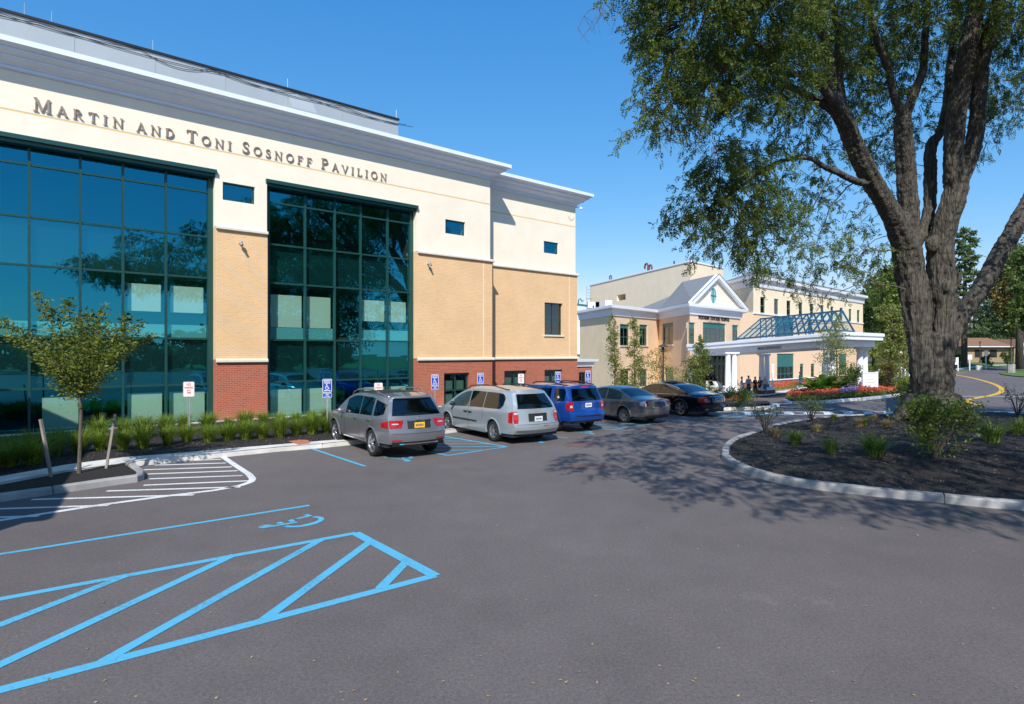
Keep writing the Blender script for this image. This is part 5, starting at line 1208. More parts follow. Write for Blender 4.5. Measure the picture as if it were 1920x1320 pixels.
for sg in (1, -1):
    van.side_patch(1.55, 2.62, bl_, lambda x: max(bl_(x)+.02, min(wt(x), van.zt(x)-.13)), .008, 18, 6, 'carglass2', 'side_window', sg)
    van.side_patch(.62, 1.50, bl_, wt, .008, 12, 6, 'carglass', 'side_window', sg)
    van.side_patch(-.52, .58, lambda x: bl_(x)+.12*max(0, (-.35-x)/.17)**2, lambda x: wt(x)-.12*max(0, (-.3-x)/.22)**2, .008, 16, 6, 'carglass', 'side_window', sg)
    van.side_patch(.95, 2.55, lambda x: .56, lambda x: .60, .02, 12, 2, 'carblack', 'rub_strip', sg)
van.rear_patch(lambda v: (1.10+v*.44, -.86+.02*v, .86-.02*v), 14, 8); van.rear_patch(lambda v: (1.125+v*.012, .05, .5), 6, 1, 'wiper', 'carblack', .03)
van.rear_patch(lambda v: (1.62+v*.04, -.16, .16), 6, 1, 'brake_light', 'redlight', .012)
van.top_patch(2.15, 3.0, .9, .93, 'windscreen')
van.tail_lights(lambda v: (.66+v*.36, .80+.03*math.cos(v*pi)*0+.05*(1-math.sin(v*pi)), 1.0), wrap=.16)
van.tail_lights(lambda v: (.93+v*.06, .84, .97), 'clearlight', name='reversing_light', off=.02)
van.plate(.78, 'plate_w', rec=(-.36, .36, .70, .95)); van.rear_patch(lambda v: (.45+v*.16, -.97, .97), 16, 4, 'bumper', P2, .05); van.rear_patch(lambda v: (.615+v*.012, -.95, .95), 16, 1, 'panel_gap', 'carblack', .04, van.b)
M['rust'] = mat('rust', (.22, .07, .02), .9, col2=(.42, .2, .1), vscale=30)
mb = MB(); rp = [van.rear_pt(a, z, .056) for a, z in ((-.42, .555), (-.36, .60), (-.30, .585), (-.2, .60), (-.12, .575), (-.08, .555), (-.25, .545))]; mb.poly(rp); mb.build('rust_patch', M['rust'], van.root)
for x in (2.6, 1.53, .6): van.seam(x, .3 if x > .7 else .75, bl_(x))
van.handle(1.68, .86, M['carblack']); van.handle(1.38, .86, M['carblack']); van.mirror(2.5, 1.0, M['carblack'])
for sg in (1, -1):
    mb = MB(); mb.tube([(x, sg*(van.half(x, 1.66)-.06), van.zt(x)+(.04 if -.3 < x < 1.9 else -.02)) for x in (-.45, -.3, .3, .9, 1.5, 1.85, 2.0)], .018, 8); mb.build('roof_rail', M['carblack'], van.root, smooth=True)
van.arch(P2, .05); van.interior((2.0, 1.1, .1), 0, 1.0); van.place(929, 827.5, 34.5)

# blue sport utility
P3 = paintm('blue_paint', (.012, .085, .42), .5, .25)
esc = Car('blue_suv', 'bright blue boxy sport utility car with white number plate and black roof rack', P3, dict(
    wb=2.62, w=1.80, wheel=.36, rim=.225, spokes=5, dbl=True, sill=.36, rbot=.42, fbot=.3, roof=1.68, tum=.13, rr=.05, bulge=.10,
    rear=[(.3, -.78), (.45, -.92), (.68, -.93), (.74, -.86), (1.1, -.84), (1.2, -.82), (1.6, -.64), (1.75, -.58)], front=[(.3, 3.3), (.6, 3.5), (.9, 3.45), (1.1, 3.35), (1.75, 3.2)],
    top=[(-1, 1.66), (-.6, 1.68), (.3, 1.70), (1.4, 1.69), (1.75, 1.60), (2.3, 1.14), (3.2, 1.03), (3.5, .92)], belt=[(-1, 1.12), (3.7, 1.02)], tr=.09, tf=.14))
wt = lambda x: min(esc.zt(x)-.13, 1.56); bl_ = lambda x: esc.zb(x)+.02
for sg in (1, -1):
    esc.side_patch(.95, 1.75, bl_, lambda x: min(wt(x), esc.zt(x)-.12), .008, 14, 6, 'carglass', 'side_window', sg, slant=.02)
    esc.side_patch(.15, .86, bl_, wt, .008, 12, 6, 'carglass', 'side_window', sg)
    esc.side_patch(-.62, -.08, bl_, wt, .008, 12, 6, 'carglass', 'side_window', sg, slant=.06)
esc.rear_patch(lambda v: (1.14+v*.42, -.88, .88), 14, 8); esc.rear_patch(lambda v: (1.60+v*.03, -.3, .3), 6, 1, 'brake_light', 'redlight', .012); esc.rear_patch(lambda v: (1.17+v*.012, .05, .5), 6, 1, 'wiper', 'carblack', .03)
mb = MB(); x, z = -.3, 1.25; mb.poly([(x+.05*math.cos(t), esc.half(x, z)+.014, z+.05*math.sin(t)) for t in np.linspace(0, 2*pi, 14)[:-1]][::-1]); mb.build('window_sticker', M['signwhite'], esc.root)
esc.tail_lights(lambda v: (.80+v*.30, .80, 1.0), wrap=.12); esc.tail_lights(lambda v: (.90+v*.08, .85, .97), 'clearlight', name='reversing_light', off=.02)
esc.plate(.98, 'plate_w'); esc.rear_patch(lambda v: (.60+v*.04, -.75, .75), 12, 2, 'bumper_step', 'carblack', .02); esc.rear_patch(lambda v: (1.06+v*.05, -.55, .55), 8, 2, 'tailgate_trim', P3, .03); esc.rear_patch(lambda v: (.36+v*.08, -.85, .85), 8, 2, 'lower_bumper', 'carblack', .01)
for x in (1.8, .9, .0): esc.seam(x, .42 if x > .5 else .85, bl_(x))
esc.handle(1.1, .98); esc.handle(.25, .98); esc.mirror(1.85, 1.06); esc.top_patch(1.75, 2.28, .9, .93, 'windscreen')
for sg in (1, -1):
    mb = MB(); mb.tube([(x, sg*(esc.half(x, 1.64)-.06), esc.zt(x)+(.06 if -.4 < x < 1.3 else .0)) for x in (-.55, -.4, .2, .7, 1.2, 1.4)], .022, 8)
    mb.build('roof_rail', M['carblack'], esc.root, smooth=True)
mb = MB()
for x in (-.1, .9): mb.tube([(x, -.6, 1.76), (x, .6, 1.76)], .016, 6)
mb.build('roof_rack', M['carblack'], esc.root)
esc.arch(P3, .06); esc.interior((1.5, .6), 0, 1.1); esc.place(1040, 808.5, 35.5)

def sedan(name, label, P, sp, q):
    c = Car(name, label, P, sp); bl_ = lambda x: c.zb(x)+.02; rt = lambda x: max(bl_(x)+.015, c.zt(x)-q['gap'])
    for sg in (1, -1):
        for a, b_ in q['win']: c.side_patch(a, b_, bl_, rt, .008, 20, 5, 'carglass2', 'side_window', sg)
        if q.get('chrome'):
            a0, b0 = q['win'][0][0], q['win'][-1][1]; pts = [(x, sg*(c.half(x, rt(x))+.015), rt(x)+.012) for x in np.linspace(a0-.03, b0, 24)]
            mb = MB(); mb.tube(pts, .011, 6); mb.tube([(x, sg*(c.half(x, bl_(x))+.015), bl_(x)-.01) for x in np.linspace(a0-.03, b0, 10)], .009, 6); mb.build('chrome_strip', M['chrome'], c.root)
    c.top_patch(q['rw'][0], q['rw'][1], .9, .84, 'rear_window', 'carglass'); c.top_patch(q['ws'][0], q['ws'][1], .84, .92, 'windscreen')
    return c
P4 = paintm('dark_grey_paint', (.17, .165, .165), .5)
alt = sedan('grey_sedan', 'dark grey family sedan with round red tail lights between the blue and the black car', P4, dict(
    wb=2.775, w=1.79, wheel=.325, rim=.215, spokes=9, sw=.03, sill=.24, rbot=.30, fbot=.22, roof=1.45, tum=.22, rr=.07, bulge=.16,
    rear=[(.25, -.92), (.45, -1.03), (.65, -1.04), (.8, -1.02), (.95, -.96), (1.1, -.9)], front=[(.2, 3.6), (.5, 3.75), (.75, 3.65), (1, 3.5)],
    top=[(-1.1, .98), (-.6, 1.04), (-.35, 1.08), (.35, 1.36), (.8, 1.44), (1.3, 1.46), (1.75, 1.40), (2.6, 1.02), (3.2, .90), (3.75, .72)], belt=[(-1, .96), (0, .93), (2.8, .86), (3.7, .7)], tr=.16, tf=.18),
    dict(gap=.085, win=[(.15, .98), (1.05, 2.15)], rw=(-.30, .42), ws=(1.72, 2.5)))
alt.tail_lights(lambda v: (.74+v*.20, .74, .99), 'clearlight', wrap=.16)
for sg in (1, -1):
    for z in (.80, .89):
        c0 = Vector(alt.rear_pt(sg*.84, z, .03)); mb = MB(); mb.lathe([(.0, -.02), (.05, -.02), (.06, .0)], (0, 0, 0), 14, axis='y'); o = mb.build('round_lamp', M['redlight'], alt.root, loc=c0); o.rotation_euler = (0, 0, R(-90-sg*15))
alt.plate(.80, 'plate_d', rec=(-.32, .32, .70, .90)); alt.rear_patch(lambda v: (.905+v*.014, -.35, .35), 8, 1, 'chrome_strip', 'chrome', .02); alt.rear_patch(lambda v: (.30+v*.07, -.93, .93), 12, 2, 'lower_bumper', 'carblack', .01)
alt.rear_patch(lambda v: (.655+v*.008, -.96, .96), 12, 1, 'panel_gap', 'carblack', .006, alt.b)
for x in (2.2, 1.02, .12): alt.seam(x, .3 if x > .5 else .7, alt.zb(x)+.01)
alt.handle(1.2, .84); alt.handle(.3, .86); alt.mirror(2.15, .93); alt.arch(P4, .03); alt.interior((1.6, .7), 0, .95); alt.place(1172, 792.8, 35.5)
P5 = paintm('black_paint', (.006, .007, .012), .3, .15)
mer = sedan('black_sedan', 'glossy black executive sedan with chrome window trim, last car in the row', P5, dict(
    wb=3.165, w=1.87, wheel=.345, rim=.25, spokes=5, sw=.07, sill=.22, rbot=.28, fbot=.2, roof=1.46, tum=.22, rr=.07, bulge=.17,
    rear=[(.25, -1.05), (.45, -1.15), (.65, -1.16), (.85, -1.12), (.98, -1.05), (1.1, -1.0)], front=[(.2, 3.9), (.5, 4.02), (.75, 3.95), (1, 3.8)],
    top=[(-1.2, .99), (-.7, 1.06), (-.45, 1.09), (.3, 1.36), (.8, 1.45), (1.4, 1.47), (1.9, 1.41), (2.85, 1.04), (3.4, .92), (4.0, .75)], belt=[(-1.1, .95), (0, .96), (2.9, .88), (4, .7)], tr=.17, tf=.18),
    dict(gap=.085, win=[(.12, 1.15), (1.22, 2.45)], rw=(-.4, .38), ws=(1.85, 2.75), chrome=True))
mer.tail_lights(lambda v: (.66+v*.27, .70+.03*v, .99), wrap=.2)
for zz in (.73, .80, .87): mer.tail_lights(lambda v: (zz+v*.02, .76, .96), 'clearlight', name='light_bar', off=.02)
mer.plate(.78, 'plate_b'); mer.rear_patch(lambda v: (.90+v*.02, -.62, .62), 10, 1, 'chrome_strip', 'chrome', .03); mer.rear_patch(lambda v: (.26+v*.08, -.93, .93), 12, 2, 'lower_bumper', 'carblack', .01)
mer.tail_lights(lambda v: (.33+v*.06, .6, .85), 'chrome', name='exhaust_tip', off=.03)
for sg in (1, -1): mer.side_patch(.5, 2.6, lambda x: .36, lambda x: .38, .012, 8, 1, 'chrome', 'chrome_strip', sg)
mer.top_patch(.75, 1.5, .7, .7, 'sunroof', 'carblack', .05)
for x in (2.5, 1.19, .1): mer.seam(x, .3 if x > .5 else .7, mer.zb(x)+.01)
mer.handle(1.4, .86, M['chrome']); mer.handle(.35, .88, M['chrome']); mer.mirror(2.4, .95); mer.arch(P5, .03); mer.interior((1.8, .8), 0, .95); mer.place(1278, 779.5, 34)

# ---------------------------------------------------------------- signs
def rrect(w, h, r, y, z0, n=4):
    P = []
    for cx, cz, a0 in ((w/2-r, h/2-r, 0), (-w/2+r, h/2-r, 90), (-w/2+r, -h/2+r, 180), (w/2-r, -h/2+r, 270)):
        for k in range(n+1): a = R(a0+90*k/n); P.append((cx+r*math.cos(a), y, z0+cz+r*math.sin(a)))
    return P[::-1]
def flat_text(mb, txt, size, w, x, y, z, m=0, bold=.0):
    v, f = font_mesh(txt, size, bold=bold); ww = max(a[0] for a in v)-min(a[0] for a in v); s_ = min(1.3, w/ww)
    mb.add([(x+a*s_, y, z+b_) for a, b_, c in v], f, m)
def post(px, Z, base=None):
    p = XY(px, Z); zg = .13; root_loc = (p.x, p.y, zg); return root_loc
def sign_blue(px, Z, label, plate2=True, top=1.95):
    loc = post(px, Z); r_ = empty('parking_sign', loc, math.atan2(-NV.x, NV.y)*0+R(22), label, 'sign', 'accessible parking signs'); zt = top-loc[2]
    mb = MB()
    for x in (-.02, .02): mb.box(x-.008, 0, -.05, x+.008, .035, zt-.03)
    mb.box(-.028, .03, -.05, .028, .035, zt-.03); mb.build('post', M['steel'], r_)
    zc = zt-.23; mb = MB(); mb.prism(rrect(.305, .457, .03, -.006, zc), (0, .004, 0)); pl = mb.build('sign_panel', M['signwhite'], r_, recalc=True)
    mb = MB(); mb.poly(rrect(.275, .427, .022, -.0075, zc)); mb.build('blue_field', M['signblue'], pl)
    mb = MB(); flat_text(mb, 'RESERVED', .07, .23, 0, -.009, zc+.165, bold=.002); flat_text(mb, 'PARKING', .07, .2, 0, -.009, zc+.095, bold=.002)
    def ln(a, b_, w_=.018): mb.beam((a[0], -.0085, zc+a[1]), (b_[0], -.0085, zc+b_[1]), w_, .001, up=(0, 1, 0))
    hd = [(-.02+.02*math.cos(t), -.009, zc+.04+.02*math.sin(t)) for t in np.linspace(0, 2*pi, 12)[:-1]]; mb.poly(hd[::-1])
    ln((-.018, .02), (-.012, -.045)); ln((-.016, -.01), (.03, -.01), .014); ln((-.012, -.045), (.03, -.045)); ln((.03, -.04), (.055, -.095)); ln((.055, -.095), (.072, -.09), .014)
    A = [(-.008+.056*math.cos(R(t)), -.068+.056*math.sin(R(t))) for t in range(110, 341, 23)]
    for a, b_ in zip(A[:-1], A[1:]): ln(a, b_, .016)
    ln((-.07, -.165), (.07, -.165), .02)
    for s_ in (-1, 1): mb.poly([(s_*.11, -.0092, zc-.165), (s_*.07, -.0092, zc-.165+.025*s_), (s_*.07, -.0092, zc-.165-.025*s_)])
    mb.build('legend', M['signwhite'], pl)
    if plate2:
        z2 = zc-.33; mb = MB(); mb.prism(rrect(.305, .152, .03, -.006, z2), (0, .004, 0)); p2 = mb.build('lower_panel', M['signwhite'], r_, recalc=True)
        mb = MB(); mb.poly(rrect(.285, .132, .024, -.0075, z2)); mb.build('blue_field', M['signblue'], p2)
        mb = MB(); flat_text(mb, 'VAN', .055, .1, 0, -.009, z2+.025, bold=.002); flat_text(mb, 'ACCESSIBLE', .045, .2, 0, -.009, z2-.03, bold=.001); mb.build('legend', M['signwhite'], p2)
    return r_
def sign_red(px, Z, label, top=1.95):
    loc = post(px, Z); r_ = empty('no_parking_sign', loc, R(22), label, 'sign', 'no parking signs'); zt = top-loc[2]
    mb = MB()
    for x in (-.02, .02): mb.box(x-.008, 0, -.05, x+.008, .035, zt-.03)
    mb.box(-.028, .03, -.05, .028, .035, zt-.03); mb.build('post', M['steel'], r_)
    zc = zt-.23; mb = MB(); mb.prism(rrect(.305, .457, .035, -.006, zc), (0, .004, 0)); pl = mb.build('sign_panel', M['signwhite'], r_, recalc=True)
    mb = MB(); a, b_ = rrect(.285, .437, .03, -.0075, zc), rrect(.272, .424, .026, -.0075, zc)
    for i in range(len(a)): j = (i+1) % len(a); mb.quad(a[i], a[j], b_[j], b_[i])
    for t_, s_, w_, z in (('NO', .12, .12, .14), ('PARKING', .085, .23, .045), ('ANY', .07, .11, -.04), ('TIME', .07, .12, -.11)): flat_text(mb, t_, s_, w_, 0, -.009, zc+z, bold=.003)
    mb.build('legend', M['signred'], pl); return r_
sign_red(354, 18.6, 'white and red no parking sign standing in front of the left glass wall')
sign_blue(613.5, 20.6, 'blue reserved parking sign just left of the grey sport utility car')
sign_red(709.5, 22.0, 'white and red no parking sign rising behind the roof of the grey car', 1.75)
sign_blue(815.5, 25, 'blue reserved parking sign between the grey car and the silver minivan')
sign_blue(901, 26.8, 'blue reserved parking sign behind the silver minivan roof')
sign_red(977, 28.2, 'white and red no parking sign at the basement windows behind the silver minivan', 1.87)
sign_blue(1046, 29.8, 'blue reserved parking sign behind the blue car roof', top=1.92)
sign_blue(1102.5, 31.5, 'blue reserved parking sign at the brick annex behind the blue car', top=1.92)

# ---------------------------------------------------------------- street furniture
def lamp(px, Y, pytop, label, base=None, grp=None, r=.06, head='cap', zb=None):
    p = XY(px, Y); z0 = g(p.x, p.y) if zb is None else zb; zt = CAMZ+(HY-pytop)/F*Y; o = empty('street_lamp', (p.x, p.y, z0), R(40), label, 'lamp post'); H = zt-z0
    mb = MB(); mb.lathe([(r*1.8, base or 0), (r*1.7, (base or 0)+.3), (r, (base or 0)+.45), (r*.8, H-.3)], n=12); mb.build('pole', M['lampm'], o, smooth=True)
    mb = MB()
    if head == 'cap': mb.lathe([(.0, H), (.30, H-.12), (.33, H-.18), (.05, H-.2), (.1, H-.35), (.09, H-.5), (.0, H-.5)], n=16)
    else: mb.box(-.7, -.25, H-.15, .7, .25, H); mb.box(-.06, -.06, H-.35, .06, .06, H-.15)
    mb.build('lamp_head', M['lampm'], o)
    if base: mb = MB(); mb.prism([(x*.42, y*.42, -.3) for x, y in ((-1,-.6),(-.6,-1),(.6,-1),(1,-.6),(1,.6),(.6,1),(-.6,1),(-1,.6))], (0, 0, base+.3)); mb.build('concrete_base', M['kerb'], o, recalc=True)
    return o
M['lampm'] = mat('dark_lamp_metal', (.03, .027, .025), .5)
lamp(1243.5, 40, 645, 'thin dark lamp post with small cap head behind the black sedan')
lamp(1896, 84.6, 632.5, 'brown lamp post on a grey concrete base by the road at right', base=1.25, head='box', r=.1)
lamp(1872.5-35, 118, 640, 'dark lamp post in front of the brown roofed house', head='cap', r=.09, zb=1.0)
def board(px, Y, w_, h_, zc, label, name='notice_board', legs=1, lines=0, rz=0, cat='sign', dark=False):
    p = XY(px, Y); z0 = g(p.x, p.y); o = empty(name, (p.x, p.y, z0), R(rz), label, cat); mb = MB(); zc = zc-z0
    mb.box(-w_/2, -.05, zc-h_/2, w_/2, .05, zc+h_/2); pn = mb.build('panel', M['signwhite'], o)
    mb = MB(); 
    for x in ((0,) if legs == 1 else (-w_/2-.06, w_/2+.06)): mb.box(x-.06, .0 if legs == 1 else -.06, -.2, x+.06, .12 if legs == 1 else .06, zc+h_/2+(.12 if legs == 2 else -.1))
    if legs == 2: mb.box(-w_/2-.1, -.08, zc+h_/2, w_/2+.1, .08, zc+h_/2+.08)
    mb.build('post', M['white'], o)
    if lines:
        mb = MB()
        for k in range(lines): z = zc+h_*.34-k*h_*.68/(lines-1 if lines > 1 else 1); mb.box(-w_*.38, -.054, z-.02, w_*(.1+.25*((k*7) % 3)/2), -.051, z+.02)
        mb.build('printed_lines', M['metalgrey'], pn)
    return o
board(1297.5, 47, .50, .78, CAMZ-38.5/F*47, 'small white notice board on a post beside the young tree at the hospital', lines=3, rz=20)
board(1631, 41.5, 1.0, 1.45, CAMZ-58/F*41.5+.0, 'large white directory board with two posts behind the red flowers', 'directory_sign', legs=2, lines=6, rz=12)
board(1417-4, 55, .12, 1.6, 0, 'narrow white marker post by the flower bed wall', 'marker_post', cat='post') if False else None
board(1781+5, 92, 1.5, 1.0, CAMZ-15.5/F*92, 'white lawn sign between the tree trunk and the pine', 'lawn_sign', legs=2, rz=0)
board(1818.5, 95, .65, .75, CAMZ-7.5/F*95, 'white square sign on a post on the lawn verge', 'road_sign')
board(1849, 100, .5, .9, CAMZ-6/F*100+.5, 'slim grey sign post in front of the house', 'road_sign')
p = XY(1326, 50); z0 = g(p.x, p.y); mb = MB(); mb.lathe([(.11, -.1), (.11, 1.55), (.08, 1.63), (0, 1.65)], n=14)
tag(mb.build('bollard', M['white'], loc=(p.x, p.y, z0), smooth=True), 'white round bollard between the black sedan and the first column', 'bollard')
p = XY(1459.5-10+ -34, 60); 
p = XY(1835.5, 96); z0 = g(p.x, p.y); mb = MB(); mb.lathe([(.42, -.1), (.45, .75), (.40, .78), (.0, .74)], n=16); tag(mb.build('planter_tub', M['conc'], loc=(p.x, p.y, z0)), 'round pale concrete tub on the lawn verge', 'tub')
p = XY(1448.7, 58); z0 = g(p.x, p.y); mb = MB(); mb.box(-.06, -.06, -.2, .06, .06, 2.9); mb.box(-.12, -.05, 2.0, .12, -.061, 2.9); tag(mb.build('marker_post', M['white'], loc=(p.x, p.y, z0)), 'thin white post beside the brick base right of the older woman', 'post')
p = XY(1345, 53); z0 = g(p.x, p.y); o = empty('trolley', (p.x, p.y, z0), R(20), 'pale beige bin cabinet beside the first column', 'bin'); mb = MB(); mb.box(-.45, -.35, 0, .45, .35, .95); mb.build('cabinet', mat('beige_plastic', (.4, .34, .26), .6), o); mb = MB(); mb.box(-.5, -.4, .951, .5, .4, 1.08); mb.prism([(-.3, -.3, 1.08), (.3, -.3, 1.08), (.2, .1, 1.45), (-.2, .1, 1.45)], (0, .3, 0)); mb.build('lid', M['conc'], o, recalc=True)
# house and white fence far right
def small_house():
    p = XY(1838, 125); z0 = g(p.x, p.y); o = empty('house', (p.x, p.y, z0), 0, 'small tan house with brown hipped roof among the conifers', 'house'); mb = MB(); mb.box(-6, -4, -.5, 2.8, 4, 3.1); mb.box(2.82, -5, -.5, 6.2, 4, 3.1); mb.build('wall', mat('tan_wall', (.30, .22, .14), .9, var=.1), o)
    mb = MB(); br = mat('brown_shingle', (.22, .12, .07), .95, var=.2, vscale=5)
    mb.poly([(-7, -5, 3.1), (3, -5, 3.1), (1.5, 0, 4.9), (-4, 0, 4.9)]); mb.poly([(-7, 5, 3.1), (-4, 0, 4.9), (1.5, 0, 4.9), (3, 5, 3.1)]); mb.poly([(-7, -5, 3.1), (-4, 0, 4.9), (-7, 5, 3.1)])
    mb.poly([(2.4, -5.8, 3.0), (4.5, -5.8, 4.6), (4.5, 4, 4.6), (2.4, 4, 3.0)]); mb.poly([(6.8, -5.8, 3.0), (6.8, 4, 3.0), (4.5, 4, 4.6), (4.5, -5.8, 4.6)]); mb.build('roof', br, o)
    mb = MB(); mb.poly([(2.82, -5.02, 3.1), (6.2, -5.02, 3.1), (4.5, -5.02, 4.4)]); mb.box(-7, -5.1, 2.95, 2.8, -5, 3.1); mb.build('gable_panel', M['trim'], o)
    for x in (-4.2, -1.2): mb = MB(); mb.box(x, -4.05, .9, x+1.4, -4.0, 2.4); mb.build('window', M['dark'], o)
    mb = MB(); mb.box(3.6, -5.05, -.2, 5.4, -5.0, 2.3); mb.build('door', M['trim'], o)
small_house()
def fence(pa, pb, h_, label):
    a, b_ = G(*pa), G(*pb); o = empty('picket_fence', a, 0, label, 'fence'); mb = MB(); n = max(2, int((b_-a).length/1.8))
    for k in range(n+1): q = (b_-a)*k/n; mb.box(q.x-.06, q.y-.06, q.z-.1, q.x+.06, q.y+.06, q.z+h_+.1)
    mb.build('post', M['white'], o); mb = MB()
    for z in (h_*.35, h_*.62, h_*.9): mb.beam(Vector((0, 0, z)), (b_-a)+Vector((0, 0, z)), .04, .1)
    mb.build('rail', M['white'], o)
fence((1648, 709), (1712, 708), 1.3, 'white rail fence behind the flower island')
# ---------------------------------------------------------------- foliage
def unit(a): return a/np.maximum(1e-9, np.linalg.norm(a, axis=-1, keepdims=True))
def rnd(n): return unit(RNG.normal(size=(n, 3)))
def leaves(O, D, L, Wd, up=None):
    """one rhombic leaf per origin: (n,3) origins, directions, lengths, widths"""
    n = len(O); s = unit(np.cross(D, rnd(n) if up is None else up)); L = np.asarray(L).reshape(-1, 1)*np.ones((n, 1)); Wd = np.asarray(Wd).reshape(-1, 1)*np.ones((n, 1))
    return np.stack([O, O+D*L*.45+s*Wd*.5, O+D*L, O+D*L*.45-s*Wd*.5], 1)
def fern(O, D, L, k, lw, ll):
    """compound leaf: k pairs of leaflets along each stalk"""
    out = []; n = len(O); s0 = unit(np.cross(D, rnd(n)))
    for i in range(k):
        t = (i+.7)/k; c = O+D*(L*t)[:, None]+np.array([0, 0, -.10])*(L*t*t)[:, None]
        for sg in (-1, 1):
            d = unit(s0*sg+D*.55+rnd(n)*.25); out.append(leaves(c, d, ll*(1-.35*abs(t-.4)), lw))
    return np.concatenate(out)
def ell(n, c, r, surf=.5):
    p = rnd(n)*(RNG.uniform(0, 1, (n, 1))**(1/3*(1-surf)+.02)); return np.array(c)+p*np.array(r)
M['leaf_locust'] = leaf_mat('locust_leaf', (.05, .095, .016), (.20, .26, .045), 1.1, .45)
M['leaf_young'] = leaf_mat('young_leaf', (.06, .105, .015), (.24, .27, .04), 3, .42)
M['leaf_birch'] = leaf_mat('birch_leaf', (.13, .17, .03), (.30, .32, .09), 3, .4)
M['leaf_green'] = leaf_mat('green_leaf', (.08, .14, .02), (.25, .31, .05), .9, .35)
M['leaf_dark'] = leaf_mat('dark_leaf', (.04, .085, .02), (.14, .20, .04), .8, .3)
M['leaf_rust'] = leaf_mat('turning_leaf', (.08, .10, .02), (.28, .19, .06), .9, .3)
M['needle'] = leaf_mat('pine_needle', (.05, .105, .045), (.19, .25, .09), .8, .25)
M['blade'] = leaf_mat('grass_blade', (.10, .18, .015), (.32, .40, .06), 6, .42)
M['blade_dark'] = leaf_mat('sedge_blade', (.07, .14, .025), (.24, .32, .07), 6, .4); M['blade_tan'] = leaf_mat('dry_blade', (.20, .16, .07), (.40, .32, .16), 6, .3)
M['redflower'] = leaf_mat('red_flower', (.42, .02, .015), (.80, .22, .12), 12, .25); M['purpleflower'] = leaf_mat('purple_flower', (.20, .12, .38), (.42, .34, .60), 10, .25)

# ---- the big locust
Z0 = 23.0
tb = GI(1748, 785); loc_ = empty('locust_tree', tb, 0, 'huge spreading locust tree with thick forked grey trunk on the mulch island at right', 'tree')
ot = tuple(tb)
def PW(px, py, Z): p = W(px, py, Z); return p
limbs = [  # (points (px,py,Z), widths px at that depth)
 ([(1749,800,23),(1747,770,23),(1748,720,23),(1748,670,23),(1745,625,23)], [92, 72, 66, 64, 62]),
 ([(1736,770,23),(1728,700,23),(1724,650,23),(1720,600,23),(1715,560,23),(1706,500,23),(1697,455,22.8)], [36, 36, 38, 42, 46, 48, 46]),
 ([(1697,460,22.8),(1678,415,22.4),(1652,370,22),(1628,325,21.5),(1606,280,21),(1592,245,20.5),(1572,205,20),(1556,180,19.6)], [42, 36, 33, 33, 32, 31, 32, 26]),
 ([(1560,190,19.6),(1538,160,19),(1515,140,18.6),(1465,134,18),(1414,76,17),(1367,28,16),(1330,-30,15)], [18, 15, 14, 11, 10, 9, 7]),
 ([(1595,250,20.5),(1562,210,20),(1520,182,19.5),(1487,165,19),(1440,150,18.4),(1400,140,18)], [16, 15, 14, 12, 9, 6]),
 ([(1560,185,19.6),(1553,110,19),(1532,30,18.2),(1520,-50,17.5)], [20, 18, 16, 13]),
 ([(1592,245,20.5),(1580,190,20),(1571,110,19.5),(1572,50,19),(1545,-40,18)], [14, 14, 13, 12, 9]),
 ([(1628,345,21.6),(1605,340,21.2),(1575,325,20.8),(1545,312,20.4),(1518,297,20),(1480,299,19.6),(1440,312,19.2),(1394,346,19),(1360,372,18.8),(1310,398,18.6),(1262,412,18.4)], [12, 13, 12, 10, 9, 8, 7, 6, 5, 4, 2]),
 ([(1697,470,22.8),(1704,420,22.8),(1702,370,22.6),(1698,320,22.4),(1693,260,22),(1692,215,21.6)], [38, 36, 33, 32, 30, 28]),
 ([(1692,220,21.6),(1676,180,21.2),(1665,130,20.8),(1640,60,20),(1625,-20,19.4)], [18, 15, 13, 12, 9]),
 ([(1694,225,21.6),(1712,180,21.6),(1730,128,21.4),(1735,60,21),(1742,-30,20.6)], [20, 18, 14, 12, 9]),
 ([(1712,470,23.4),(1728,440,23.4),(1742,395,23.5),(1744,350,23.5),(1745,300,23.5)], [18, 20, 20, 21, 21]),
 ([(1743,300,23.5),(1748,268,23.5),(1762,250,23.4),(1775,200,23.2),(1782,120,23),(1792,40,22.8),(1796,-40,22.5)], [20, 19, 15, 15, 13, 11, 9]),
 ([(1762,640,23),(1768,580,23),(1766,520,23),(1762,470,23),(1772,420,22.8),(1788,370,22.6),(1795,335,22.5)], [40, 44, 44, 42, 40, 38, 38]),
 ([(1790,340,22.5),(1788,280,22.3),(1792,220,22),(1802,160,21.7),(1812,100,21.3),(1828,30,21),(1840,-40,20.6)], [34, 32, 32, 32, 30, 28, 24]),
 ([(1800,335,22.5),(1822,285,22.3),(1832,230,22),(1836,170,21.7),(1842,110,21.3),(1862,40,21),(1880,-30,20.6)], [30, 27, 26, 25, 25, 24, 20]),
 ([(1778,660,23),(1792,615,23.1),(1818,572,23.3),(1850,522,23.6),(1880,465,24),(1908,418,24.3),(1945,350,24.8),(1985,280,25)], [22, 26, 28, 30, 29, 28, 26, 22]),
]
tbark = MB(); LP = []
def flute(th, i): return 1+.05*math.sin(th*5+i*.25)+.06*math.sin(th*8-i*.3)+.05*math.sin(th*13+i*.4)
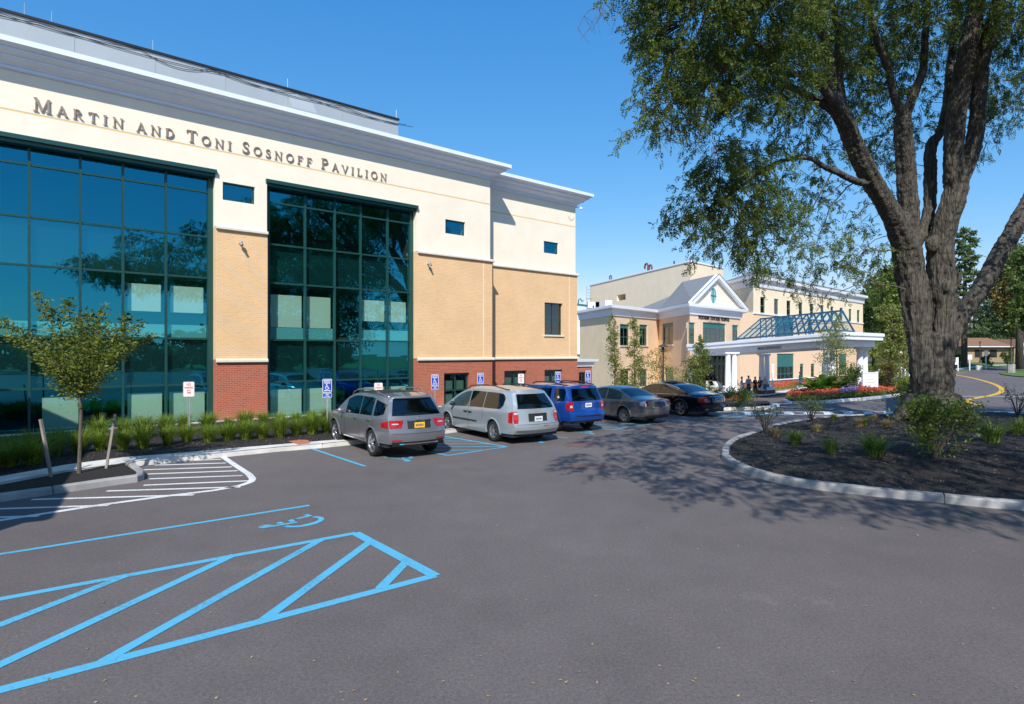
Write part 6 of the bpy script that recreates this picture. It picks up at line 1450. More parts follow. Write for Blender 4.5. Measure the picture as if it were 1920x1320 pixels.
for pts, wds in limbs:
    P = [PW(*p) for p in pts]; rad = [w_/F*p[2]/2 for w_, p in zip(wds, pts)]
    PP, RR = [], []
    n = 5
    for i in range(len(P)-1):
        p0, p1_, p2_, p3_ = [P[max(0, min(len(P)-1, k))] for k in (i-1, i, i+1, i+2)]
        for k in range(n):
            t = k/n; PP.append(.5*((2*p1_)+(-p0+p2_)*t+(2*p0-5*p1_+4*p2_-p3_)*t*t+(-p0+3*p1_-3*p2_+p3_)*t**3)+Vector((random.uniform(-1, 1), random.uniform(-1, 1), 0))*rad[i]*.06); RR.append(rad[i]+(rad[i+1]-rad[i])*t)
    PP.append(P[-1]); RR.append(rad[-1])
    tbark.tube(PP, RR, 40 if max(RR) > .2 else 9, flute=flute if max(RR) > .12 else None); LP += list(zip(PP, RR))
for px, py, Z, r in ((1787, 523, 22.85, .34), (1748, 458, 22.7, .30), (1772, 538, 22.6, .2), (1698, 415, 22.5, .26), (1752, 345, 23.3, .15)):
    p = W(px, py, Z); tbark.ball(tuple(p), r, 14, sc=(.8, .8, 1.15))
for k in range(9):                                     # root flare
    a = 2*pi*k/9+.3; p = tb+Vector((math.cos(a)*.55, math.sin(a)*.5, .75)); q = tb+Vector((math.cos(a)*(1.25+.2*(k % 3)), math.sin(a)*(1.2+.2*(k % 2)), -.12)); tbark.tube([p, (p+q)/2+Vector((0, 0, -.12)), q], [.34, .26, .10], 8)
trunk = tbark.build('trunk', M['bark'], loc_, origin=ot, smooth=True)
rm = trunk.modifiers.new('remesh', 'REMESH'); rm.mode = 'VOXEL'; rm.voxel_size = .042; rm.use_smooth_shade = True
tx = bpy.data.textures.new('barkrelief', 'CLOUDS'); tx.noise_scale = .16; tx.noise_depth = 3
dm = trunk.modifiers.new('relief', 'DISPLACE'); dm.texture = tx; dm.strength = .07; dm.mid_level = .5; dm.texture_coords = 'LOCAL'
blobs = [ # px,py,rx,ry,Z,density
 (1300,35,110,55,15.5,1),(1430,30,100,55,16.5,1.1),(1540,40,80,60,18,1.1),(1640,40,80,60,19.5,1.1),(1740,30,70,55,20.5,1),(1860,60,60,70,20,1.1),(1905,30,40,60,19,1.1),
 (1262,110,60,45,15.5,.8),(1330,130,60,50,16,.9),(1400,125,70,45,17,1),(1470,110,60,60,18,1),(1225,165,36,28,15.5,.6),(1262,185,40,28,15.5,.55),(1330,190,45,25,16,.6),
 (1205,240,42,14,15.5,.5),(1240,222,32,16,15.5,.6),(1285,215,40,18,15.7,.45),(1395,190,50,28,17,.9),(1460,190,50,30,18,.9),
 (1540,120,60,60,19,1),(1600,110,60,60,20,1),(1640,170,50,50,21,.9),(1590,190,40,40,20.5,.7),(1680,110,60,60,20.8,1),(1720,190,45,50,22,.75),(1660,250,38,40,22,.7),(1725,245,28,40,23,.65),
 (1640,290,36,34,22.4,.6),(1660,330,36,24,22.8,.6),(1510,230,40,30,19,.8),(1540,280,45,25,20,.8),(1480,250,30,22,19,.7),
 (1335,268,45,22,17.6,.8),(1370,300,50,30,18.2,1),(1335,320,36,22,18,1),(1430,290,45,28,19,.9),(1400,340,45,28,18.8,1),(1340,355,45,22,18.4,1),(1300,372,34,18,18.4,1),(1275,402,30,16,18.3,1),(1258,412,16,10,18.3,1),(1315,405,32,18,18.4,.9),
 (1380,385,45,24,18.8,1),(1440,370,40,32,19.2,1),(1330,440,30,22,18.6,.7),(1375,430,42,26,18.8,.9),(1425,430,42,30,19.2,1),(1470,400,36,34,19.8,.9),(1315,472,22,9,18.6,.8),(1370,470,30,14,18.8,.7),(1420,478,30,20,19,.9),(1428,508,20,14,19,.6),(1402,512,12,30,19,.25),
 (1490,350,36,30,20,.8),(1520,400,32,34,20.4,.7),(1480,460,34,26,20,.6),(1545,350,28,22,20.6,.7),(1530,460,36,30,20.6,.7),(1500,500,26,20,20.4,.8),(1555,510,30,26,20.8,.7),(1500,540,22,16,20.4,.8),(1560,550,14,12,20.8,.5),(1600,480,34,34,21.2,.7),(1580,420,28,28,21,.5),(1610,420,26,26,21.4,.5),(1640,470,30,30,21.8,.7),(1625,520,24,20,21.6,.7),(1660,510,22,30,22,.6),
 (1645,380,20,26,22,.35),(1870,150,40,50,21.5,.9),(1885,210,34,26,21.8,.8),(1905,180,30,50,21.6,.9),(1862,245,18,18,22,.6),(1845,180,20,40,22,.7),(1850,270,12,14,22,.5),(1800,60,40,60,22,.8),
 # above and beyond the frame
 (1350,-80,150,70,15,.9),(1550,-90,140,80,17,.9),(1750,-90,140,80,19,.9),(1950,-60,110,90,19,.8),(2030,120,90,90,21,.7),(2060,280,80,60,23,.6),(1220,-40,70,30,14.5,.5),(1990,250,40,30,23,.5)]
O_, D_ = [], []; twig = MB(); LPv = np.array([tuple(p) for p, r in LP])
hi = []
for k in range(40):
    a_, r_ = k*2.4, math.sqrt((k+.5)/40); hi.append((9.6+8.2*r_*math.cos(a_), 6.2+7.2*r_*math.sin(a_)))
for x_, y_ in hi:
    y_ = max(.8, y_); z_ = max(8.5, 2.83+.60*y_+1.9)+random.uniform(0, 1.2); blobs.append((CX+F*x_/y_, HY-F*(z_-CAMZ)/y_, F*1.45/y_, F*.8/y_, y_, -.9))
for bx, by, rx, ry, Z, dn in blobs:
    if dn > 0 and bx > 1470 and by > 0: Z += 1.6; dn *= .85
    c = W(bx, by, Z); sx, sz = rx/F*Z, ry/F*Z; sy = min(1.6, max(.5, (sx+sz)/2*1.1)); N = max(14, int(.23*rx*ry*dn)) if dn > 0 else int(-dn*520); nt_ = max(3, N//7)
    cc = np.array(c); dist = np.linalg.norm(LPv-cc, axis=1)+np.maximum(0, LPv[:, 2]-cc[2]-.5)*.2; i0 = int(np.argmin(dist)); p0, r0 = LP[i0]
    if .5 < dist[i0] < (3.6 if dn < .7 else 6):
        mid = p0.lerp(c, .5)+Vector((random.uniform(-.3, .3), random.uniform(-.3, .3), .25*dist[i0]*.4)); r1 = min(r0*.5, .010+.006*dist[i0]); jj = lambda q, k_: q+Vector((random.gauss(0, k_), random.gauss(0, k_), random.gauss(0, k_))); kk = min(.07, .02*dist[i0])
        twig.tube([p0, jj(p0.lerp(mid, .35)+Vector((0, 0, .08)), kk), jj(p0.lerp(mid, .7)+Vector((0, 0, .12)), kk), jj(mid, kk), jj(mid.lerp(c, .4), kk), jj(mid.lerp(c, .75), kk), c], [r1, r1*.9, r1*.8, r1*.7, r1*.55, r1*.45, r1*.35], 5, cap=False)
    S0 = ell(nt_, c, (sx, sy, sz), .45)
    for s0 in S0:
        out_ = (s0-cc); out_[2] *= .3; d = unit(out_/max(.2, np.linalg.norm(out_))+np.array([0, 0, -.75])+RNG.normal(size=3)*.45); L = RNG.uniform(.35, .75)
        P3 = [s0, s0+d*L*.5+np.array([0, 0, .03]), s0+d*L+np.array([0, 0, -.12*L])]
        a = Vector(s0); rt = c.lerp(a, .35)
        if RNG.random() < .5: twig.tube([rt, a, P3[1], P3[2]], [.014, .009, .006, .003], 3, cap=False)
        for k in range(7):
            t = (k+.5)/7; o = s0+d*L*t+np.array([0, 0, -.12*L*t*t]); O_.append(o); D_.append(d*.35+RNG.normal(size=3)*.55+np.array([0, 0, -.55]))
O_ = np.array(O_); D_ = unit(np.array(D_)); Lf = RNG.uniform(.13, .24, len(O_))
Vq = fern(O_, D_, Lf, 5, .036, .088); print('locust leaflets', len(Vq))
quads_object('crown', Vq-np.array(ot), M['leaf_locust'], loc_)
for pts in ([(1140,28),(1120,12),(1095,30),(1085,60)], [(1150,-10),(1128,25),(1110,40),(1104,44)], [(1180,5),(1160,20),(1150,48)], [(1230,20),(1190,18),(1168,38)], [(1240,240),(1195,232),(1165,250),(1150,248)], [(1260,232),(1215,255),(1195,290)], [(1270,225),(1240,265),(1220,282)], [(1290,215),(1255,258),(1252,262)], [(1330,205),(1325,240),(1300,262)], [(1250,170),(1210,195),(1180,192)], [(1330,240),(1318,252),(1285,262)], [(1240,180),(1205,168),(1185,172)], [(1340,255),(1335,300)], [(1300,215),(1285,240),(1270,290)],
            [(1440,512),(1415,540)], [(1520,510),(1530,545),(1545,590)], [(1560,540),(1545,560)], [(1380,480),(1360,500)]):
    P = [W(x, y, 15.5 if x < 1350 else 19.5) for x, y in pts]; P = [q for a_, b_ in zip(P[:-1], P[1:]) for q in (a_, a_.lerp(b_, .5)+Vector((random.gauss(0, .07), 0, random.gauss(0, .06))))]+[P[-1]]; twig.tube(P, [.012-.008*k/(len(P)-1) for k in range(len(P))], 4, cap=False)
    for _ in range(9):
        q = P[random.randrange(len(P)-1)]; q2 = q+Vector((random.uniform(-.3, .3), random.uniform(-.2, .2), -random.uniform(.15, .45))); twig.tube([q, q2], [.006, .003], 3, cap=False)
twig.build('branches', M['bark2'], loc_, origin=ot)

def tree(name, label, group, base, trunk_pts, tr, crown, mt, n, ls, bark='bark2', asp=.55, cat='tree', limbs_=True, droop=0, up=0, clump=.45):
    """trunk_pts relative to base; crown = list of (cx,cy,cz,rx,ry,rz,weight)"""
    o = empty(name, base, 0, label, cat, group); mb = MB(); tp = [Vector(p) for p in trunk_pts]; mb.tube(tp, tr, 10, flute=(lambda th, i: 1+.08*math.sin(3*th+i)) if tr[0] > .15 else None)
    tot = sum(c[6] for c in crown); V = []
    for cx, cy, cz, rx, ry, rz, wt_ in crown:
        k = max(1, int(n*wt_/tot))
        if limbs_:
            z0 = min(max(cz-rz*.9, tp[0].z+.3*(tp[-1].z-tp[0].z)), tp[-1].z); f = (z0-tp[0].z)/(tp[-1].z-tp[0].z+1e-6); st = tp[0].lerp(tp[-1], min(1, max(.15, f))); c = Vector((cx, cy, cz))
            r1 = max(.012, tr[-1]*.8); mb.tube([st, st.lerp(c, .5)+Vector((0, 0, .1*rz)), c], [r1, r1*.7, r1*.35], 6, cap=False)
            for _ in range(5): e = c+Vector((random.uniform(-1, 1)*rx, random.uniform(-1, 1)*ry, random.uniform(-.4, 1)*rz))*.8; mb.tube([st.lerp(c, .7), e], [r1*.4, r1*.12], 4, cap=False)
        nc = max(3, k//14); C0 = ell(nc, (cx, cy, cz), (rx, ry, rz), .6); idx = RNG.integers(0, nc, k); O = C0[idx]+RNG.normal(size=(k, 3))*np.array([rx, ry, rz*.7])*clump*.35
        D = unit(rnd(k)+np.array([0, 0, up-droop])+unit(O-np.array([cx, cy, cz]))*.5); V.append(leaves(O, D, RNG.uniform(.7, 1.3, k)*ls, RNG.uniform(.8, 1.2, k)*ls*asp))
    mb.build('trunk', M[bark], o, smooth=True); quads_object('crown', np.concatenate(V), M[mt], o); return o
def bushy(base, H, rad, seed, cb=.25):
    rr = random.Random(seed); out_ = [(0, 0, H*.62, rad*.6, rad*.6, H*.3, 2)]
    for k in range(9):
        a = rr.uniform(0, 2*pi); f = rr.uniform(.3, .75); z = rr.uniform(cb+.1, .88)*H; sc = 1-abs(z/H-.5)*.9; out_.append((math.cos(a)*rad*f*sc, math.sin(a)*rad*f*sc, z, rad*rr.uniform(.3, .45), rad*rr.uniform(.3, .45), H*rr.uniform(.09, .16), 1))
    return out_
def conifer(name, label, group, base, H, rad, n, seed, z0=.12, mt='needle', sparse=.0, lean=0):
    rr = random.Random(seed); o = empty(name, base, rr.uniform(0, 6), label, 'tree', group); mb = MB(); mb.tube([(0, 0, -.3), (lean*.3, 0, H*.4), (lean, 0, H*.8), (lean, 0, H)], [H*.022, H*.017, H*.008, .02], 8); V = []
    nb = int(H*2.6); per = n//nb
    for k in range(nb):
        f = (k+.5)/nb; z = H*(z0+(1-z0)*f); a = k*2.4+rr.uniform(-.4, .4); R_ = rad*((1-f)**.8*.9+.1)*rr.uniform(.6, 1.1)*(1 if rr.random() > sparse else .5)
        d = Vector((math.cos(a), math.sin(a), .05)); s = Vector((lean*f, 0, z)); e = s+d*R_+Vector((0, 0, R_*rr.uniform(-.05, .22))); mb.tube([s, s.lerp(e, .5)-Vector((0, 0, .06*R_)), e], [.02+H*.003, .03, .01], 4, cap=False)
        t = RNG.uniform(.25, 1.05, per)**.8; O = np.array(s)+(np.array(e)-np.array(s))*t[:, None]+RNG.normal(size=(per, 3))*np.array([.16, .16, .07])*R_*.9; D = unit(rnd(per)+np.array([d.x, d.y, .5])*.8); V.append(leaves(O, D, RNG.uniform(.35, .7, per)*max(.5, H*.045), RNG.uniform(.3, .5, per)*max(.4, H*.03)))
    mb.build('trunk', M['bark'], o, smooth=True); quads_object('crown', np.concatenate(V), M[mt], o); return o

# young tree with stakes on the small island
yb = G(148, 887, .15); ZY = yb.y; yo = empty('young_tree', yb, 0, 'small young tree with vase shaped green crown staked on the left kerb island', 'tree'); oy = tuple(yb)
mb = MB(); V = []; O_, D_ = [], []
mb.tube([yb+Vector((0, 0, -.1)), W(150, 830, ZY), W(152, 775, ZY), W(150, 740, ZY)], [.045, .035, .032, .028], 8)
ends = [(70,548,0),(98,575,.4),(126,560,-.4),(150,590,.6),(165,585,-.7),(195,572,.1),(205,610,-.6),(238,592,.3),(285,628,0),(262,605,-.4),(5,600,.2),(14,630,-.3),(60,640,.6),(72,665,-.5),(105,630,.9),(185,640,.9),(225,650,-.5),(110,700,.5),(190,690,-.6),(140,650,-1.0),(165,655,1.1),(125,620,.1),(180,610,.2),(150,700,.7),(95,660,-.9),(205,665,.5)]
for ex, ey, dz in ends:
    e = W(ex, ey, ZY+dz); s = W(150, 755-random.uniform(0, 35), ZY); m1_ = s.lerp(e, .5)+Vector((0, 0, .18*(e-s).length*(.3 if ex in (5, 14, 285) else .1))); pts = [s, m1_, e]
    if abs(ex-150) > 100: m1_ += Vector((0, 0, .12))
    mb.tube(pts, [.016, .010, .003], 5, cap=False)
    n = int(170*(e-s).length)
    for k in range(n):
        t = random.random()**.75; p = (s.lerp(m1_, 2*t) if t < .5 else m1_.lerp(e, 2*t-1)); sp = .13*(1-t)+.05; p = p+Vector((random.gauss(0, sp), random.gauss(0, sp), random.gauss(0, sp*.8)))
        if t < .12: continue
        O_.append(tuple(p)); dd = (e-s).normalized(); D_.append((dd.x+random.gauss(0, .8), dd.y+random.gauss(0, .8), dd.z*.4-.25+random.gauss(0, .5)))
O_, D_ = np.array(O_), unit(np.array(D_)); quads_object('crown', leaves(O_, D_, RNG.uniform(.07, .13, len(O_)), RNG.uniform(.03, .05, len(O_)))-np.array(oy), M['leaf_young'], yo); mb.build('trunk', M['bark2'], yo, origin=oy)
for (a, b_, lb) in (((97.5, 894), (76, 786), 'leaning wooden stake left of the young tree'), ((198, 878), (216, 776), 'leaning wooden stake right of the young tree')):
    p = G(*a, .15); q = W(*b_, p.y+.05); mb = MB(); mb.beam(p-Vector((0, 0, .1)), q, .05, .05); tag(mb.build('stake', M['wood'], origin=tuple(p), loc=tuple(p)), lb, 'stake')

# ornamental grasses
def clump(name, nb, h, spread, seed, wd=.009, plume=False):
    r = np.random.default_rng(seed); V = []
    for _ in range(nb):
        a = r.uniform(0, 2*pi); out_ = r.uniform(.1, 1)*spread; hh = h*r.uniform(.55, 1.05); b0 = np.array([math.cos(a), math.sin(a), 0])*r.uniform(0, .12)+np.array([r.normal()*.03, r.normal()*.03, 0]); dr = np.array([math.cos(a+r.normal()*.3), math.sin(a+r.normal()*.3), 0]); s = np.array([-dr[1], dr[0], 0])*wd
        pts = [b0+dr*out_*t**1.8+np.array([0, 0, hh*(t-.28*t**3*(out_/spread))]) for t in (0, .35, .7, 1)]; ws = (1, .9, .6, .1)
        for i in range(3): V.append([pts[i]-s*ws[i], pts[i]+s*ws[i], pts[i+1]+s*ws[i+1], pts[i+1]-s*ws[i+1]])
    return np.array(V)
def clump_mesh(k, mt, h, sp, nb): return quads_object('grass_clump', clump('g', nb, h, sp, k), M[mt])
protos = [clump_mesh(k, 'blade', .88, .72, 430) for k in range(3)]; used = [False]*3
def put(pl, used_, i, loc, sc, label, group, cat='grass clump'):
    k = i % len(pl)
    if not used_[k]: o = pl[k]; used_[k] = True
    else: o = pl[k].copy(); COL.objects.link(o)
    o.location = loc; a0 = random.uniform(.8, 1.12); o.scale = (sc*a0*random.uniform(.85, 1.2), sc*a0*random.uniform(.85, 1.2), sc*a0*random.uniform(.8, 1.1)); o.rotation_euler = (0, 0, random.uniform(0, 6)); tag(o, label, cat, group); return o
bedpx = [(-30,885),(18,872),(62,868),(22,850),(60,846),(106,852),(108,834),(147,846),(150,829),(188,841),(186,824),(230,840),(232,820),(268,837),(270,816),(315,831),(312,812),(350,826),(346,808),(393,826),(390,803),(428,822),(428,801),(462,821),(460,800),(492,819),(494,797),(525,817),(523,795),(556,813),(555,791),(586,811),(612,808),(585,789),(640,800),(835,793),(858,783),(610,786),(-70,880)]
ORD = ['first', 'second', 'third', 'fourth', 'fifth', 'sixth', 'seventh', 'eighth', 'ninth', 'tenth', 'eleventh', 'twelfth', 'thirteenth', 'fourteenth', 'fifteenth', 'sixteenth', 'seventeenth', 'eighteenth', 'nineteenth', 'twentieth', 'twenty first', 'twenty second', 'twenty third', 'twenty fourth', 'twenty fifth']
def isback(x, y): return y < (868-x*.115 if x < 300 else 834-(x-300)*.10)-11
frow = sorted([q for q in bedpx if not isback(*q)]); brow = sorted([q for q in bedpx if isback(*q)])
for i, (x, y) in enumerate(bedpx):
    rw_, nm_ = (brow, 'rear') if (x, y) in brow else (frow, 'front')
    p = G(x, y+3, .13); put(protos, used, i, p, .92 if y > 805 else .8, 'bright green grass clump, %s from the left in the %s row by the walls' % (ORD[rw_.index((x, y))], nm_), 'grass clumps along the pavilion')
prot2 = [clump_mesh(k+20, 'blade_dark', .62, .50, 260) for k in range(2)]; used2 = [False]*2
isc = [(1491,834,1,'green grass clump nearest the left tip of the tree island'),(1557.5,849,1.05,'green grass clump second from the left in the front of the tree island'),(1639,855,1.25,'largest green grass clump, left of the leafy shrub on the tree island'),(1859.6,829,1.1,'green grass clump right of the leafy shrub on the tree island'),(1911,814,1.0,'green grass clump at the right edge of the tree island'),(1622,797,.8,'small dark grass clump at the back of the tree island'),(1563,790,.7,'smallest dark grass clump at the rear rim of the tree island')]
for i, (x, y, s, l) in enumerate(isc): put(prot2, used2, i, GI(x, y), s, l, 'grass clumps on the tree island')
prot3 = [clump_mesh(k+30, 'blade_tan', .45, .36, 170) for k in range(2)]; used3 = [False]*2
for i, (x, y, s, l) in enumerate([(1455,818,1,'dry tan grass tuft beside the twiggy shrub at the island tip'),(1532,809,.9,'dry tan grass tuft between two green clumps mid island'),(1612,800,1,'dry tan grass tuft in front of the dark clump at the island back'),(1663,800,.8,'dry tan grass tuft left of the tree trunk'),(1640,789,.8,'dry tan grass tuft at the far rim left of the trunk'),(1822,806,.9,'dry tan grass tuft right of the tree trunk')]): put(prot3, used3, i, GI(x, y), s, l, 'dry grass tufts on the tree island')
def shrub(label, base, H, rad, n, mt, ls, twigs=12, group=None, bare=.0, name='shrub', asp=.6, topz=None):
    o = empty(name, base, random.uniform(0, 6), label, 'shrub', group); mb = MB(); V = []; tips = []
    for k in range(twigs):
        a = random.uniform(0, 2*pi); rr_ = rad*random.uniform(.3, 1); e = Vector((math.cos(a)*rr_, math.sin(a)*rr_, H*random.uniform(.55, 1))); m_ = e*.5+Vector((0, 0, H*.12)); mb.tube([(0, 0, -.03), m_, e], [.016, .010, .003], 4, cap=False); tips.append((m_, e)); tips.append((Vector((e.x*.35, e.y*.35, .04)), Vector((e.x, e.y, m_.z)))) if n > 1200 else None
        for _ in range(3): f = random.uniform(.3, .9); s = m_.lerp(e, f); e2 = s+Vector((random.gauss(0, rad*.25), random.gauss(0, rad*.25), random.uniform(0, H*.25))); mb.tube([s, e2], [.006, .002], 3, cap=False); tips.append((s, e2))
    O = np.array([tuple(a_.lerp(b_, random.random()**.6)+Vector([random.gauss(0, rad*.09) for _ in range(3)])) for a_, b_ in (tips[random.randrange(len(tips))] for _ in range(n))]); O[:, 2] = np.maximum(O[:, 2], .03)
    quads_object('leaves', leaves(O, unit(rnd(n)+np.array([0, 0, .2])), RNG.uniform(.7, 1.3, n)*ls, RNG.uniform(.8, 1.2, n)*ls*asp), M[mt], o); mb.build('stems', M['bark2'], o); return o
shrub('dense leafy green shrub in front of the big tree trunk', GI(1752, 856), 1.35, .95, 2600, 'leaf_green', .085, 26)
shrub('twiggy sparse shrub at the left tip of the tree island', GI(1436, 813), .95, .55, 420, 'leaf_dark', .06, 18)
shrub('dark leaved twiggy shrub at the back rim of the tree island', GI(1522, 790), .95, .75, 800, 'leaf_dark', .06, 16)
shrub('green shrub hugging the left side of the big tree trunk', GI(1697, 785), 1.3, .55, 900, 'leaf_dark', .07, 16)
shrub('low green growth at the foot of the big tree trunk', GI(1790, 800), .5, 1.1, 1500, 'leaf_dark', .06, 16)
shrub('reddish twiggy shrub at the right edge behind the island', GI(1908, 780), 1.15, .65, 350, 'leaf_rust', .06, 16)
shrub('green shrub in the corner bed behind the black sedan', G(1382, 765, .1), 1.0, .95, 1900, 'leaf_green', .08, 20)
shrub('small shrub beside the brick pier of the first column', G(1352, 760, .1), .8, .6, 800, 'leaf_dark', .08, 12)
shrub('round dark evergreen shrub left of the directory board', G(1598, 738, .12), 1.9, .8, 2200, 'leaf_dark', .1, 14)
shrub('brown leaved shrub right of the directory board', G(1672, 734, .12), 2.3, 1.2, 1800, 'leaf_rust', .12, 14)
shrub('round green shrub between brown shrub and tree trunk', G(1702, 737, .12), 1.2, .8, 1500, 'leaf_green', .1, 12)
shrub('dark green shrub behind the directory board', G(1650, 731, .12), 1.5, .9, 1500, 'leaf_dark', .12, 12)
# canna-like plants
def canna(px, py, H, label, n=16):
    b0 = G(px, py, .12); o = empty('broadleaf_plant', b0, 0, label, 'plant'); mb = MB()
    for k in range(n):
        a = 2.4*k; el = random.uniform(.5, 1.25); L = H*random.uniform(.7, 1.1); d = Vector((math.cos(a)*math.cos(el), math.sin(a)*math.cos(el), math.sin(el))); s = Vector((-math.sin(a), math.cos(a), 0)); wd_ = H*.13; rows = []
        for j in range(8): t = j/7; c = Vector((math.cos(a)*.15, math.sin(a)*.15, 0))+d*L*t+Vector((math.cos(a), math.sin(a), -1.1))*.28*L*t**3; ww = wd_*math.sin(pi*min(1, .08+t*.92))**.7; rows.append([c-s*ww+Vector((0, 0, ww*.3)), c, c+s*ww+Vector((0, 0, ww*.3))])
        mb.grid(rows)
    mb.build('leaf_blades', M['leaf_canna'], o, smooth=True)
M['leaf_canna'] = leaf_mat('canna_leaf', (.06, .17, .02), (.16, .30, .04), 2, .45, rough=.35)
canna(1537, 741, 2.1, 'tall broadleaf green plant behind the red flowers', 20); canna(1560, 739, 2.2, 'tall broadleaf plant nearest the birch, behind the red flowers', 16); canna(1690, 733, 1.7, 'broadleaf plant left of the big trunk beyond the road', 14)
# flower beds
def flowers(name, label, poly, n, mt, h, dz=.12, kind='stuff', gl=True):
    P = [G(*p) for p in poly]; xs = [p.x for p in P]; ys = [p.y for p in P]; pts = []
    while len(pts) < n:
        x, y = random.uniform(min(xs), max(xs)), random.uniform(min(ys), max(ys))
        if pip(x, y, P): pts.append((x, y, g(x, y)+dz))
    A = np.array(pts); k = len(A); zz = RNG.uniform(.65, 1.0, k)*h*(1+.25*np.sin(A[:, 0]*2.2)*np.cos(A[:, 1]*1.7))
    O = A+np.stack([0*zz, 0*zz, zz], 1); V = leaves(O, unit(rnd(k)+np.array([0, -.3, .5])), RNG.uniform(.06, .12, k), RNG.uniform(.05, .10, k))
    o = quads_object(name, V, M[mt]); tag(o, label, 'flowers', kind=kind)
    if gl:
        O2 = A+np.stack([0*zz, 0*zz, zz*RNG.uniform(0, .95, k)], 1); tag(quads_object('flower_foliage', leaves(O2, unit(rnd(k)+np.array([0, 0, .6])), RNG.uniform(.09, .16, k), RNG.uniform(.04, .07, k)), M['leaf_green']), kind='stuff')
flowers('red_flower_bed', 'mass of red flowers at the rounded tip of the flower island', [(1474,751),(1484,754.5),(1548,753.5),(1578,750),(1576,741),(1530,738),(1482,743)], 5200, 'redflower', .42)
flowers('red_flower_bed', 'second mass of red flowers in front of the directory board', [(1608,748),(1640,746),(1700,738.5),(1700,733),(1650,734),(1610,739)], 4200, 'redflower', .40)
flowers('purple_flower_bed', 'purple flowers between the two red masses', [(1574,750.5),(1606,748),(1610,739),(1580,737)], 2500, 'purpleflower', .45)
flowers('purple_flower_bed', 'purple flowers behind the red flowers by the directory board', [(1610,738),(1700,732),(1700,729.5),(1612,733)], 3500, 'purpleflower', .65)
flowers('red_flower_bed', 'strip of red flowers along the brick base of the hospital wing', [(1452,738),(1490,732),(1530,725),(1525,721),(1480,726),(1445,733)], 4500, 'redflower', .55)

# slender trees by the hospital
def slim(px, Y, H, rad, label, n, mt='leaf_birch', ls=.10, col=True, seed=1):
    p = XY(px, Y); b0 = (p.x, p.y, g(p.x, p.y)); rr = random.Random(seed); cr = []
    for k in range(14): f = k/13; z = H*(.16+.8*f); r_ = rad*(1-.55*f if col else math.sin(pi*(.15+.8*f))); a = rr.uniform(0, 6.3); cr.append((math.cos(a)*r_*.45, math.sin(a)*r_*.45, z, r_*.6, r_*.6, H*.06, r_+.1))
    return tree('slender_tree', label, None, b0, [(0, 0, -.1), (.05, 0, H*.4), (0, .05, H*.95)], [.06, .04, .012], cr, mt, n, ls, asp=.7, up=.3, clump=.9)
slim(1152, 46, 6.6, .95, 'slim upright pale leaved tree nearest the pavilion corner', 3400, ls=.12, seed=2)
slim(1189, 46, 6.6, .85, 'slim upright pale leaved tree second from the pavilion corner', 3400, ls=.12, seed=5)
slim(1240, 44, 4.4, 1.7, 'low spreading pale leaved tree behind the thin lamp post', 2400, ls=.11, col=False, seed=8)
slim(1312, 45, 5.1, 1.15, 'bushy green young tree in front of the left end of the canopy', 3600, 'leaf_young', .13, col=False, seed=11)
slim(1568, 42.5, 5.7, 1.5, 'multi stemmed birch in front of the near canopy columns', 3600, ls=.10, col=False, seed=14)
# trees beyond the hospital and across the road
def bg(px, Y, pytop, rad, label, mt, n, seed, ls=.5, name='broadleaf_tree', grp='trees beyond the hospital', cb=.2):
    p = XY(px, Y); z0 = g(p.x, p.y); H = CAMZ+(HY-pytop)/F*Y-z0; r_ = rad/F*Y
    return tree(name, label, grp, (p.x, p.y, z0), [(0, 0, -.5), (0, 0, H*.4), (0, 0, H*.75)], [H*.028, H*.02, H*.01], bushy(0, H, r_, seed, cb), mt, n, ls, bark='bark', asp=.65)
bg(1668, 112, 470, 52, 'tall rounded green tree just right of the hospital wing end', 'leaf_green', 9000, 1, .55)
bg(1700, 105, 500, 36, 'green tree behind the left edge of the big trunk', 'leaf_green', 6000, 2, .5)
bg(1640, 125, 520, 40, 'darker tree low behind the hospital wing end', 'leaf_dark', 5000, 3, .55)
bg(1672, 62, 560, 44, 'pale green airy tree behind the canopy end', 'leaf_birch', 3800, 4, .24, cb=.1)
bg(1715, 66, 590, 36, 'pale green airy tree half hidden by the big trunk', 'leaf_birch', 2600, 5, .24, cb=.1)
bg(1432, 130, 482, 34, 'tree crown rising behind the hospital roof', 'leaf_green', 3500, 6, .5)
bg(1660, 92, 640, 40, 'low green bushes behind the white rail fence', 'leaf_green', 3000, 7, .3, cb=.0)
def cn(px, Y, pytop, rad, label, n, seed, **k):
    p = XY(px, Y); z0 = g(p.x, p.y); H = CAMZ+(HY-pytop)/F*Y-z0; return conifer('pine_tree', label, 'pines across the road', (p.x, p.y, z0), H, rad/F*Y, n, seed, **k)
cn(1808, 104, 428, 62, 'open topped pine with bare lower trunk across the road', 6000, 1, z0=.34, sparse=.35, lean=1.0)
cn(1850, 142, 520, 46, 'dense green pine behind the brown roofed house', 8000, 2, z0=.2)
cn(1884, 138, 500, 44, 'broad pine right of the house', 8000, 3, z0=.2)
cn(1826, 150, 560, 44, 'distant pine left behind the house', 4500, 4, z0=.05)
cn(1790, 135, 580, 40, 'distant pine nearest the big trunk', 4500, 5, z0=.05)
cn(1775, 150, 600, 40, 'distant pine mostly hidden by the big trunk', 3000, 25, z0=.02)
bg(1912, 98, 440, 44, 'tall rust tinged tree at the right edge', 'leaf_rust', 9000, 8, .5, grp='trees across the road', cb=.32)
bg(1948, 88, 400, 56, 'dark tall tree leaving the right edge', 'leaf_dark', 9000, 9, .5, grp='trees across the road')
bg(1925, 125, 560, 50, 'dark low tree mass at the far right edge', 'leaf_dark', 6000, 10, .5, grp='trees across the road', cb=.0)
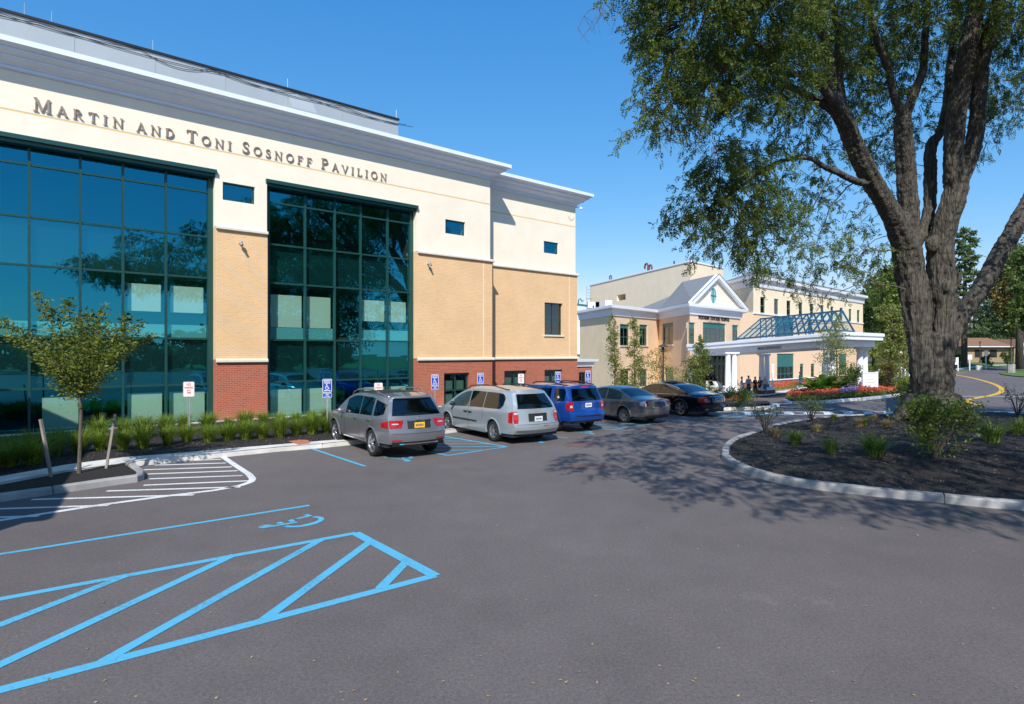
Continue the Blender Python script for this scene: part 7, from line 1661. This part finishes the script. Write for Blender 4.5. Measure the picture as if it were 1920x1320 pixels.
bg(1888, 112, 655, 12, 'clipped round bush near the brown lamp post', 'leaf_dark', 1500, 12, .25, name='bush', grp='bushes by the house', cb=0)
bg(1850, 108, 666, 11, 'clipped bush in front of the house', 'leaf_dark', 1200, 13, .25, name='bush', grp='bushes by the house', cb=0)
bg(1915, 116, 662, 14, 'clipped bush at the right edge of the lawn', 'leaf_dark', 1200, 14, .25, name='bush', grp='bushes by the house', cb=0)
bg(1795, 112, 664, 10, 'dark bush at the left end of the house', 'leaf_dark', 1000, 15, .25, name='bush', grp='bushes by the house', cb=0)
for k in range(9): bg(1760+k*26, 165+10*(k % 3), 585+14*((k*5) % 4), 34, '%s dark green tree from the left in the far belt behind the house' % ORD[k], 'leaf_dark', 2600, 40+k, .8, grp='dark belt of far trees')
for k in range(5): bg(1610+k*30, 150+8*(k % 2), 590+10*(k % 3), 34, '%s far green tree from the left, beyond the right end of the hospital' % ORD[k], 'leaf_green', 2600, 60+k, .8, grp='green belt of far trees')
# trees outside the frame, mirrored in the glass and shading the island
for i, (x, y, H, r_, lb) in enumerate(((21.5, 12.5, 16.5, 6.2, 'large leafy tree beyond the right edge, mirrored in the glass'), (23.5, 4.5, 15, 5.2, 'large leafy tree right of the viewer, mirrored in the glass'))):
    tree('shade_tree', lb, 'shade trees outside the frame', (x, y, 0), [(0, 0, -.2), (0, 0, 4), (0, 0, H*.8)], [.45, .35, .1], bushy(0, H, r_, 80+i, .15), 'leaf_dark', 26000, .24, bark='bark', clump=.8)
for i in range(11):
    a = R(-20-i*5.5); d = 62+7*(i % 3); x, y = 20+d*math.cos(a), d*math.sin(a)-2
    conifer('pine_tree', '%s pine from the right in the row mirrored in the left glass wall' % ORD[i], 'pines behind the viewer', (x, y, 0), 6.5+1.6*((i*7) % 4), 4.0, 3600, 100+i, z0=.04)
for i in range(18):
    a = R(-10-i*4.1); d = 46+6*(i % 3); x, y = 20+d*math.cos(a), d*math.sin(a)-2; tree('shade_tree', '%s round tree from the right in the row mirrored in the left glass wall' % ORD[i], 'round trees behind the viewer', (x, y, 0), [(0, 0, -.2), (0, 0, 2), (0, 0, 5)], [.2, .15, .08], bushy(0, 4.6+(i*5 % 4)*.8, 4.4, 200+i, .02), 'leaf_dark', 2600, .55, bark='bark')

# ---------------------------------------------------------------- people by the entrance
SK = mat('skin', (.48, .28, .20), .6); SKD = mat('dark_skin', (.10, .055, .035), .6)
def cloth(n, c): return mat(n, c, .9, var=.12, vscale=18)
def skinned(name, V, E, Rr, m, parent=None, loc=None, rz=0):
    bm = bmesh.new(); ly = bm.verts.layers.skin.verify(); vs = []
    for i, (p, r_) in enumerate(zip(V, Rr)):
        v = bm.verts.new(p); r_ = r_ if hasattr(r_, '__len__') else (r_, r_); v[ly].radius = r_; v[ly].use_root = (i == 0); vs.append(v)
    for a, b_ in E: bm.edges.new((vs[a], vs[b_]))
    me = bpy.data.meshes.new(name); bm.to_mesh(me); bm.free(); me.materials.append(m); o = bpy.data.objects.new(name, me); COL.objects.link(o)
    md = o.modifiers.new('skin', 'SKIN'); md.use_smooth_shade = True; sd = o.modifiers.new('sub', 'SUBSURF'); sd.levels = 1; sd.render_levels = 1
    if parent: o.parent = parent
    if loc is not None: o.location = loc; o.rotation_euler = (0, 0, rz)
    return o
def person(px, py, H, rz, label, shirt, legs, hair, skin=SK, stride=0, armf=(.1, .1), hairlen=0, shorts=False, bag=None, skirt=False, Z=None, bagx=-.3):
    """faces local -Y; built from one skeleton"""
    p = G(px, py) if Z is None else Vector((*XY(px, Z)[:2], 0)); p.z = g(p.x, p.y)+.13; s = H/1.75
    J = dict(pel=(0, 0, .95), wst=(0, 0, 1.08), chs=(0, 0, 1.32), nck=(0, 0, 1.49), hd0=(0, -.01, 1.58), hd1=(0, -.01, 1.68),
        hl=(-.09, 0, .90), kl=(-.10, -stride*.55-.02, .50), al=(-.10, -stride*.9+.03, .10), tl=(-.11, -stride*.9-.13, .04),
        hr=(.09, 0, .90), kr=(.10, stride*.35-.03, .50), ar=(.10, stride*.95+.04, .12 if stride else .10), tr=(.11, stride*.95-.11, .04),
        sl=(-.17, 0, 1.42), el=(-.24, armf[0]*.3, 1.14), wl=(-.24-.02, -armf[0], .92+armf[0]*.5), sr=(.17, 0, 1.42), er=(.24, armf[1]*.3, 1.14), wr=(.26, -armf[1], .92+armf[1]*.5))
    rad = dict(pel=(.13, .10), wst=(.12, .09), chs=(.145, .10), nck=.05, hd0=.075, hd1=.078, hl=.085, kl=.055, al=.038, tl=.035, hr=.085, kr=.055, ar=.038, tr=.035, sl=.055, el=.04, wl=.028, sr=.055, er=.04, wr=.028)
    E = [('pel','wst'),('wst','chs'),('chs','nck'),('nck','hd0'),('hd0','hd1'),('pel','hl'),('hl','kl'),('kl','al'),('al','tl'),('pel','hr'),('hr','kr'),('kr','ar'),('ar','tr'),('chs','sl'),('sl','el'),('el','wl'),('chs','sr'),('sr','er'),('er','wr')]
    for sd, sx in (('l', -1), ('r', 1)):
        wx, wy, wz = J['w'+sd]; J['p'+sd] = (wx, wy-.01, wz-.06); rad['p'+sd] = (.028, .018); E.append(('w'+sd, 'p'+sd))
        for k in range(4): n1 = f'f{sd}{k}'; J[n1] = (wx+sx*.004+(k-1.5)*.004, wy-.035+k*.018, wz-.135-.008*(1.5-abs(k-1.5))); rad[n1] = .008; E.append(('p'+sd, n1))
        J['t'+sd+'h'] = (wx, wy-.065, wz-.085); rad['t'+sd+'h'] = .009; E.append(('p'+sd, 't'+sd+'h'))
    names = list(J); V = [Vector(J[n])*s for n in names]; idx = {n: i for i, n in enumerate(names)}
    sc = lambda r_, k=1, a=0: tuple((q*k+a)*s for q in r_) if hasattr(r_, '__len__') else (r_*k+a)*s
    body = skinned('person', V, [(idx[a], idx[b_]) for a, b_ in E], [sc(rad[n]) for n in names], skin, None, p, rz); tag(body, label, 'person', None)
    def wear(name, seq, ed, add, m):
        ii = {n: i for i, n in enumerate(seq)}; return skinned(name, [Vector(J[n] if n in J else extra[n])*s for n in seq], [(ii[a], ii[b_]) for a, b_ in ed], [sc(rad.get(n, .06), 1, add) for n in seq], m, body)
    extra = {}
    def mid(a, b_, t): return tuple(J[a][i]*(1-t)+J[b_][i]*t for i in range(3))
    J['cl'], J['cr'] = mid('el', 'wl', .3), mid('er', 'wr', .3); rad['cl'] = rad['cr'] = .038
    J['ml'], J['mr'] = mid('kl', 'al', .45 if shorts else .92), mid('kr', 'ar', .45 if shorts else .92); rad['ml'] = rad['mr'] = .048
    wear('shirt', ['wst', 'pel', 'chs', 'sl', 'el', 'cl', 'sr', 'er', 'cr'], [('wst','pel'),('wst','chs'),('chs','sl'),('sl','el'),('el','cl'),('chs','sr'),('sr','er'),('er','cr')], .018, shirt)
    wear('trousers', ['pel', 'hl', 'kl', 'ml', 'hr', 'kr', 'mr'], [('pel','hl'),('hl','kl'),('kl','ml'),('pel','hr'),('hr','kr'),('kr','mr')], .014, legs)
    if skirt: mb = MB(); mb.lathe([(.12*s, 1.02*s), (.16*s, .95*s), (.22*s, .55*s), (.24*s, .42*s)], n=18); mb.build('skirt', legs, body, smooth=True)
    mb = MB(); hx, hy, hz = [c*s for c in J['hd1']]
    mb.ball((hx, hy+.018*s, hz+.025*s), .098*s, 14, sc=(.95, 1.0, .95))
    if hairlen: mb.ball((hx, hy+.05*s, hz-hairlen*.5*s), .085*s, 12, sc=(1, .7, 1+hairlen*4))
    h_ = mb.build('hair', hair, body, smooth=True)
    mb = MB(); fx, fy, fz = [c*s for c in J['hd0']]
    mb.ball((fx, fy-.075*s, fz+.045*s), .016*s, 8, sc=(.8, 1, 1.3))
    for sx in (-1, 1): mb.ball((fx+sx*.078*s, fy+.01*s, fz+.05*s), .022*s, 8, sc=(.5, 1, 1.4))
    mb.build('nose_and_ears', skin, body, smooth=True)
    mb = MB()
    for sx in (-1, 1): mb.ball((fx+sx*.03*s, fy-.073*s, fz+.07*s), .010*s, 8)
    mb.ball((fx, fy-.072*s, fz+.0*s), .018*s, 8, sc=(1.2, .4, .3)); mb.build('eyes_and_mouth', M['face'], body)
    mb = MB()
    for a_, t_ in (('al', 'tl'), ('ar', 'tr')):
        q = (Vector(J[a_])+Vector(J[t_]))/2*s; mb.ball((q.x, q.y-.01, .045*s), .06*s, 10, sc=(.75, 2.0, .75))
    mb.build('shoes', M['carblack'] if skin is SKD else M['shoe'], body, smooth=True)
    if bag: mb = MB(); mb.box(bagx*s-.05, -.16*s, .72*s, bagx*s+.05, .16*s, .98*s); mb.tube([(bagx*s, -.1, .97*s), (bagx*s*.7, 0, 1.3*s), (bagx*s*.5, 0, 1.5*s), (bagx*s, .1, .97*s)], .01, 5); mb.build('bag', bag, body)
    return body
M['face'] = mat('face_detail', (.09, .04, .03), .6); M['shoe'] = mat('pale_shoe', (.6, .58, .55), .7)
hw, hb, hd_ = cloth('white_hair', (.7, .68, .64)), cloth('brown_hair', (.06, .035, .02)), cloth('black_hair', (.015, .012, .01))
person(1391, 744, 1.66, R(60), 'woman in blue top and pale lilac cropped trousers with black shoulder bag', cloth('blue_top', (.22, .30, .62)), cloth('lilac_trousers', (.48, .48, .72)), hb, armf=(.3, .1), shorts=True, bag=M['black'], bagx=.3, hairlen=.1)
person(1403.5, 743, 1.72, R(-30), 'dark haired woman in denim jacket and dark skirt facing the group', cloth('denim', (.16, .24, .36)), cloth('dark_skirt', (.03, .04, .05)), hb, armf=(.3, .25), skirt=True, hairlen=.16, shorts=True)
person(1416, 742, 1.60, R(20), 'person in long black coat standing in the middle of the group', cloth('black_coat', (.012, .012, .014)), cloth('black_trousers', (.012, .012, .013)), hb, skirt=True, armf=(.2, .3), hairlen=.12)
person(1425, 741.5, 1.55, R(-50), 'person in black next to the white haired woman', cloth('black_top', (.016, .02, .022)), cloth('black_slacks', (.014, .013, .013)), hb, armf=(.25, .2), skirt=True)
person(1434.5, 742, 1.66, R(-60), 'white haired woman in pale patterned shirt and blue jeans', mat('patterned_shirt', (.25, .35, .4), .9, col2=(.75, .75, .78), vscale=16), cloth('blue_jeans', (.08, .17, .34)), hw, armf=(.1, .15), bag=cloth('teal_bag', (.1, .16, .22)), bagx=.3)
person(1380, 745, 1.62, R(30), 'person in pale green top by the dark glass doors, leftmost of the group', cloth('pale_green_top', (.16, .26, .24)), cloth('grey_trousers', (.08, .10, .10)), hw, armf=(.15, .1), Z=57)
person(1500, 732, 1.78, R(80), 'man in dark green jacket and blue jeans walking past the flowers', cloth('green_jacket', (.012, .05, .035)), cloth('light_jeans', (.22, .35, .58)), hd_, SKD, stride=.28, armf=(.25, -.2), bag=cloth('navy_bag', (.04, .07, .12)), bagx=-.33)
# fallen leaves on the asphalt
O = np.array([(lambda p: (p.x, p.y, p.z+.012))(G(random.uniform(0, 1920), 700+620*random.random()**.55+90)) for _ in range(150)]); O = O[O[:, 1] > 4]
tag(quads_object('fallen_leaves', leaves(O, unit(rnd(len(O))*np.array([1, 1, .1])), RNG.uniform(.02, .05, len(O)), RNG.uniform(.015, .03, len(O)), np.array([[0, 0, 1.0]]).repeat(len(O), 0)), leaf_mat('dry_leaf', (.35, .20, .05), (.5, .38, .2), 9, .1)), kind='stuff')
